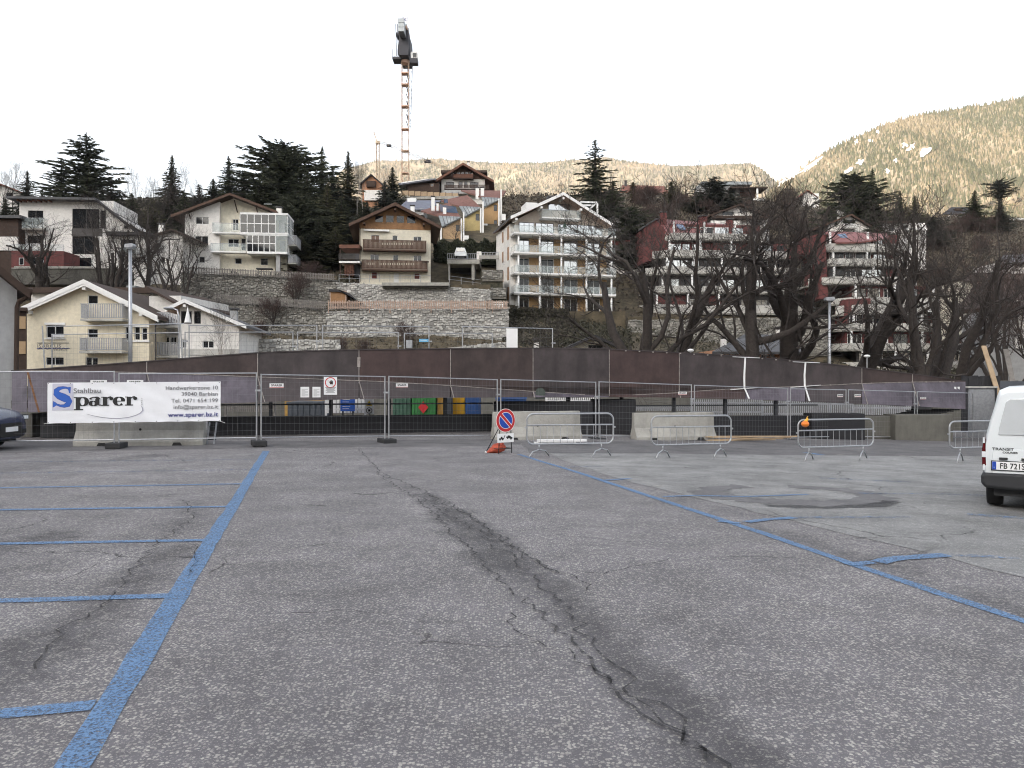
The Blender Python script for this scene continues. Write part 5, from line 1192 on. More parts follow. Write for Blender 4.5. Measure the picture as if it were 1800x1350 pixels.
b.box('wall', 'wood_light', 580.5, 609, 513, 533, 0, 2.5); t = MB(); p = [b.P(x,y,-.3) for x, y in ((578,508),(592,508),(632,530),(628,531),(610,514),(578,512))]; t.prism(p[:4] + p[4:], -.3, 2.8); t.build('roof', M['roof_dark'], b.r)
for px in (580.5, 608): b.box('corner_post', 'wood_pale', px-.8, px+.8, 511, 533, -.06, 0)
b.box('lintel', 'wood_pale', 580, 609, 511, 513, -.08, 0)
# ---- row of orange terraced houses with stepped roofs (140 m)
def row_house(label, ridge, lt, eaveL, eaveR, m, x0, x1, gable_top, yb, wins, D, sky, pipes):
    """one unit: tile roof plane facing left/front, zinc lean-to, coloured gable wall stepping down to the right"""
    b = Bld('row_house', label, D, (x0+x1)/2, yb, 3, group='orange terraced houses', sink=6)
    b.wall(x0, x1, gable_top[0][1], 9999, m, 8, wins, (gable_top[1], gable_top[0], gable_top[2]))
    t = MB(); P_ = lambda x, y, yo: (b.P(x,y,yo)[0], yo, b.P(x,y,yo)[1])
    q = [P_(*ridge[0],5), P_(*ridge[1],5), P_(*eaveR,.3), P_(*eaveL,.3)]
    t.add(q + [(x, y, z-.25) for x, y, z in q], [(0,1,2,3)[::-1],(4,5,6,7),(0,1,5,4),(1,2,6,5),(2,3,7,6),(3,0,4,7)]); rf = t.build('roof', M['roof_tile'], b.r)
    q = [P_(*eaveL,.2), P_(*eaveR,.2), P_(eaveR[0]-2,eaveR[1]+2,-.5), P_(*lt,-.5)]
    t = MB(); t.add(q + [(x, y+.1, z-.2) for x, y, z in q], [(0,1,2,3)[::-1],(4,5,6,7),(0,1,5,4),(1,2,6,5),(2,3,7,6),(3,0,4,7)]); lz = t.build('zinc_lean_to', M['zinc'], b.r)
    for k in range(1, 6):
        u = k/6; a = Vector(q[0]).lerp(Vector(q[1]), u); c = Vector(q[3]).lerp(Vector(q[2]), u); t = MB(); t.bar(a + Vector((0,-.03,.05)), c + Vector((0,-.03,.05)), .06, .06); t.build('standing_seam', M['frame_dark'], lz)
    for (x, y) in sky:
        t = MB(); p = P_(x, y, 1.8 + .0); t.add([(p[0]-.35,1.2,p[2]-.25),(p[0]+.35,1.2,p[2]-.3),(p[0]+.3,1.0,p[2]+.35),(p[0]-.4,1.0,p[2]+.4)], [(0,1,2,3)]); t.build('skylight', M['glass_blue'], rf)
    for (x, yt, ybt) in pipes: b.box('white_pier', 'white_paint', x-1.3, x+1.3, yt, ybt, -1.0, -.4)
    return b
b1 = row_house('upper ochre orange terraced house with tile roof, rightmost of the row', ((810,334),(890,335)), (851,363), (846,346), (880,348), 'plaster_orange', 849, 878, ((845,372),(872,352),(892,340)), 405, [(868,874,360,371,1,'frame_dark'),(868,874,387,398,1,'frame_dark')], 146, [(805,352),(821,353)], [(877,349,400),(881,333,395)])
b2 = row_house('middle yellow terraced house with tile roof and chimney pair', ((775,352),(822,343)), (818,380), (807,362), (845,364), 'plaster_ochre', 812, 846, ((800,395),(843,366),(850,362)), 420, [(836,843,376,388,1,'frame_dark'),(836,843,405,416,1,'frame_dark')], 141, [(784,355)], [(845,366,420),(849,354,424)])
b3 = row_house('lower pink orange terraced house with solar panels on its tile roof', ((740,370),(790,356)), (777,398), (771,379), (810,381), 'plaster_pink', 778, 811, ((772,404),(808,384),(815,380)), 428, [(801,808,395,406,1,'frame_dark')], 136, [(761,368),(786,370)], [(775,400,425),(811,384,426),(815,372,424)])
for bb, x, yt, yb_, w in ((b1,839,328,343,6),(b1,848,328,343,6),(b3,781.5,361,380,6),(b3,761,344,362,6),(b3,725,360,372,7),(b3,769,355,362,4)): bb.chimney(x, yt, yb_, w, 1.0, 'white_paint', 'frame_dark')
t = MB(); p0 = b3.P(774,360,0); p1 = b3.P(805,365,0); t.add([(p0[0],1.2,p0[1]-.9),(p1[0],1.2,p1[1]-.7),(p1[0]-.4,.9,p1[1]+.35),(p0[0]-.2,.9,p0[1]+.3)], [(0,1,2,3)]); t.build('solar_panel', M['glass_blue'], b3.r)
b3.box('balcony', 'white_paint', 816, 824, 414, 421, -1.2, -.3); b1.box('balcony', 'white_paint', 849, 857, 393, 403, -1.2, -.3); b1.box('balcony', 'white_paint', 880, 889, 376, 387, -1.0, .4); b1.box('carport_band', 'white_paint', 850, 872, 404.5, 407.5, -1.3, 1); b1.box('carport_glass', 'glass', 850, 870, 407.5, 418, -.9, -.8)
b = Bld('slate_roof_house', 'low house with slate blue roof left of the terraced row', 143, 725, 375, 0, sink=6)
b.box('wall', 'plaster_grey', 700, 745, 366, 378, 0, 6); t = MB(); P_ = lambda x, y, yo: (b.P(x,y,yo)[0], yo, b.P(x,y,yo)[1]); q = [P_(698,367,-.4), P_(756,368,-.4), P_(775,352,5), P_(715,352,5)]; t.add(q + [(x,y,z-.2) for x,y,z in q], [(3,2,1,0),(4,5,6,7),(0,1,5,4),(1,2,6,5),(2,3,7,6),(3,0,4,7)]); t.build('roof', M['roof_slate'], b.r)
b.box('hut', 'white_paint', 716, 731, 348, 357, 4, 6)
# ---- big brown chalet on the ridge
b = Bld('ridge_chalet', 'large brown chalet with two balconies on the ridge below the crane', 168, 815, 338, 0, sink=6)
rf = ((814,286),(764,317),(868,317))
b.wall(776, 852, 314, 9999, 'plaster_white', 10, [(784,798,320,331,2,'wood_dark'),(806,813,319,330,1,'wood_dark'),(816,822,319,330,1,'wood_dark'),(826,841,320,331,2,'wood_dark')])
b.wall(776, 852, 290, 315, 'wood_brown', 10, [(797,802,302,306,1),(804,809,302,306,1),(811,816,302,306,1),(818,823,302,306,1),(825,831,302,306,1)], rf, yo=-.1, name='gable_cladding')
b.gable(rf[0], rf[1], rf[2], -1.8, 11, 'roof_brown', .3, 'wood_red', 'wood_red', eh=.5)
b.balcony(796, 832, 306, 312.5, 1.2, 'boards', 'wood_red', 'wood_dark', gap=.15, st=.2); b.balcony(781, 860, 325, 331.5, 1.6, 'boards', 'wood_dark', 'wood_dark', gap=.3, st=.2); b.chimney(823, 283.5, 291, 4, 3)
t = MB(); P_ = lambda x, y, yo: (b.P(x,y,yo)[0], yo, b.P(x,y,yo)[1]); q = [P_(775,300,2), P_(856,300,2), P_(858,310,-.5), P_(772,310,-.5)]
b.box('dormer', 'roof_brown', 775, 795, 299, 303, 2, 6); b.box('dormer', 'roof_brown', 838, 856, 299, 303, 2, 6); b.box('mast', 'frame_dark', 794, 794.6, 289, 312, -2.2, -2.1); b.box('stone_base', 'plaster_grey', 780, 850, 334, 340, -1.7, -.5)
b = Bld('brown_barn', 'low dark brown barn with pale metal roof beside the ridge chalet', 166, 735, 337, 0, cat='barn', sink=6)
b.box('wall', 'wood_dark', 716, 772, 322, 337, 0, 6); t = MB(); q = [b.P(x,y,-.8) for x, y in ((700,322),(766,313.5),(766,316),(700,326))]; t.prism(q, -1, 7); t.build('roof', M['roof_slate'], b.r); t = MB(); q = [b.P(x,y,-.9) for x, y in ((706,320.6),(752,314.6),(752,315.4),(706,322.8))]; t.prism(q, -1.1, 5); t.build('skylight_strip', M['white_sheet'], b.r); b.win(757, 762, 323, 328, 1, 'wood_pale')
b = Bld('board_fence', 'long tan board fence on the slope below the brown barn', 156, 755, 349, -4, cat='fence', sink=1)
for k in range(9): b.box('board_panel', 'plank', 707+11*k, 717.6+11*k, 335+.6*k, 343+.5*k, 0, .12)
for k in range(10): b.box('post', 'wood_dark', 706.2+11*k, 707+11*k, 333+.6*k, 346+.5*k, -.06, .1)
b.box('base_wall', 'concrete', 706, 806, 345, 350, -.2, .4)
b = Bld('ridge_house', 'dark steep roofed house behind the birches on the ridge', 165, 665, 345, 0, sink=6)
rf = ((652,305),(630,324),(676,326)); b.wall(636, 672, 318, 9999, 'plaster_salmon', 7, [(648,655,320,327,1)], rf); b.gable(rf[0], rf[1], rf[2], -.6, 8, 'roof_dark', .3); b.box('dormer', 'wood_dark', 644, 660, 318, 328, -.9, .2); b.box('lower_wall', 'plaster_white', 640, 672, 334, 352, -.5, .3)
# ---- carport with car in front of the hedge
b = Bld('carport', 'concrete carport with parked car on its roof beside the chalet', 116, 820, 492, 0, cat='carport', sink=2)
b.box('roof_deck', 'concrete', 786.5, 843, 456.5, 463.5, -.4, 6); b.box('post', 'concrete', 788, 791, 463.5, 492, -.2, .2); b.box('back_wall', 'wood_black', 790, 832, 463.5, 492, 4, 4.3); b.box('side_wall', 'concrete', 829, 834, 463.5, 492, 0, 4); b.box('parapet', 'concrete', 842, 878, 449, 455, -.3, .1); b.box('parapet_end', 'plaster_white', 838, 846, 442, 456, -.2, 2.0)
b.balcony(786, 842, 446, 456, .2, 'bars', 'galv_dull', 'concrete', gap=.85, st=.3); b.balcony(846, 878, 444, 449.5, .2, 'bars', 'galv_dull', 'concrete', gap=.85, st=.4)
P0 = b.O; cw = empty('parked_car', at(811, 456.3, 117), R(180), label='small white car parked on the carport roof', cat='car')
t = MB(); t.prism([(-.85,.25),(.85,.25),(.87,.7),(.78,.85),(.62,1.42),(-.62,1.42),(-.78,.85),(-.87,.7)], -2, 1.9); t.build('body', M['car_white'], cw)
t = MB(); t.prism([(-.62,.88),(.62,.88),(.54,1.36),(-.54,1.36)], 1.905, 1.93); t.build('windscreen', M['car_glass'], cw)
for s in (-.72, .72):
    t = MB(); t.tube([(s,1.3,.32),(s+.18*(1 if s<0 else -1),1.3,.32)], .31, 12); t.build('wheel', M['tyre'], cw); t = MB(); t.box(s-.14,1.91,.62,s+.14,1.93,.76); t.build('headlight', M['lamp_lens'], cw)
# ---- white apartment block
b = Bld('apartment_block', 'white apartment block with columned balconies and orange wall panels', 107, 909, 546, 13, cat='apartment block', sink=3)
ZL = [b.P(909, y, 0)[1] for y in (546, 514, 479, 443.5, 409)]; XR = b.X(1077, 0); W_ = XR; dep = 1.6
A, Lt, Rt = b.P(990.6,338,-.6), b.P(897.5,380,-.6), b.P(1077,393,-.6)
rf = ((990.6,338),(897.5,380),(1077,393))
def H7():
    t = MB(); t.box(.2, dep+.35, -b.sink, W_-.2, 11, ZL[4]); t.build('wall', M['plaster_beige'], b.r)
    sw = MB(); sw.box(-.55, 2.2, -b.sink, .2, 11, ZL[4]+1.6); sw.build('side_wall', M['plaster_white'], b.r)
    for f in range(5):
        z = ZL[f]; zn = ZL[f+1] if f < 4 else None
        if f:
            t = MB(); t.box(-.5, -.25, z-.16, W_+.4, dep+.4, z+.06); sl = t.build('balcony_slab', M['white_paint'], b.r); t = MB(); t.box(-.45, -.2, z-.34, W_+.35, dep+.3, z-.163); t.build('slab_edge', M['concrete'], sl)
            t = MB(); t.box(-.45, -.22, z+.1, W_+.35, -.205, z+.95); t.box(-.47, -.2, z+.1, -.455, dep, z+.95); t.build('glass_railing', M['glass_rail'], sl)
            for k in range(15): t = MB(); x = -.4 + (W_+.7)*k/14; t.box(x-.02, -.20, z+.06, x+.02, -.16, z+.98); t.build('railing_post', M['galv_dull'], sl)
            t = MB(); t.box(-.47, -.23, z+.95, W_+.37, -.18, z+.99); t.build('handrail', M['galv'], sl)
        if f < 4:
            for k, px in enumerate((911.5, 949, 987, 1031, 1075)):
                X_ = b.X(px); t = MB(); t.tube([(X_, .05, z+.06), (X_, .05, zn-.34)], .13, 10); t.build('column', M['white_paint'], b.r, smooth=True)
            # recessed facade: windows and coloured panels
            cells = [(.2,.6,0),(.6,2.0,2),(2.0,3.5,1),(3.6,5.3,2),(5.4,6.6,1),(6.7,8.5,2),(8.6,9.8,1),(9.9,11.6,2),(11.7,12.6,1)]
            s = W_ / 12.8; z0, z1 = z+.08, zn-.5
            for a, c, kind in cells:
                a, c = a*s, c*s
                if kind == 1:
                    t = MB(); t.box(a, dep+.30, z0, c, dep+.36, z1+.15); t.build('wall_panel', M['plaster_orange'], b.r)
                elif kind == 2:
                    b._win((a, c, z0, z1), dep+.12, 2 if c-a > 1 else 1, 'frame_white' if f < 3 else 'frame_dark', 'glass_sky' if f == 3 or (f == 2 and a > 5) else 'glass')
                else:
                    t = MB(); t.box(a, dep+.30, z0, c, dep+.36, z1+.15); t.build('wall_panel', M['white_paint'], b.r)
    z = ZL[4]; s = W_/12.8
    for a, c in ((.6,2.6),(2.8,5.2),(5.8,8.4),(8.5,11.9)): b._win((a*s, c*s, z+.1, z+1.75), dep-.2, 3, 'frame_dark', 'glass_sky')
    gp_ = [(x, zz) for x, zz in ((.1, z+.06), (W_-.1, z+.06), (W_-.1, Rt[1]-.1), (A[0], A[1]-.25), (.1, Lt[1]-.05))]
    t = MB(); t.prism(gp_, dep+.05, 10.5); t.build('gable_wall', M['plaster_beige'], b.r)
b.gable(rf[0], rf[1], rf[2], -.6, 11.3, 'roof_grey', .25, 'wood_pale', 'white_paint', eh=.42)
H7()
b.purlins([(990.6,346),(952,362),(1022,366),(908,383)], -.5, 1.5, 'white_paint', .3)
b.win(963.5, 1001, 359, 370, 2, 'frame_dark', 'glass_sky', yo=dep); b.balcony(952.5, 1021, 369.5, 382.5, 1.5, 'glass', 'galv', 'white_paint', yo=dep)
for y in (404, 440, 475, 510): 
    zz = b.P(900, y, 3)[1]; t = MB(); t.box(-.6, 2.6, zz-1.4, -.552, 3.4, zz+.4); t.build('side_window', M['frame_wood'], b.r); t = MB(); t.box(-.6, 6.0, zz-1.2, -.553, 6.8, zz+.3); t.build('side_window', M['frame_wood'], b.r)
b.box('chimney', 'plaster_white', 966, 975, 350, 360, 4, 5); b.box('chimney_cap', 'frame_dark', 964, 977, 344, 347, 3.8, 5.2); b.box('dormer', 'white_paint', 925, 945, 356, 370, 3, 6)
fr = MB(); P_ = lambda x, y, yo: Vector((b.P(x,y,yo)[0], yo, b.P(x,y,yo)[1]))
for p, q in (((1020,355),(1050,356)),((1050,356),(1050,375)),((1038,366),(1050,356)),((1020,361),(1042,361))): fr.bar(P_(*p,5), P_(*q,5), .22, .22)
fr.build('roof_frame', M['white_paint'], b.r, kind='stuff')
t = MB(); X_, Z_ = b.P(995, 405, 0); t.tube([(X_,.4,Z_-.2),(X_,.4,Z_+1.9)], .03, 5); t.add([(X_-.5,.2,Z_+.3),(X_-.1,.2,Z_+1.3),(X_+.3,.5,Z_+.4)], [(0,1,2)]); t.build('parasol', M['bin_dgreen'], b.r)
# furniture on the lower terraces
for px, yb_ in ((945,546),(1005,546)):
    f = empty('terrace_table', (b.r.matrix_basis @ Vector((b.X(px), 1.0, .1))), b.rz, label=f'small dark terrace table on the ground floor of the apartment block, {"left" if px < 1000 else "right"}', cat='table')
    t = MB(); t.box(-.5,-.3,.68,.5,.3,.72); t.build('table_top', M['frame_dark'], f)
    for sx in (-.42,.42):
        for sy in (-.24,.24): t = MB(); t.box(sx-.03,sy-.03,0,sx+.03,sy+.03,.68); t.build('leg', M['frame_dark'], f)
# white house behind the apartment block
b = Bld('white_house', 'white house with dark balconies between apartment block and red block', 128, 1120, 452, 4, sink=6)
b.wall(1072, 1108, 382, 9999, 'plaster_white', 8, [(1080,1096,393,401,2,'frame_dark'),(1078,1102,403,411,3,'frame_dark')], ((1086,378),(1060,390),(1112,390))); b.gable((1086,376),(1058,391),(1112,389), -.8, 8, 'roof_grey', .2)
b.wall(1107, 1132, 388, 9999, 'plaster_white', 6, [(1122,1131,408,420,1),(1122,1131,436,444,1)], yo=-.5); b.box('balcony', 'frame_dark', 1066, 1107, 401, 411, -1.2, 0); b.box('balcony', 'shutter_red', 1078, 1107, 422, 431, -1.2, 0); b.box('balcony', 'frame_dark', 1078, 1107, 431, 440, -1.3, 0)
# ---- stepped red apartment blocks
def stepped(label, D, pxc, ybase, rz, bands, roof, red_end, cols, seed, wins_mat='glass_sky'):
    """bands: (x0,x1,ytop,ybot,front offset) pale parapets; the wall behind each storey is set back"""
    b = Bld('stepped_apartments', label, D, pxc, ybase, rz, cat='apartment block', sink=4); rnd = random.Random(seed)
    for i, (x0, x1, yt, yb_, off) in enumerate(bands):
        X0, X1 = b.X(x0, off), b.X(x1, off); z1 = b.P((x0+x1)/2, yt, off)[1]; z0 = b.P((x0+x1)/2, yb_, off)[1]
        cut = 2.2
        t = MB(); t.slab([(X0-cut, off+2.6), (X0+.4, off), (X1-.4, off), (X1+cut*.6, off+2.6), (X1+cut*.6, off+9), (X0-cut, off+9)], z0-.15, z0+.05); sl = t.build('storey_slab', M['concrete'], b.r)
        t = MB(); 
        for p, q in (((X0-cut, off+2.6), (X0+.4, off)), ((X0+.4, off), (X1-.4, off)), ((X1-.4, off), (X1+cut*.6, off+2.6))):
            t.bar((p[0], p[1], (z0+z1)/2+.05), (q[0], q[1], (z0+z1)/2+.05), .16, z1-z0)
        t.build('parapet', M['parapet'], sl, kind='stuff')
        # set back wall above the slab
        yb2 = bands[i-1][3] if i else None
        zt = b.P((x0+x1)/2, bands[i-1][3], off)[1] - .15 if i else z0 + 2.7
        yo = off + 2.0
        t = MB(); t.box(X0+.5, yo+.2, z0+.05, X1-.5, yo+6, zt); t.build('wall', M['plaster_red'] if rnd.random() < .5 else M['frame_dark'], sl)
        x = X0 + .8
        while x < X1 - 1.6:
            w = rnd.uniform(1.0, 2.3)
            if x + w > X1 - .6: break
            if rnd.random() < .82: b._win((x, x+w, z0+.15, z0+2.25), yo+.02, rnd.choice((1,2,2,3)), rnd.choice(('frame_white','frame_dark')), rnd.choice((wins_mat, wins_mat, 'glass')))
            else:
                t = MB(); t.box(x, yo+.12, z0+.05, x+w, yo+.19, zt-.05); t.build('wall_panel', M['plaster_red'], b.r)
            x += w + rnd.uniform(.15, .7)
        n = max(2, int((X1-X0)/4.2))
        for k in range(n+1):
            t = MB(); xx = X0+.5+(X1-X0-1)*k/n; t.box(xx-.12, off+.25, z0, xx+.12, off+.5, zt); t.build('column', M['white_paint'], sl)
    return b
b = stepped('stepped red apartment block with pale parapets behind the bare trees', 118, 1290, 552, 5,
    [(1180,1352,411,421,3.0),(1172,1400,441,452,2.0),(1168,1418,470,481,1.0),(1160,1428,504,515,.3),(1150,1432,537,551,-.8)], None, None, None, 3)
P_ = lambda x, y, yo: (b.P(x,y,yo)[0], yo, b.P(x,y,yo)[1])
def plate(b, pts, m, name, th=.2):
    q = [(b.P(x,y,yo)[0], yo, b.P(x,y,yo)[1]) for x, y, yo in pts]; n = len(q); t = MB(); t.add(q + [(x,y+.05,z-th) for x,y,z in q], [tuple(range(n))[::-1], tuple(range(n,2*n))] + [(i,(i+1)%n,(i+1)%n+n,i+n) for i in range(n)]); return t.build(name, M[m], b.r)
plate(b, [(1152,384,8),(1300,396,8),(1302,404,6),(1225,402,5),(1230,412,3.5),(1172,411,3.5)], 'roof_red', 'roof'); plate(b, [(1188,394,4.6),(1200,395,4.6),(1206,402,4.2),(1194,401,4.2)], 'glass_blue', 'skylight')
t = MB(); q = [b.P(x,y,4) for x,y in ((1131,402),(1152,386),(1174,410),(1174,450),(1131,462))]; t.prism(q, 4, 9); t.build('end_wall', M['plaster_red'], b.r)
plate(b, [(1122,403,3.6),(1154,383,3.6),(1160,383,9),(1130,403,9)], 'roof_grey', 'eave', .25)
b.chimney(1167, 371, 388, 10, 6, 'plaster_red', 'roof_grey'); b.chimney(1237, 378, 392, 13, 7, 'plaster_red', 'roof_grey'); b.chimney(1284, 384, 394, 10, 7, 'plaster_red', 'roof_grey')
b = stepped('second stepped red apartment block lower on the right behind the largest bare tree', 106, 1620, 655, 2,
    [(1455,1600,429,441,7.0),(1460,1592,455,466,6.0),(1462,1612,487,498,5.0),(1500,1650,523,533,4.0),(1512,1732,536,551,2.4),(1496,1750,569,580,1.2),(1492,1755,604,615,.4),(1512,1755,637,648,-.2)], None, None, None, 8)
plate(b, [(1448,406,9),(1560,410,9),(1562,418,7),(1512,425,6.5),(1470,426,6.5)], 'roof_red', 'roof'); plate(b, [(1472,411,8),(1486,410.5,8),(1490,417,7.4),(1478,418,7.4)], 'glass_blue', 'skylight')
t = MB(); q = [b.P(x,y,6.2) for x,y in ((1409,420),(1448,408),(1452,440),(1456,525),(1440,525),(1436,450),(1409,446))]; t.prism(q, 6.2, 11); t.build('end_wall', M['plaster_red'], b.r)
t = MB(); q = [b.P(x,y,3.4) for x,y in ((1488,526),(1530,524),(1535,570),(1488,570))]; t.prism(q, 3.4, 7); t.build('end_wall', M['plaster_red'], b.r)
b.box('white_panel', 'white_paint', 1676, 1714, 634, 641, -.5, -.4); b.box('awning', 'white_sheet', 1640, 1700, 545, 549, -.6, 1)
# ---- small houses near the river
b = Bld('cottage', 'small cream cottage with dark roof just above the girder', 58, 1050, 640, 3, sink=5)
rf = ((1046,588),(985,615),(1112,618)); b.wall(1000, 1098, 596, 9999, 'plaster_cream', 6, [(1034,1063,606,614,2,'frame_dark')], rf); b.gable(rf[0], rf[1], rf[2], -.7, 6.5, 'roof_dark', .2)
b = Bld('cottage_chimney', 'pale chimney with dark cap left of the cream cottage', 52, 943, 640, 0, cat='chimney', sink=4); b.chimney(943, 595, 618, 9, 0, 'plaster_white', 'frame_dark'); b.box('shaft', 'plaster_white', 939.4, 946.6, 612, 650, .02, .28)
b = Bld('orange_house', 'low orange house with dark hipped roof and skylight behind the bare trees', 60, 1330, 650, 3, sink=5)
b.wall(1275, 1400, 613, 9999, 'plaster_salmon', 7, [(1338,1348,622,634,1,'frame_white'),(1384,1394,626,636,1,'frame_white')])
plate(b, [(1252,618,-.9),(1415,618,-.9),(1380,588,3),(1308,588,3)], 'roof_grey', 'roof', .2); plate(b, [(1344,592,2.0),(1356,592,2.0),(1362,598,1.2),(1350,598,1.2)], 'glass_blue', 'skylight'); b.chimney(1273, 590, 612, 8, .5, 'plaster_white', 'frame_dark'); b.chimney(1372, 574, 592, 9, 3.5, 'plaster_white', 'frame_dark')
b = Bld('grey_house', 'grey house with long dark eave at the right edge', 62, 1770, 660, -16, sink=4)
b.wall(1738, 1850, 540, 9999, 'plaster_grey', 8, [(1795,1815,560,590,1)]); b.box('corner_wall', 'plaster_white', 1785, 1800, 528, 612, -.3, -.05)
plate(b, [(1680,545,-1.5),(1900,530,-1.5),(1900,478,6),(1715,500,6)], 'roof_brown', 'roof', .3)
b = Bld('timber_screen', 'dark timber board wall behind the right end of the girder', 36, 1720, 690, 0, cat='fence', sink=2)
for k in range(12): b.box('board', 'wood_black', 1692+5.6*k, 1697.2+5.6*k, 660+.5*((k*7)%4), 760, .03*(k%2), .12)
b = Bld('steel_door', 'pale grey steel door panel beside the right end of the girder', 33.5, 1730, 775, 0, cat='door', sink=0)
b.box('leaf', 'galv_dull', 1704, 1749, 682, 772, 0, .1); b.box('lintel', 'parapet', 1702, 1754, 679, 682, -.08, .12); b.box('frame', 'dark_steel', 1750, 1753, 682, 772, -.05, .1)
b = Bld('dark_shed', 'dark blue boarded shed behind the white van', 30, 1780, 790, -35, cat='shed', sink=0)
for k in range(9): b.box('board', 'bin_grey', 1758, 1830, 670+13.2*k, 682.6+13.2*k, .02*(k%2), .1)
b.box('body', 'wood_black', 1759, 1829, 672, 788, .12, 3)
for x0, y0, x1, y1, lb in ((1729,608,1766,669,'tall pale board leaning behind the timber screen, left of two'),(1768,614,1792,668,'tall grey board leaning behind the timber screen, right of two')):
    r_ = empty('leaning_board', at(x1, y1, 35), label=lb, cat='board'); p0 = at(x0, y0, 36.5) - r_.location; t = MB(); t.bar((0,0,-1.5), p0, .22, .05); t.build('plank', M['plank' if x0 < 1750 else 'wood_grey'], r_)
# ---- houses along the upper slope on the right
def small_house(name, label, D, x0, x1, yt, yb_, roofpts, wall='plaster_white', roof='roof_brown', wins=(), dep=6, rz=0, ov=.7, edge=None):
    b = Bld(name, label, D, (x0+x1)/2, yb_, rz, sink=6); b.wall(x0, x1, yt, 9999, wall, dep, wins, roofpts); b.gable(*roofpts, -ov, dep+.4, roof, .22, None, edge); return b
b = Bld('long_house', 'long low house with rust brown roof on the skyline behind the tall fir', 182, 1135, 352, 0, sink=6)
b.wall(1098, 1170, 337, 9999, 'plaster_beige', 6, [(1133,1139,340,347,1),(1143,1149,340,347,1),(1153,1160,340,347,1)]); plate(b, [(1090,337.5,-1),(1176,338.5,-1),(1168,327,4),(1094,325,4)], 'roof_rust', 'roof', .2); b.chimney(1100, 317, 327, 4, 3, 'frame_dark', 'frame_dark')
b = Bld('modern_villa', 'modern flat roofed villa with covered terrace on the skyline', 182, 1290, 352, 0, sink=6)
b.wall(1230, 1300, 328, 9999, 'plaster_grey', 6, [(1262,1272,332,344,1,'frame_dark'),(1280,1292,330,344,2,'frame_dark')]); b.box('upper_roof', 'zinc', 1233, 1322, 319, 324.5, .5, 6); b.box('terrace_roof', 'roof_brown', 1284, 1350, 328, 330.5, -2.5, 3); b.box('terrace_post', 'white_paint', 1330, 1333, 330.5, 350, -2.3, -2); b.box('terrace_back', 'wood_red', 1300, 1328, 331, 346, 1, 1.3); b.box('terrace_floor', 'white_paint', 1296, 1345, 349, 352, -2.6, 3)
b = Bld('grey_chalet', 'grey and white chalet with wide brown roof above the red apartment block', 140, 1300, 402, 2, sink=6)
b.wall(1250, 1352, 376, 9999, 'plaster_white', 7, [(1300,1312,368,374,2,'frame_dark'),(1322,1340,388,396,2,'frame_dark'),(1270,1290,372,378,2,'frame_dark')], ((1302,360),(1240,381),(1362,383))); b.gable((1302,358),(1238,381),(1364,383), -1, 8, 'roof_brown', .25, 'wood_dark', 'wood_dark', eh=.3); b.box('balcony', 'wood_dark', 1252, 1350, 379, 384, -1.3, 0); b.box('wing', 'plaster_white', 1250, 1300, 388, 402, -1.2, 0)
b = small_house('villa', 'small villa with red pyramid roof on the skyline right of the flat roofed one', 184, 1412, 1440, 348, 356, ((1420,333),(1404,346),(1438,346)), 'plaster_white', 'roof_rust', [(1430,1437,347,351,1)]); b.box('annex', 'white_paint', 1428, 1440, 340, 348, -.4, 3)
b = small_house('white_chalet', 'white gabled chalet with brown roof above the second red block', 132, 1455, 1530, 386, 412, ((1497,376),(1430,402),(1545,405)), 'plaster_white', 'roof_brown', [(1486,1500,386,396,2,'frame_dark')], edge='wood_brown'); b.chimney(1482, 366, 382, 12, 3, 'plaster_greyw'); b.chimney(1503, 368, 378, 9, 4, 'plaster_greyw'); b.balcony(1484, 1506, 393, 400, 1, 'boards', 'frame_white', 'concrete')
b = Bld('white_villa', 'white villa with terraces among brush right of the white gabled chalet', 136, 1585, 412, 0, sink=6); b.wall(1552, 1628, 392, 9999, 'plaster_white', 6, [(1562,1572,398,406,2,'frame_dark'),(1585,1596,396,406,2,'frame_dark')]); b.box('roof', 'roof_brown', 1546, 1600, 388, 392, -.6, 6.5); b.box('terrace', 'white_paint', 1592, 1630, 400, 404, -1.4, 0)
b = Bld('dark_roof_house', 'low house with dark roof and white veranda on the right skyline', 186, 1690, 388, 0, sink=6); b.wall(1680, 1706, 374, 9999, 'plaster_white', 5, [(1684,1692,376,380,1,'frame_dark')]); plate(b, [(1656,376,-1),(1708,377,-1),(1704,364,3),(1672,364,3)], 'roof_dark', 'roof'); b.box('dormer', 'wood_dark', 1680, 1692, 366, 370, .5, 2)
b.balcony(1680, 1710, 380, 386, .8, 'bars', 'white_paint', 'white_paint', gap=.6, st=.3)
b = Bld('terrace_railing', 'long white terrace railing on the right skyline', 180, 1750, 390, 0, cat='railing', sink=1)
for k in range(14): b.box('post', 'white_paint', 1711+6.4*k, 1712.2+6.4*k, 383, 389, 0, .1)
for y in (383.5, 386): b.box('rail', 'white_paint', 1711, 1800, y, y+.9, -.05, .0)
b.box('retaining_band', 'plaster_grey', 1690, 1810, 389, 393, -.3, 2)
b = Bld('ochre_house', 'ochre house hidden behind twigs at the far right', 95, 1735, 520, 0, sink=5); b.wall(1700, 1790, 492, 9999, 'plaster_cream', 6, [(1706,1716,506,516,1),(1722,1732,506,516,1)]); plate(b, [(1692,494,-.6),(1800,490,-.6),(1800,478,4),(1700,480,4)], 'roof_brown', 'roof')
b = Bld('grey_tower_house', 'tall pale house with one small window at the right edge', 98, 1785, 500, 0, sink=8); b.wall(1760, 1830, 460, 9999, 'plaster_white', 6, [(1772,1779,478,487,1,'frame_dark')]); plate(b, [(1750,463,-.6),(1840,460,-.6),(1830,446,5),(1765,448,5)], 'roof_grey', 'roof')
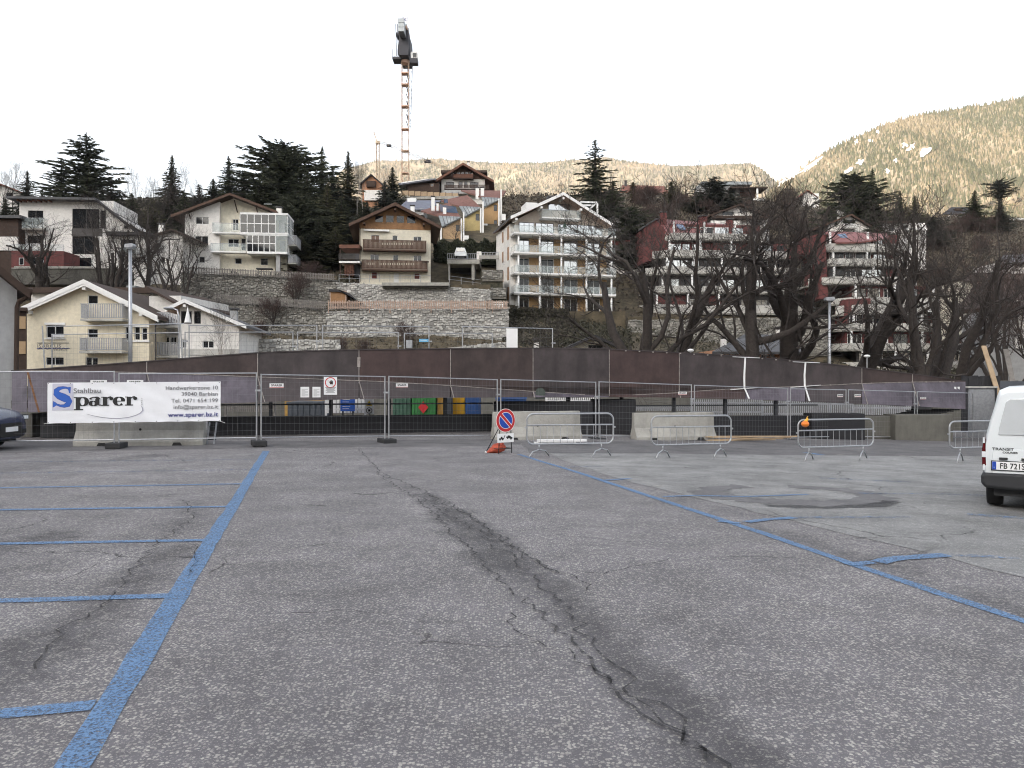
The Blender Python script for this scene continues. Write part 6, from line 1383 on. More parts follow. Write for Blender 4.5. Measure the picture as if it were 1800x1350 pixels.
b = small_house('red_roof_house', 'house with red roof at the far left edge behind the conifers', 150, -20, 40, 336, 350, ((0,322),(-60,345),(52,343)), 'plaster_white', 'roof_rust', [(10,22,338,346,1)])
b = Bld('brown_shed', 'dark shed with flat roof left of the modern white house', 104, 12, 420, 0, cat='shed', sink=5); b.wall(-40, 32, 384, 9999, 'wood_dark', 5, [(-10,8,420,428,1)]); b.box('roof', 'roof_grey', -46, 36, 378, 383, -.6, 5.5); b.box('base', 'plaster_white', -40, 31, 416, 440, -.2, -.02)
# ------------------------------------------------------------------ stone walls, terraces, picket fences
def stone_wall(label, x0, x1, yt, yb, D, m='stone', D1=None, rowh=(.20,.34), thick=.5, seed=1):
    D1 = D1 or D; rnd = random.Random(seed); p0, p1 = at(x0, yt[0], D), at(x1, yt[1], D1); q0, q1 = at(x0, yb[0], D), at(x1, yb[1], D1)
    d = p1 - p0; L_ = math.hypot(d.x, d.y); rz = math.atan2(d.y, d.x); zb = min(q0.z, q1.z)
    r = empty('stone_wall', (p0.x, p0.y, zb), rz, label=label, cat='stone wall')
    def top(x): return p0.z + (p1.z - p0.z) * x / L_ - zb
    def bot(x): return q0.z + (q1.z - q0.z) * x / L_ - zb
    t = MB(); t.prism([(0, bot(0)-.6), (L_, bot(L_)-.6), (L_, top(L_)-.05), (0, top(0)-.05)], .06, thick); t.build('core', M['mortar' if m == 'stone' else 'mortar_dark'], r)
    s = MB(); z = -.3; zmax = max(top(0), top(L_))
    while z < zmax:
        h = rnd.uniform(*rowh); x = rnd.uniform(-.2, 0)
        while x < L_:
            w = rnd.uniform(.20, .52) * (h / .27); hh = h * rnd.uniform(.72, 1.1); zo = z + rnd.uniform(-.09, .09); xc = x + w/2
            if 0 < xc < L_ and bot(xc) - .3 < zo + hh/2 < top(xc) - .02:
                f = rnd.uniform(-.13, 0); j = lambda a=.045: rnd.uniform(-a, a); gpx = .006; hh2 = min(hh, top(xc) - zo)
                A = [(x+gpx, .08, zo+gpx), (x+w-gpx, .08, zo+gpx+j()), (x+w-gpx, .08, zo+hh2-gpx+j()), (x+gpx, .08, zo+hh2-gpx)]
                B = [(x+gpx+.03+j(.02), f+j(.02), zo+gpx+.025+j(.02)), (x+w-gpx-.03+j(.02), f+j(.02), zo+gpx+.025+j(.02)), (x+w-gpx-.03+j(.02), f+j(.02), zo+hh2-gpx-.025+j(.02)), (x+gpx+.03+j(.02), f+j(.02), zo+hh2-gpx-.025+j(.02))]
                s.add(A + B, [(4,5,6,7),(0,1,5,4),(1,2,6,5),(2,3,7,6),(3,0,4,7)], max(.01, rnd.gauss(.5, .24)))
            x += w
        z += h
    s.build('stones', M[m], r, kind='stuff')
    return r
def terrace(x0, x1, D0, D1, ytop, m='grass_dry', low=6):
    z = at(0, ytop, D0).z; t = MB(); a0, a1 = (x0-900)/F, (x1-900)/F; t.slab([(a0*D0,D0+.3),(a1*D0,D0+.3),(a1*D1,D1),(a0*D1,D1)], z-low, z-.06); t.build('terrace_ground', M[m], kind='structure')
stone_wall('long pale stone wall below the pink picket fence', 575, 894, (546,543), (586,592), 93.5, 'stone', seed=1)
stone_wall('dark mossy stone wall left of the pale one, below the grey pickets', 280, 575, (516,543), (596,592), 93.5, 'stone_dark', seed=2)
stone_wall('pale stone wall under the cream chalet terrace', 592, 862, (496,508), (548,548), 98.5, 'stone', seed=3)
stone_wall('dark stone wall under the house with glass verandas', 318, 592, (478,492), (536,548), 98.5, 'stone_dark', seed=4)
stone_wall('short pale stone wall close above the girder', 425, 596, (594,597), (640,640), 74, 'stone', seed=5)
stone_wall('low pale stone kerb wall left of the white sheet', 770, 902, (612,599), (640,640), 74, 'stone', seed=6)
stone_wall('brownish garden wall below the first red apartment block', 1105, 1455, (562,556), (618,618), 104, 'stone_dark', seed=7)
for x0, x1, yt, lb in ((848,884,474,'upper'),(852,890,505,'middle'),(858,893,528,'lower')): stone_wall(f'{lb} small stone terrace wall between chalet and apartment block', x0, x1, (yt,yt+1), (yt+12,yt+12), 101 - (yt-474)*.06, 'stone_dark', seed=int(yt))
terrace(560, 894, 93.5, 99, 544); terrace(285, 575, 93.5, 99, 536); terrace(592, 862, 98.5, 108, 499); terrace(318, 592, 98.5, 108, 484); terrace(890, 1100, 104.5, 116, 546); terrace(1105, 1455, 104, 116, 556)
terrace(845, 884, 101, 112, 473, 'ivy'); terrace(848, 890, 99.2, 102, 504, 'ivy'); terrace(855, 894, 97.7, 100, 527, 'ivy')
b = Bld('concrete_wall', 'grey concrete retaining wall below the modern white house', 97, 110, 490, 0, cat='wall', sink=2); b.box('face', 'concrete_dark', 20, 215, 472, 500, 0, 3); b.box('coping', 'concrete', 20, 215, 470.5, 472, -.15, .5)
def picket_fence(label, x0, x1, y0, y1, hpx, D, m, st=.20, post_every=2.4, gap=.42):
    p0, p1 = at(x0, y0, D), at(x1, y1, D); L_ = (p1-p0).length; r = empty('picket_fence', p0, 0, label=label, cat='fence'); h = hpx*D/F; sl = (p1.z-p0.z)/(p1.x-p0.x); rnd = random.Random(int(x0))
    t = MB(); n = int((p1.x-p0.x)/st); w = st*(1-gap)
    for k in range(n):
        x = k*st; z = sl*x; hh = h*rnd.uniform(.94,1.04); t.prism([(x,z+.05),(x+w,z+.05),(x+w,z+hh-.06),(x+w/2,z+hh),(x,z+hh-.06)], rnd.uniform(-.01,.01), .03)
    t.build('pickets', M[m], r, kind='stuff')
    for q in (.25, .8):
        t = MB(); t.bar((0,.05,h*q), (p1.x-p0.x,.05,h*q+p1.z-p0.z), .05, .08); t.build('rail', M[m], r)
    for k in range(int((p1.x-p0.x)/post_every)+1):
        x = k*post_every; t = MB(); t.box(x-.05,.08,sl*x-.4,x+.05,.18,sl*x+h+.02); t.build('post', M[m], r)
picket_fence('grey weathered picket fence on top of the wall under the glass verandas', 322, 590, 480, 493, 12, 98, 'wood_grey')
picket_fence('grey weathered picket fence on the mid terrace, left of the small shed', 375, 575, 532, 545, 16, 93, 'wood_grey')
picket_fence('pinkish new picket fence along the top of the long pale wall', 577, 894, 544, 544, 16, 93, 'wood_pale', gap=.5)
b = Bld('white_bench', 'white garden bench behind the pinkish picket fence', 95.5, 876, 541, 0, cat='bench', sink=0)
for x in (869, 876.5, 883): b.box('leg', 'white_paint', x, x+1.2, 534, 541, 0, .3)
b.box('seat', 'white_paint', 868, 885, 535, 536.2, -.1, .4); b.box('backrest', 'white_paint', 867.5, 885.5, 531, 532.4, .3, .4)
def wire_railing(label, x0, x1, y0, y1, hpx, D):
    p0, p1 = at(x0,y0,D), at(x1,y1,D); r = empty('garden_railing', p0, label=label, cat='railing'); h = hpx*D/F; n = max(2, int((p1.x-p0.x)/1.3)); d = p1-p0
    for k in range(n+1): t = MB(); q = d*(k/n); t.tube([q, q+Vector((0,0,h))], .03, 5); t.build('post', M['galv_dull'], r)
    for f in (.5, 1): t = MB(); t.tube([Vector((0,0,h*f)), d+Vector((0,0,h*f))], .02, 5); t.build('rail', M['galv_dull'], r)
wire_railing('thin metal railing on the terrace edge in front of the chalet', 596, 757, 496, 497, 13, 104); wire_railing('thin metal railing right of the chalet terrace', 790, 852, 497, 505, 12, 103); wire_railing('thin metal railing behind the hedge right of the carport', 884, 900, 470, 470, 10, 112)

# ------------------------------------------------------------------ foliage: hedges, ivy
def leaf_cloud(mb, pts, size, rnd):
    for p in pts:
        u = Vector((rnd.gauss(0,1), rnd.gauss(0,1), rnd.gauss(0,.8))).normalized(); v = u.orthogonal().normalized(); v = (Matrix.Rotation(rnd.uniform(0,6.28), 3, u) @ v); w = u.cross(v); s = size*rnd.uniform(.6,1.3)
        p = Vector(p); mb.add([p+v*s, p+w*s*.5, p-v*s*.7, p-w*s*.5], [(0,1,2,3)])
def hedge(label, x0, x1, yt, yb, D, dep, m, n, peaks=2.2):
    rnd = random.Random(int(x0)); X0, X1 = (x0-900)/F*D, (x1-900)/F*D; z0 = at(0,yb,D).z; z1 = at(0,yt,D).z
    r = empty('hedge', ((X0+X1)/2, D, z0), label=label, cat='hedge'); w = X1-X0; pts = []
    for _ in range(n):
        x = rnd.uniform(-w/2,w/2); ph = .5+.5*math.cos(x*2*math.pi/peaks); y = rnd.uniform(0,dep)*rnd.random(); h = (z1-z0)*(.72+.28*ph*rnd.uniform(.7,1)) + .25*noise.noise((x,3,0)); pts.append((x, y, rnd.uniform(-.2,1)*h))
    t = MB(); leaf_cloud(t, pts, .22, rnd); t.build('foliage', M[m], r, kind='stuff')
    t = MB(); t.box(-w/2, dep*.35, -1, w/2, dep, (z1-z0)*.7); t.build('core', M[m], r)
hedge('dark evergreen hedge between terraced houses and carport', 762, 893, 417, 452, 122, 2.5, 'needle', 9000)
hedge('dark hedge behind the house with glass verandas', 520, 600, 440, 470, 122, 2, 'needle', 4000)
hedge('low dark hedge on the apartment block terrace', 900, 1000, 541, 553, 103, 1.2, 'ivy', 2600, .9)
def cover(name, label, x0, x1, Da, Db, n, size, m, up=.3, seed=1):
    rnd = random.Random(seed); pts = []
    for _ in range(n):
        D = rnd.uniform(Da, Db); X = (rnd.uniform(x0,x1)-900)/F*D
        if noise.noise((X*.25, D*.25, seed)) < -.45: continue
        pts.append((X, D, hz(X,D) + rnd.random()**2*up))
    t = MB(); leaf_cloud(t, pts, size, rnd); t.build(name, M[m], kind='stuff', label=label, cat='ground cover')
cover('ivy', 'dark ivy on the bank below the apartment block', 885, 1110, 84, 106, 9000, .25, 'ivy', .7, 1)
cover('undergrowth', 'dry undergrowth on the slope below the pale stone wall', 420, 900, 62, 93, 7000, .22, 'grass_dry', .5, 2)
cover('undergrowth', 'dark undergrowth on the slope among the left conifers', -60, 640, 108, 165, 15000, .45, 'ivy', 1.2, 3)
cover('undergrowth', 'brown undergrowth on the upper slope right of the terraced houses', 880, 1850, 112, 185, 30000, .34, 'brush_ground', .9, 4)
cover('ivy', 'dark creeper on the valley side below the red apartment blocks', 1100, 1800, 60, 104, 9000, .28, 'ivy', .9, 5)

# ------------------------------------------------------------------ street lamps
def street_lamp(label, px, ytop, D, zb, head_w, side=0):
    r = empty('street_lamp', ((px-900)/F*D, D, zb), label=label, cat='street lamp'); h = HC + (675-ytop)/F*D - zb
    t = MB(); t.tube([(0,0,0),(0,0,h*.5),(0,0,h-.05)], [.085,.08,.06], 10); t.build('pole', M['galv'], r, smooth=True)
    w = head_w*D/F; t = MB(); t.prism([(-w/2,h-.10),(-w/2+.03,h+.05),(w/2-.05,h+.08),(w/2,h),(w/2-.04,h-.10)], -.16, .16); hd = t.build('lamp_head', M['galv_dull'], r); bevel(hd, .02)
    t = MB(); t.box(-w/2+.06, -.12, h-.125, w/2-.08, .12, h-.102); t.build('lens', M['lamp_lens'], hd)
street_lamp('tall grey street lamp in front of the yellow house', 229, 432, 32, -.3, 16); street_lamp('grey street lamp between the red apartment blocks', 1458, 525, 40, -.8, 17)
for px, yt, D, lb in ((1524,626,41,'short lamp post with white globe head above the right of the girder'),(1214,616,38,'tiny white lamp head peeping over the girder below the bare tree')):
    r = empty('garden_lamp', ((px-900)/F*D, D, -.8), label=lb, cat='street lamp'); h = HC+(675-yt)/F*D+.8
    t = MB(); t.tube([(0,0,0),(0,0,h)], .035, 6); t.build('pole', M['galv'], r); t = MB(); ball(t, (0,0,h), .16, 1, .5); t.build('lamp_head', M['white_paint'], r, smooth=True)
r = empty('street_lamp', at(314, 660, 50), label='curved neck street lamp beside the white annex', cat='street lamp'); h = (660-545)*50/F
t = MB(); t.tube([(0,0,-2),(0,0,h-.4),(-.08,0,h),(-.5,0,h+.12)], .05, 7); t.build('pole', M['galv'], r, smooth=True); t = MB(); ball(t, (-.62,0,h+.1), .3, 1.1, .35); t.build('lamp_head', M['galv_dull'], r, smooth=True)

# ------------------------------------------------------------------ cranes
def lattice(r, p, q, w, n, m, rc=.09, name='mast_section', brace=.05):
    p, q = Vector(p), Vector(q); d = q-p; u = Vector((1,0,0)); v = Vector((0,1,0))
    if abs(d.normalized().z) < .5: u, v = Vector((0,0,1)), d.cross(Vector((0,0,1))).normalized()
    C_ = [(-1,-1),(1,-1),(1,1),(-1,1)]
    for k in range(n):
        a, b_ = p+d*k/n, p+d*(k+1)/n; t = MB()
        ca = [a+u*w/2*i+v*w/2*j for i,j in C_]; cb = [b_+u*w/2*i+v*w/2*j for i,j in C_]
        for i in range(4):
            t.tube([ca[i],cb[i]], rc, 4); t.tube([ca[i],ca[(i+1)%4]], brace, 3); t.tube([ca[i],cb[(i+1)%4]] if k%2 else [ca[(i+1)%4],cb[i]], brace, 3)
        t.build(name, M[m[k%len(m)]] if isinstance(m,list) else M[m], r)
def tower_crane():
    D = 205; px = 712.5; zb = hz((px-900)/F*D, D); r = empty('tower_crane', ((px-900)/F*D, D, zb), label='tall orange tower crane with dark counterweights and a small flag', cat='crane'); Z = lambda y: HC+(675-y)/F*D-zb; X = lambda x: (x-px)/F*D
    lattice(r, (0,0,-1), (0,0,Z(110)), 1.75, 26, ['crane_orange','crane_yellow'], .065, brace=.035)
    for y in (130,150,188,228,266,305): t = MB(); t.box(-.95,-.95,Z(y)-.1,.95,.95,Z(y)+.18); t.build('mast_collar', M['crane_orange'], r)
    for k in range(9): t = MB(); y = 118+12*k; t.bar((.3+.12*(k%2),-.5,Z(y)), (.8,-.4,Z(y+10)), .3, .12); t.build('ladder', M['crane_dark'], r)
    t = MB(); t.tube([(0,0,Z(112)),(0,0,Z(107))], 1.15, 12); t.build('slewing_ring', M['crane_orange'], r)
    t = MB(); t.prism([(X(703.5),Z(105)),(X(720),Z(105)),(X(721.5),Z(90)),(X(719.5),Z(62)),(X(705),Z(62)),(X(703),Z(90))], -3, 6); t.build('counter_jib', M['crane_dark'], r)
    for k in range(3): t = MB(); t.box(X(706.5),-7,Z(76)+1.1*k,X(716.5),-3.05-.2*k,Z(76)+1.0+1.1*k); t.build('counterweight', M['zinc'], r)
    t = MB(); t.box(X(705),-4,Z(62),X(719),2,Z(57)); t.build('machine_deck', M['crane_orange'], r); t = MB(); t.prism([(X(708),Z(57)),(X(718),Z(57)),(X(717),Z(48)),(X(709),Z(48))], -2, 1); t.build('winch_housing', M['zinc'], r)
    t = MB(); t.box(X(698),-2,Z(68),X(704),1,Z(63)); w_ = t.build('side_platform', M['crane_dark'], r)
    t = MB(); t.box(X(691.5),-2,Z(109),X(706),1.5,Z(105)); pl = t.build('access_platform', M['crane_dark'], r)
    for x in (692,696,701): t = MB(); t.tube([(X(x),-1.9,Z(105)),(X(x),-1.9,Z(91))], .07, 4); t.build('railing_post', M['galv'], pl)
    t = MB(); t.box(X(723.5),-2.2,Z(116),X(735.5),.2,Z(108)); cb = t.build('cab_floor', M['crane_dark'], r); t = MB(); t.box(X(724),-2.1,Z(108),X(735.3),.1,Z(97)); c_ = t.build('cab', M['white_paint'], r); t = MB(); t.box(X(727.5),-2.16,Z(107),X(734),-2.11,Z(99)); t.build('cab_window', M['glass'], c_)
    for x in (699,702,720.5,722): t = MB(); t.tube([(X(x),-2,Z(104)),(X(x)-.2,-2,Z(48 if x<710 else 55))], .08, 4); t.build('stay', M['crane_dark'], r)
    t = MB(); t.tube([(X(707.5),0,Z(48)),(X(707.5),0,Z(28))], .05, 4); t.build('flag_pole', M['galv'], r); t = MB(); n = 6
    t.v = [(X(707.7)+1.35*i/n, .12*math.sin(i*1.3), Z(38.5)+1.35*j) for j in (0,1) for i in range(n+1)]; t.a = [0]*len(t.v); t.f = [(i,i+1,n+2+i,n+1+i) for i in range(n)]; fl_ = t.build('flag', M['banner'], r)
    lettering('k', 1.35, (X(709.2), -.16, Z(37)), (R(90),0,0), M['print_navy'], fl_, 'LEFT', .03)
    lattice(r, (.9,4,Z(103)), (.134*0-6.2,56,Z(103)), .9, 16, 'crane_dark', .05, 'jib_section', .03)
tower_crane()
def small_crane():
    D = 190; px = 664; zb = hz((px-900)/F*D, D); r = empty('tower_crane', ((px-900)/F*D, D, zb), label='slim yellow crane with thin jib left of the tall one', cat='crane'); Z = lambda y: HC+(675-y)/F*D-zb; X = lambda x: (x-px)/F*D
    lattice(r, (0,0,-1), (0,0,Z(252)), .7, 16, 'crane_yellow', .07, brace=.04)
    t = MB(); t.bar((0,0,Z(252)), (X(657),0,Z(232)), .22, .22); t.build('tower_head', M['crane_yellow'], r); t = MB(); t.box(-.5,-.5,Z(253),.5,.5,Z(248)); t.build('slewing_unit', M['crane_yellow'], r)
    u = Vector((X(830),30,Z(262))); o_ = Vector((X(668),0,Z(249))); lattice(r, o_, u, .5, 26, 'crane_yellow', .03, 'jib_section', .02)
    for f, s in ((.08,.35),(.45,.5),(.72,.3)): t = MB(); p = o_.lerp(u, f); t.box(p.x-s*1.6,p.y-.3,p.z-s,p.x+s*1.6,p.y+.3,p.z+s*.4); t.build('trolley', M['crane_dark'], r)
    t = MB(); t.tube([(X(657),0,Z(232)), o_.lerp(u,.5)], .03, 3); t.build('stay', M['crane_dark'], r)
small_crane()

# ------------------------------------------------------------------ vehicles
def loft(sections, closed_ends=True):
    """sections: list of (y, [(x,z) half profile from bottom to roof centre]); mirrored"""
    t = MB(); m = None
    for y, pr in sections:
        ring = [(x,y,z) for x,z in pr] + [(-x,y,z) for x,z in pr[::-1] if x > 1e-4]; m = len(ring); t.v += ring; t.a += [0]*m
    n = len(sections)
    t.f = [(i*m+k, (i+1)*m+k, (i+1)*m+(k+1)%m, i*m+(k+1)%m) for i in range(n-1) for k in range(m)]
    if closed_ends: t.f += [tuple(range(m)), tuple(range(n*m-1,(n-1)*m-1,-1))]
    return t
def wheel(r, x, y, rad, w=.2, sub=True):
    s = 1 if x > 0 else -1; o = empty('wheel', (x,y,rad)); o.parent = r
    t = MB(); n = 28; prof = [(-w/2,rad*.62),(-w/2,rad*.93),(-w/2+.03,rad),(w/2-.03,rad),(w/2,rad*.93),(w/2,rad*.62)]
    t.v = [(px_, rr*math.cos(2*math.pi*k/n), rr*math.sin(2*math.pi*k/n)) for k in range(n) for px_,rr in prof]; t.a = [0]*len(t.v); t.f = [(k*6+j,k*6+j+1,((k+1)%n)*6+j+1,((k+1)%n)*6+j) for k in range(n) for j in range(5)]; t.build('tyre', M['tyre'], o, smooth=True)
    t = MB(); t.tube([(-w*.3,0,0),(w*.32,0,0)], rad*.62, 20); t.build('rim', M['galv_dull'], o)
    return o
def van():
    hd = R(-34); Dv = 11.2; c = gx(1728, Dv); right = Vector((math.cos(hd), math.sin(hd), 0)); O = c + right*.875
    r = empty('parked_van', (O.x,O.y,g(O.x,O.y)), hd, label='white delivery van parked with its rear doors towards the camera at the right edge', cat='van')
    def prof(w, h, b0=.42): 
        return [(.55*w,b0-.1),(.84*w,b0-.04),(.875*w,b0+.1),(.882*w,.72),(.872*w,.92),(.845*w,1.06),(.80*w,1.25),(.745*w,1.45),(.715*w,h-.14),(.685*w,h-.055),(.60*w,h-.015),(.28*w,h),(0,h+.006)]
    secs = [(0.0,prof(.965,1.66)),(.05,prof(.99,1.71)),(.18,prof(1,1.735)),(1.2,prof(1,1.75)),(2.3,prof(1,1.75)),(2.75,prof(.99,1.72)),(3.0,[(x*.98,min(z,1.62-.0)) for x,z in prof(1,1.64)])]
    def hood(h, w): return [(.55*w,.32),(.84*w,.38),(.86*w,.5),(.87*w,.68),(.86*w,min(.86,h)),(.84*w,min(.95,h)),(.80*w,h-.03),(.74*w,h-.01),(.68*w,h),(.6*w,h),(.5*w,h+.01),(.28*w,h+.02),(0,h+.02)]
    secs += [(3.45,hood(1.12,.97)),(3.9,hood(1.0,.94)),(4.05,hood(.86,.88)),(4.12,hood(.7,.8))]
    o = loft(secs).build('body', M['car_white'], r, smooth=True); bevel(o, .03, 2)
    me = o.data
    def panel(name, pts, y, m, th=.012, par=None):
        t = MB(); t.prism(pts, y-th, y); return t.build(name, M[m], par or r)
    # rear doors: upper glass, seam, plate recess
    gl = panel('rear_window', [(-.69,1.06),(.00,1.06),(.00,1.56),(-.55,1.56),(-.60,1.52),(-.68,1.16)], -.004, 'van_pane_sky_white'); bevel(gl, .01)
    gr_ = panel('rear_window', [(.08,1.06),(.66,1.06),(.65,1.16),(.57,1.52),(.52,1.56),(.08,1.56)], -.004, 'van_pane_sky_white'); bevel(gr_, .01)
    panel('door_seam', [(.035,.5),(.045,.5),(.045,1.64),(.035,1.64)], -.001, 'car_trim', .004)
    dp = panel('door_pressing', [(-.76,.50),(-.02,.50),(-.02,.86),(-.76,.86)], .002, 'car_white', .012); bevel(dp, .01)
    hn = MB(); hn.prism([(-.30,.955),(-.22,.985),(-.05,.985),(-.02,.955),(-.05,.915),(-.24,.92)], -.055, -.005); h_ = hn.build('door_handle', M['car_trim'], r); bevel(h_, .012)
    # number plate
    pl = panel('number_plate', [(-.765,.575),(-.245,.575),(-.245,.688),(-.765,.688)], -.02, 'white_sheet', .008); fr_ = panel('plate_frame', [(-.778,.56),(-.232,.56),(-.232,.70),(-.778,.70)], -.012, 'car_trim', .01)
    for x0,x1 in ((-.763,-.715),(-.295,-.247)): panel('plate_band', [(x0,.577),(x1,.577),(x1,.686),(x0,.686)], -.028, 'sign_blue', .002, pl)
    lettering('FB 721SF', .108, (-.505, -.031, .594), (R(90),0,0), M['print_black'], pl, 'CENTER', .002, .80, sp=1.05); lettering('I', .035, (-.745,-.031,.59), (R(90),0,0), M['white_sheet'], pl)
    for x in (-.63,-.37): 
        t = MB(); t.box(x-.05,-.04,.715,x+.05,-.005,.745); t.build('plate_lamp', M['car_trim'], r)
    lettering('TRANSIT', .052, (-.765,-.016,.845), (R(90),0,0), M['print_black'], r, 'LEFT', .001, 1.25); lettering('COURIER', .034, (-.64,-.016,.805), (R(90),0,0), M['print_black'], r, 'LEFT', .001, 1.25)
    bp = loft([(-.075,[(.5,.33),(.83,.35),(.87,.40),(.875,.47),(.84,.51),(0,.515)]),(-.05,[(.5,.30),(.85,.32),(.895,.38),(.90,.48),(.87,.525),(0,.53)]),(.35,[(.5,.30),(.86,.32),(.90,.38),(.905,.48),(.885,.53),(0,.53)])]).build('bumper', M['car_trim'], r, smooth=False); bevel(bp, .02)
    for s in (-1,1):
        t = MB(); t.prism([(s*.835,.62),(s*.888,.62),(s*.888,.86),(s*.862,1.02),(s*.845,1.0)], -.004, .20); tl = t.build('tail_light', M['tail_red'], r); bevel(tl, .015)
        t = MB(); t.prism([(s*.84,.74),(s*.890,.74),(s*.890,.82),(s*.84,.82)], -.009, .155); t.build('indicator', M['lamp_lens'], tl)
        for z in (.60, .98): t = MB(); t.tube([(s*.865,-.012,z-.04),(s*.865,-.012,z+.04)], .014, 6); t.build('hinge', M['car_white'], r)
        wheel(r, s*.76, .66, .31); wheel(r, s*.76, 3.2, .31)
        t = MB(); t.prism([(s*.60,1.02),(s*.62,1.02)][:0] or [(1.9,1.03),(2.75,1.03),(2.95,1.1),(2.55,1.5),(1.95,1.5)], -.01, 0); sw = t.build('side_window', M['car_glass'], r); sw.rotation_euler = (0,0,0)
        sw.data.transform(Matrix(((0,s*1,0,0),(1,0,0,0),(0,0,1,0),(0,0,0,1)))); 
        for v in sw.data.vertices: v.co.x = s*(.855 - (v.co.z-1.03)*.30 + abs(v.co.x)*.4)
    t = MB(); t.box(-.75,.1,.2,.75,3.6,.42); t.build('underbody', M['car_trim'], r); t = MB(); t.tube([(-.3,.02,.27),(-.3,.3,.27)], .03, 8); t.build('exhaust', M['galv_dull'], r)
van()
def car():
    # dark car, nose pointing right, only its front corner in the frame
    Dc = 19.9; X = (27-900)/F*Dc - .70; r = empty('parked_car', (X, Dc+.55, 0), R(-90+6), label='dark blue car with its nose just inside the left edge', cat='car')
    # local: y forward (nose at y=0), x across
    def pr(w, h, b0=.22): return [(.5*w,b0),(.84*w,b0+.05),(.89*w,b0+.2),(.9*w,min(.6,h-.2)),(.87*w,h-.18),(.80*w,h-.06),(.6*w,h-.015),(.3*w,h),(0,h+.005)]
    def cab(w, h): return [(.5*w,.22),(.84*w,.27),(.89*w,.42),(.9*w,.62),(.86*w,.95),(.74*w,h-.16),(.62*w,h-.05),(.3*w,h),(0,h+.005)]
    S = [(0,pr(.72,.70,.28)),(-.05,pr(.84,.80,.24)),(-.2,pr(.95,.90)),(-.55,pr(1,.98)),(-1.1,pr(1,1.06)),(-1.35,cab(1,1.16)),(-2.0,cab(1,1.52)),(-2.6,cab(1,1.58)),(-3.5,cab(1,1.54)),(-4.0,cab(.97,1.3)),(-4.2,pr(.93,1.0)),(-4.3,pr(.85,.9,.3))]
    r.rotation_euler.z = R(-90 + 4); r.location = (X, Dc + .95, 0)
    o = loft([(y, p) for y, p in S]).build('body', M['car_dark'], r, smooth=True); bevel(o, .03)
    for s in (-1,1):
        t = loft([(-.10,[(.10,-.05),(.12,.06),(0,.08)]),(-.42,[(.05,-.02),(.06,.07),(0,.09)])]); hl = t.build('headlight', M['car_trim'], r); hl.location = (s*.70,.02,.72); hl.rotation_euler.z = s*R(24)
        t = MB(); t.box(-.06,-.085,-.03,.05,-.05,.05); q = t.build('lens', M['lamp_lens'], hl)
        wheel(r, s*.76, -.85, .32); wheel(r, s*.76, -3.4, .32)
        t = MB(); t.box(s*.55-.12,-.03,.36,s*.55+.12,.005,.46); t.build('fog_lamp', M['print_black'], r)
    t = MB(); t.prism([(-.5,.30),(.5,.30),(.46,.62),(-.46,.62)], -.03, .012); t.build('grille', M['print_black'], r)
    t = MB(); t.box(-.26,.0,.42,.26,.025,.53); t.build('number_plate', M['white_sheet'], r)
    t = MB(); t.add([(-.72,-1.38,1.13),(.72,-1.38,1.13),(.60,-1.98,1.50),(-.60,-1.98,1.50)], [(0,1,2,3)]); ww = t.build('windscreen', M['car_glass'], r); ww.location.z = .02
    t = MB(); t.box(-.78,-3.9,.17,.78,-.3,.28); t.build('underbody', M['car_trim'], r); r.scale = (1.08,1.08,1.13)
car()
# ------------------------------------------------------------------ trees
def bare_tree_meshes(seed, H, r0, stems, lean, levels, kids, wob=.22, trop=.10, ang=(25,60), fork=.18, twig='twig', bark='bark', lf=.62, thin=.30):
    rnd = random.Random(seed); T, W = MB(), MB()
    def rv(): return Vector((rnd.gauss(0,1), rnd.gauss(0,1), rnd.gauss(0,1)))
    def grow(p, d, L_, r, lev):
        n = (6,5,4,3,2,2)[lev]; pts = [p.copy()]; rr = [r]; dirs = []
        for i in range(n):
            d = (d + rv()*wob*(.5 if lev == 0 else 1) + Vector((0,0,1))*trop).normalized(); p = p + d*(L_/n); pts.append(p.copy()); rr.append(max(.0075, r*(1-(1-thin)*(i+1)/n))); dirs.append(d.copy())
        (T if lev < 2 else W).tube(pts, rr, (8,6,4,3,3,3)[lev], cap=False)
        if lev >= levels: return
        k = kids[lev]
        for j in range(k):
            t = (fork if lev == 0 else .25) + (1-(fork if lev == 0 else .25))*(j+rnd.random())/k; t = min(t, .999); i = int(t*n); f = t*n-i
            q = pts[i].lerp(pts[i+1], f); ax = dirs[i].cross(rv()).normalized(); nd = Matrix.Rotation(R(rnd.uniform(*ang))*(1 if j < k-1 else .5), 3, ax) @ dirs[i]
            if nd.z < -.25: nd.z *= -.3
            grow(q, nd.normalized(), L_*lf*rnd.uniform(.75,1.2)*(1.15-.45*t), max(.0075, rr[i]*(rnd.uniform(.42,.60), rnd.uniform(.34,.50), rnd.uniform(.28,.42), .4)[lev]), lev+1)
    for s in range(stems):
        a = 2*math.pi*s/stems + rnd.uniform(-.5,.5); sp = .0 if stems == 1 else rnd.uniform(.25,.6)
        d = Vector((math.cos(a)*sp + lean[0], math.sin(a)*sp + lean[1], 1)).normalized()
        grow(Vector((math.cos(a)*r0*.5*(stems>1), math.sin(a)*r0*.5*(stems>1), -.5)), d, H*rnd.uniform(.55,.7), r0*(1 if stems == 1 else .7), 0)
    if stems > 1: T.tube([(0,0,-1),(0,0,.3),(0,0,.9)], [r0*1.5,r0*1.25,r0*.7], 10, cap=False)
    return T.mesh('trunk', M[bark], True), W.mesh('crown', M[twig], False)
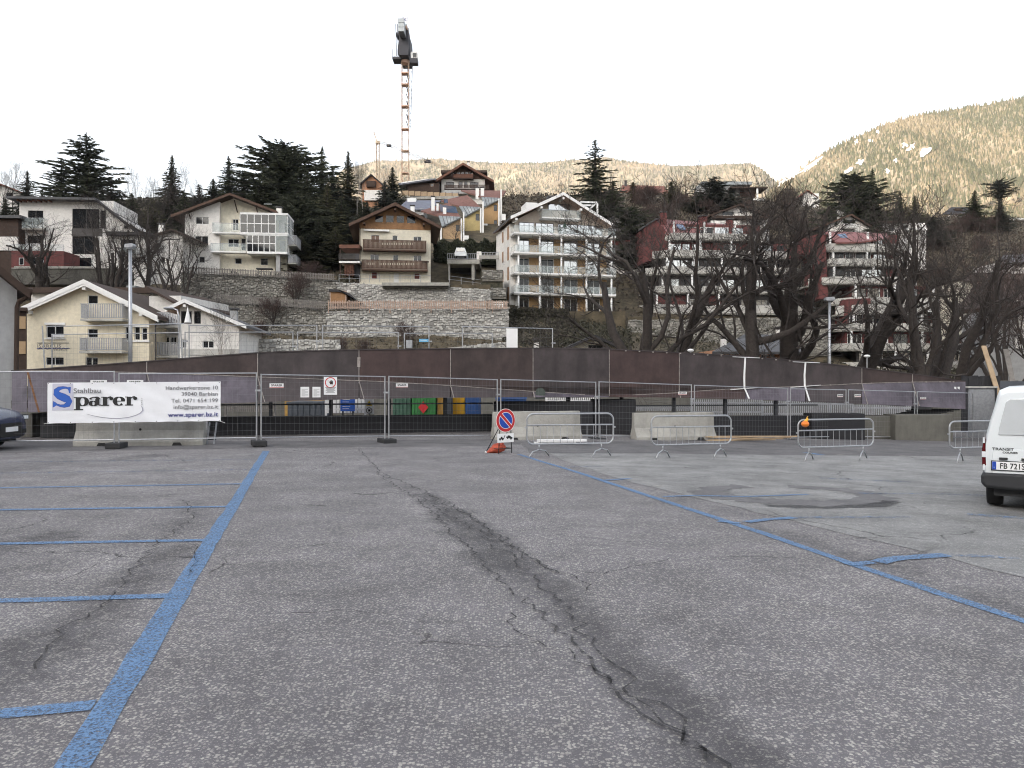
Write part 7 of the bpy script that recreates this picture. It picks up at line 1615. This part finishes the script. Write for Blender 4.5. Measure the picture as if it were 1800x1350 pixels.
TREES = {
 'a': bare_tree_meshes(11, 12, .50, 3, (0,0), 4, (5,5,5,6), wob=.26, trop=.07, ang=(25,62), lf=.68, thin=.42), 'b': bare_tree_meshes(12, 12, .56, 1, (.02,0), 4, (8,5,5,5), wob=.26, trop=.08, ang=(28,66), fork=.40, lf=.66, thin=.42), 'c': bare_tree_meshes(13, 12, .56, 1, (-.16,0), 4, (7,5,5,5), wob=.26, trop=.08, ang=(28,64), fork=.3, lf=.66, thin=.42),
 'd': bare_tree_meshes(14, 12, .62, 1, (.60,0), 4, (7,5,5,5), wob=.25, trop=.09, ang=(28,64), fork=.3, lf=.66, thin=.42), 'e': bare_tree_meshes(15, 12, .56, 4, (.08,0), 4, (4,5,5,6), wob=.25, trop=.07, ang=(24,58), lf=.70, thin=.42), 'f': bare_tree_meshes(16, 12, .20, 4, (.1,0), 4, (4,4,5,5), twig='twig_red', ang=(15,40), trop=.16),
 'g': bare_tree_meshes(17, 12, .16, 1, (0,0), 3, (14,7,6), fork=.3, ang=(20,48), trop=.12), 'h': bare_tree_meshes(18, 12, .10, 1, (0,0), 3, (16,6,4), fork=.15, ang=(25,50), bark='bark_pale', trop=.12),
 's': bare_tree_meshes(19, 3, .05, 7, (0,0), 3, (7,5,4), twig='twig_red', bark='twig', ang=(20,50)), 'p': bare_tree_meshes(20, 12, .14, 1, (0,0), 3, (12,6,5), fork=.45, bark='bark_pale', ang=(20,45), trop=.14)}
def extent(me): 
    c = np.zeros(len(me.vertices)*3); me.vertices.foreach_get('co', c); c = c.reshape(-1,3); return c[:,2].max(), c[:,0].min(), c[:,0].max()
EXT = {k: extent(v[1]) for k, v in TREES.items()}
def bare(kind, px, ytop, D, label, group=None, rz=None, zb=None, wpx=None, name='bare_tree', cat='tree'):
    if name == 'bare_tree' and D < 64: ytop -= 28
    X = (px-900)/F*D; z = hz(X,D) if zb is None else zb; zt = HC+(675-ytop)/F*D; h, xa, xb = EXT[kind]; s = max(.05, (zt-z)/h); sx = s if wpx is None else min(wpx*D/F/(xb-xa), 1.3*s)
    rr = random.Random(px*7+int(D)).uniform(0,6.28) if rz is None else rz
    r = empty(name, (X,D,z), rr, label=label, cat=cat, group=group); r.scale = (sx, sx, s)
    link('trunk', TREES[kind][0], r); link('crown', TREES[kind][1], r); return r
bare('a', 1150, 322, 46, 'spreading many stemmed bare tree in front of the left of the red block', rz=.4, zb=-.8, wpx=560)
bare('b', 1322, 322, 44, 'straight trunked bare tree above the dark hipped roof', rz=0, zb=-.8, wpx=370)
bare('c', 1405, 335, 46.5, 'bare tree leaning left beside the lamp between the red blocks', rz=0, zb=-.8, wpx=340)
bare('d', 1470, 360, 49, 'bare tree with trunk slanting right in front of the second red block', rz=0, zb=-.8, wpx=340)
bare('e', 1640, 345, 43, 'largest gnarled bare tree with several stems over the right end of the girder', rz=.3, zb=-.8, wpx=480)
bare('f', 1765, 385, 58, 'reddish twiggy thicket tree at the right edge', rz=1, zb=.3, wpx=300)
bare('f', 1850, 430, 50, 'reddish twiggy tree reaching in from the right frame edge', rz=2.4, zb=.3, wpx=330)
bare('e', 188, 318, 92, 'thick dark bare tree in front of the modern white house', rz=1.1, zb=8.2, wpx=190)
bare('c', 85, 372, 95, 'bare tree in front of the red pavilion', rz=.6, zb=9, wpx=150)
bare('b', 255, 330, 94, 'bare tree before the small white house with curved roof', rz=2.0, zb=9, wpx=130)
bare('a', 300, 375, 90, 'bare tree left of the glass veranda house above the annex', rz=3.0, zb=8, wpx=170)
bare('g', 330, 350, 97, 'slender bare tree against the left wall of the veranda house', zb=12, wpx=60)
for px, yt, D, w in ((235,278,128,60),(262,290,126,60),(318,275,130,75),(350,300,128,60),(22,270,150,55),(5,290,145,50),(290,310,124,50)):
    bare('g', px, yt, D, 'tall bare tree among the conifers on the left skyline', 'bare trees on the left skyline', wpx=w)
bare('h', 387, 500, 58, 'young thin bare tree in front of the small white gabled house', zb=-.3, wpx=90)
for px, yt, D, w, lb in ((627,262,138,40,'pale birch nearest the slim crane, left one'),(640,275,140,45,'pale birch nearest the slim crane, right one'),(673,290,150,40,'pale birch just left of the tall crane')): bare('p', px, yt, D, lb, 'birches on the ridge', wpx=w)
bare('g', 800, 385, 131, 'small bare tree in front of the pink terraced house', wpx=70); 
for px, yt, D, w in ((900,318,172,50),(922,322,170,55),(945,335,165,50),(985,318,172,55)): bare('g', px, yt, D, 'bare tree on the skyline between terraced houses and tall fir', 'bare trees on the middle skyline', wpx=w)
for px, yt, D, w in ((1205,305,176,45),(1222,312,178,40),(1365,318,172,60),(1395,325,168,60),(1350,345,150,70),(1455,345,150,70)): bare('g', px, yt, D, 'bare tree on the skyline near the flat roofed villa', 'bare trees on the right skyline', wpx=w)
rs = random.Random(21)
for k in range(60):
    px = rs.uniform(1085, 1810); D = rs.uniform(124, 176); X = (px-900)/F*D; y0 = 675-(hz(X,D)-HC)/D*F
    bare('s', px, y0-rs.uniform(20,42), D, 'brown leafless brush on the upper slope above the red blocks', 'brush on the upper right slope', wpx=rs.uniform(35,70), name='bush', cat='bush')
for k in range(12):
    px = rs.uniform(930, 1095); D = rs.uniform(128, 165); X = (px-900)/F*D; y0 = 675-(hz(X,D)-HC)/D*F
    bare('s', px, y0-rs.uniform(18,38), D, 'brown leafless brush on the slope behind the apartment block', 'brush behind the apartment block', wpx=rs.uniform(30,60), name='bush', cat='bush')
for k in range(18):
    px = rs.uniform(1560, 1810); D = rs.uniform(108, 130); X = (px-900)/F*D; y0 = 675-(hz(X,D)-HC)/D*F
    bare('s', px, y0-rs.uniform(30,60), D, 'reddish leafless brush beside the second red block', 'brush beside the second red block', wpx=rs.uniform(50,90), name='bush', cat='bush')
for px, yt, D, w, lb in ((545,455,108,70,'bare shrub between veranda house and chalet'),(520,470,96.5,60,'bare climbing shrub on the dark upper stone wall'),(480,515,92.5,60,'bare shrub on the dark lower stone wall'),(455,555,92.5,40,'small dark shrub hanging on the lower wall'),(715,560,90,50,'bare bush at the foot of the long pale wall'),(640,590,76,45,'low reddish bush above the short stone wall'),(600,585,80,40,'low bare bush at the right end of the short stone wall')):
    bare('s', px, yt, D, lb, wpx=w, name='bush', cat='bush', zb=at(0, yt+45 if 'climbing' not in lb else yt+55, D).z)

def conifer_meshes(seed, H, rad, style, m):
    rnd = random.Random(seed); T, N_ = MB(), MB(); T.tube([(0,0,-1),(0,0,H*.5),(0,0,H*.985)], [H*.022,H*.013,.02], 7, cap=False)
    z = H*(.06 if style != 'cedar' else .10)
    while z < H*.985:
        f = z/H
        if style == 'spruce': R_ = rad*(1-f)**1.0*(.85+.15*math.sin(z*2.2)); step = .24+.10*(1-f); nb = 8; droop = -.22
        elif style == 'cedar': R_ = rad*(1-f)**.6*(.72+.42*abs(math.sin(z*1.15+seed))); step = .42; nb = 7; droop = .02
        elif style == 'round': R_ = rad*math.sqrt(max(0,1-((f-.45)/.57)**2)); step = .3; nb = 9; droop = .05
        elif style == 'flat': R_ = rad*(.22 if f < .62 else .55+.45*abs(math.sin(z*2.1)))*(1 if f < .93 else .5); step = .38; nb = 9; droop = .05
        elif style == 'open': R_ = rad*(1-f)**.75*(.55+.6*abs(math.sin(z*1.5+seed))); step = .45; nb = 6; droop = -.04
        else: R_ = rad*min(1,f*6)*(1-f)**.35; step = .22; nb = 7; droop = .9
        a0 = rnd.uniform(0,6.28)
        for k in range(nb):
            a = a0+2*math.pi*k/nb+rnd.uniform(-.35,.35); L_ = max(.06, R_*rnd.uniform(.42,1.3)); d = Vector((math.cos(a), math.sin(a), droop+rnd.uniform(-.1,.12))); n = max(2, int(L_/.36)); p0 = Vector((0,0,z+rnd.uniform(-.12,.12)))
            if L_ > .8 and style != 'cypress': T.tube([p0, p0+d*L_*.9], [.05*L_/2.5+.012,.008], 3, cap=False)
            side = Vector((-d.y,d.x,0))
            for i in range(n):
                t = (i+.6)/n; q = p0+d*(L_*t)+Vector((0,0,-.10*L_*t*t if style == 'spruce' else .06*L_*t*t)); w = .08*min(1,L_)+.66*L_*.34*(1-t)**.8
                for s in (-1,1):
                    for _ in range(3):
                        kk = min(1, L_/1.3); tip = q+side*s*w*rnd.uniform(.6,1.25)+d*rnd.uniform(.05,.5)*kk+Vector((0,0,rnd.uniform(-.2,.12)*kk)); b_ = q+d*rnd.uniform(-.25,.05)*kk; e = Vector((rnd.uniform(-.08,.08)*kk,rnd.uniform(-.08,.08)*kk,rnd.uniform(.05,.13)))
                        N_.add([b_-e*.6, tip, b_+e], [(0,1,2)])
            N_.add([p0+d*L_*.85, p0+d*L_*1.12, p0+d*L_*.9+Vector((0,0,.14))], [(0,1,2)])
        z += step*rnd.uniform(.8,1.2)
    for k in range(26):
        a = rnd.uniform(0,6.28); zz = H*(.93+.07*k/26); q = Vector((math.cos(a), math.sin(a), rnd.uniform(.1,.8)))*(H*1.015-zz)*.30; p = Vector((0,0,zz)); N_.add([p-Vector((0,0,.05)), p+q, p+Vector((0,0,.12))], [(0,1,2)])
    return T.mesh('trunk', M['bark'], True), N_.mesh('crown', M[m])
CON = {'s1': conifer_meshes(31,16,3.4,'spruce','needle'), 's2': conifer_meshes(32,16,2.6,'spruce','needle_blue'), 'c1': conifer_meshes(33,16,5.0,'cedar','needle'), 'o1': conifer_meshes(34,16,4.0,'open','needle'), 'r1': conifer_meshes(35,12,4.6,'round','needle'), 'y1': conifer_meshes(36,10,.8,'cypress','needle_olive'), 'c2': conifer_meshes(37,16,4.4,'cedar','needle_blue'), 'f1': conifer_meshes(39,16,4.6,'flat','needle_blue'), 's3': conifer_meshes(38,16,3.0,'spruce','needle_olive')}
CH = {'s1':16,'s2':16,'c1':16,'o1':16,'r1':12,'y1':10,'c2':16,'s3':16,'f1':16}; CW = {k: extent(v[1])[2]-extent(v[1])[1] for k, v in CON.items()}
def conifer(kind, px, ytop, D, wpx, label, group=None, zb=None):
    X = (px-900)/F*D; z = hz(X,D) if zb is None else zb; s = (HC+(675-ytop)/F*D-z)/CH[kind]; sx = wpx*1.85*D/F/CW[kind]
    r = empty('cypress_tree' if kind == 'y1' else 'conifer_tree', (X,D,z), random.Random(px).uniform(0,6.28), label=label, cat='tree', group=group); r.scale = (sx,sx,s); link('trunk', CON[kind][0], r); link('crown', CON[kind][1], r)
GL = 'dark conifers behind the left houses'; LL = 'dark conifer in the dense stand behind the left houses'
conifer('c1', 152, 233, 132, 135, 'tall broad cedar, highest tree left of the crane', GL)
conifer('c2', 108, 278, 136, 75, 'cedar with upswept branch just left of the tall broad cedar', GL); conifer('s2', 48, 300, 140, 50, 'narrow spruce near the left edge of the skyline', GL)
conifer('s1', 302, 272, 134, 62, 'slim spruce between tall cedar and veranda house', GL); conifer('r1', 497, 253, 136, 135, 'huge dark round crowned fir behind the veranda house', GL)
conifer('s1', 566, 256, 146, 42, 'narrow pointed spruce right of the huge fir', GL); conifer('s3', 612, 264, 150, 42, 'spruce with pointed top beside the pale birches', GL); conifer('s2', 402, 274, 146, 46, 'narrow spruce behind the gable of the veranda house', GL)
ORD = 'first second third fourth fifth sixth seventh eighth ninth tenth eleventh twelfth thirteenth fourteenth fifteenth sixteenth seventeenth eighteenth nineteenth twentieth twenty-first twenty-second twenty-third twenty-fourth twenty-fifth'.split()
LX = [75,195,232,268,325,350,375,430,455,540,575,520,600,560,590,585,10,-25,140,480,645,620,530,415]
for px, yt, D, w, k in ((75,325,132,70,'s1'),(195,300,128,80,'c2'),(232,325,124,80,'s1'),(268,335,122,80,'s3'),(325,325,126,80,'s1'),(350,310,130,60,'s2'),(375,300,138,70,'s1'),(430,285,142,90,'c2'),(455,300,130,90,'s1'),(540,285,130,90,'s1'),(575,310,126,80,'s3'),(520,330,122,90,'r1'),(600,330,130,70,'s1'),(560,370,120,80,'s1'),(590,385,119,70,'s3'),(585,280,146,50,'s2'),(10,335,130,70,'s1'),(-25,320,130,80,'s1'),(140,345,122,90,'s1'),(480,350,120,90,'s1'),(645,340,136,55,'s1'),(620,365,126,60,'s2'),(530,400,117,70,'s3'),(415,330,130,80,'s1')):
    conifer(k, px, yt + 14, D, w, f'{LL}, {ORD[sorted(LX).index(px)]} from the left', GL)
conifer('s1', 690, 293, 150, 46, 'dark spruce between the birches and the tall crane'); conifer('s2', 676, 318, 142, 45, 'smaller spruce left of the tall crane mast')
conifer('o1', 1046, 245, 146, 92, 'tall open branched fir right of the apartment block'); conifer('s1', 1077, 318, 136, 90, 'broad dark spruce at the foot of the tall open fir'); conifer('r1', 1105, 365, 128, 80, 'low round conifer above the white house beside the red block'); conifer('s3', 1010, 345, 140, 55, 'small conifer behind the apartment block ridge')
conifer('y1', 1113, 320, 168, 13, 'slim column cypress left of two in front of the long house'); conifer('y1', 1180, 319, 164, 19, 'broader column cypress right of the long house')
conifer('c2', 1256, 310, 160, 82, 'dark cedar in front of the flat roofed villa'); conifer('r1', 1502, 306, 136, 96, 'big round dark conifer above the white gabled chalet'); conifer('s1', 1533, 296, 138, 60, 'pointed fir joined to the big round conifer'); conifer('s1', 1582, 334, 156, 42, 'dark fir left of two in front of the sunlit mountain'); conifer('s3', 1608, 344, 154, 52, 'dark fir right of two in front of the sunlit mountain')
conifer('s1', 1713, 334, 168, 46, 'small fir beside the dark roofed house on the right skyline'); conifer('f1', 1757, 316, 170, 36, 'flat topped cedar on the right skyline'); conifer('s2', 1758, 350, 168, 36, 'narrow conifer under the flat topped cedar')
for px, yt, D, w, k in ((1230,345,158,50,'s1'),(1285,340,164,40,'s3'),(1560,375,140,60,'s3'),(1640,380,150,70,'c2')): conifer(k, px, yt, D, w, 'dark conifer among the brush on the upper right slope', 'conifers among the brush')
# ------------------------------------------------------------------ air between here and the mountains
def haze():
    t = MB(); t.box(-9500, -2200, -6, 9500, 9500, 1500); m = bpy.data.materials.new('haze'); m.use_nodes = True; N = m.node_tree.nodes
    N.remove(N['Principled BSDF']); v = N.new('ShaderNodeVolumePrincipled'); v.inputs['Color'].default_value = (.92,.94,1,1); v.inputs['Density'].default_value = .00005; v.inputs['Anisotropy'].default_value = .2
    m.node_tree.links.new(v.outputs[0], N['Material Output'].inputs['Volume'])
    t.build('haze', m, kind='stuff', label='thin bright haze over the valley', cat='haze')
haze()
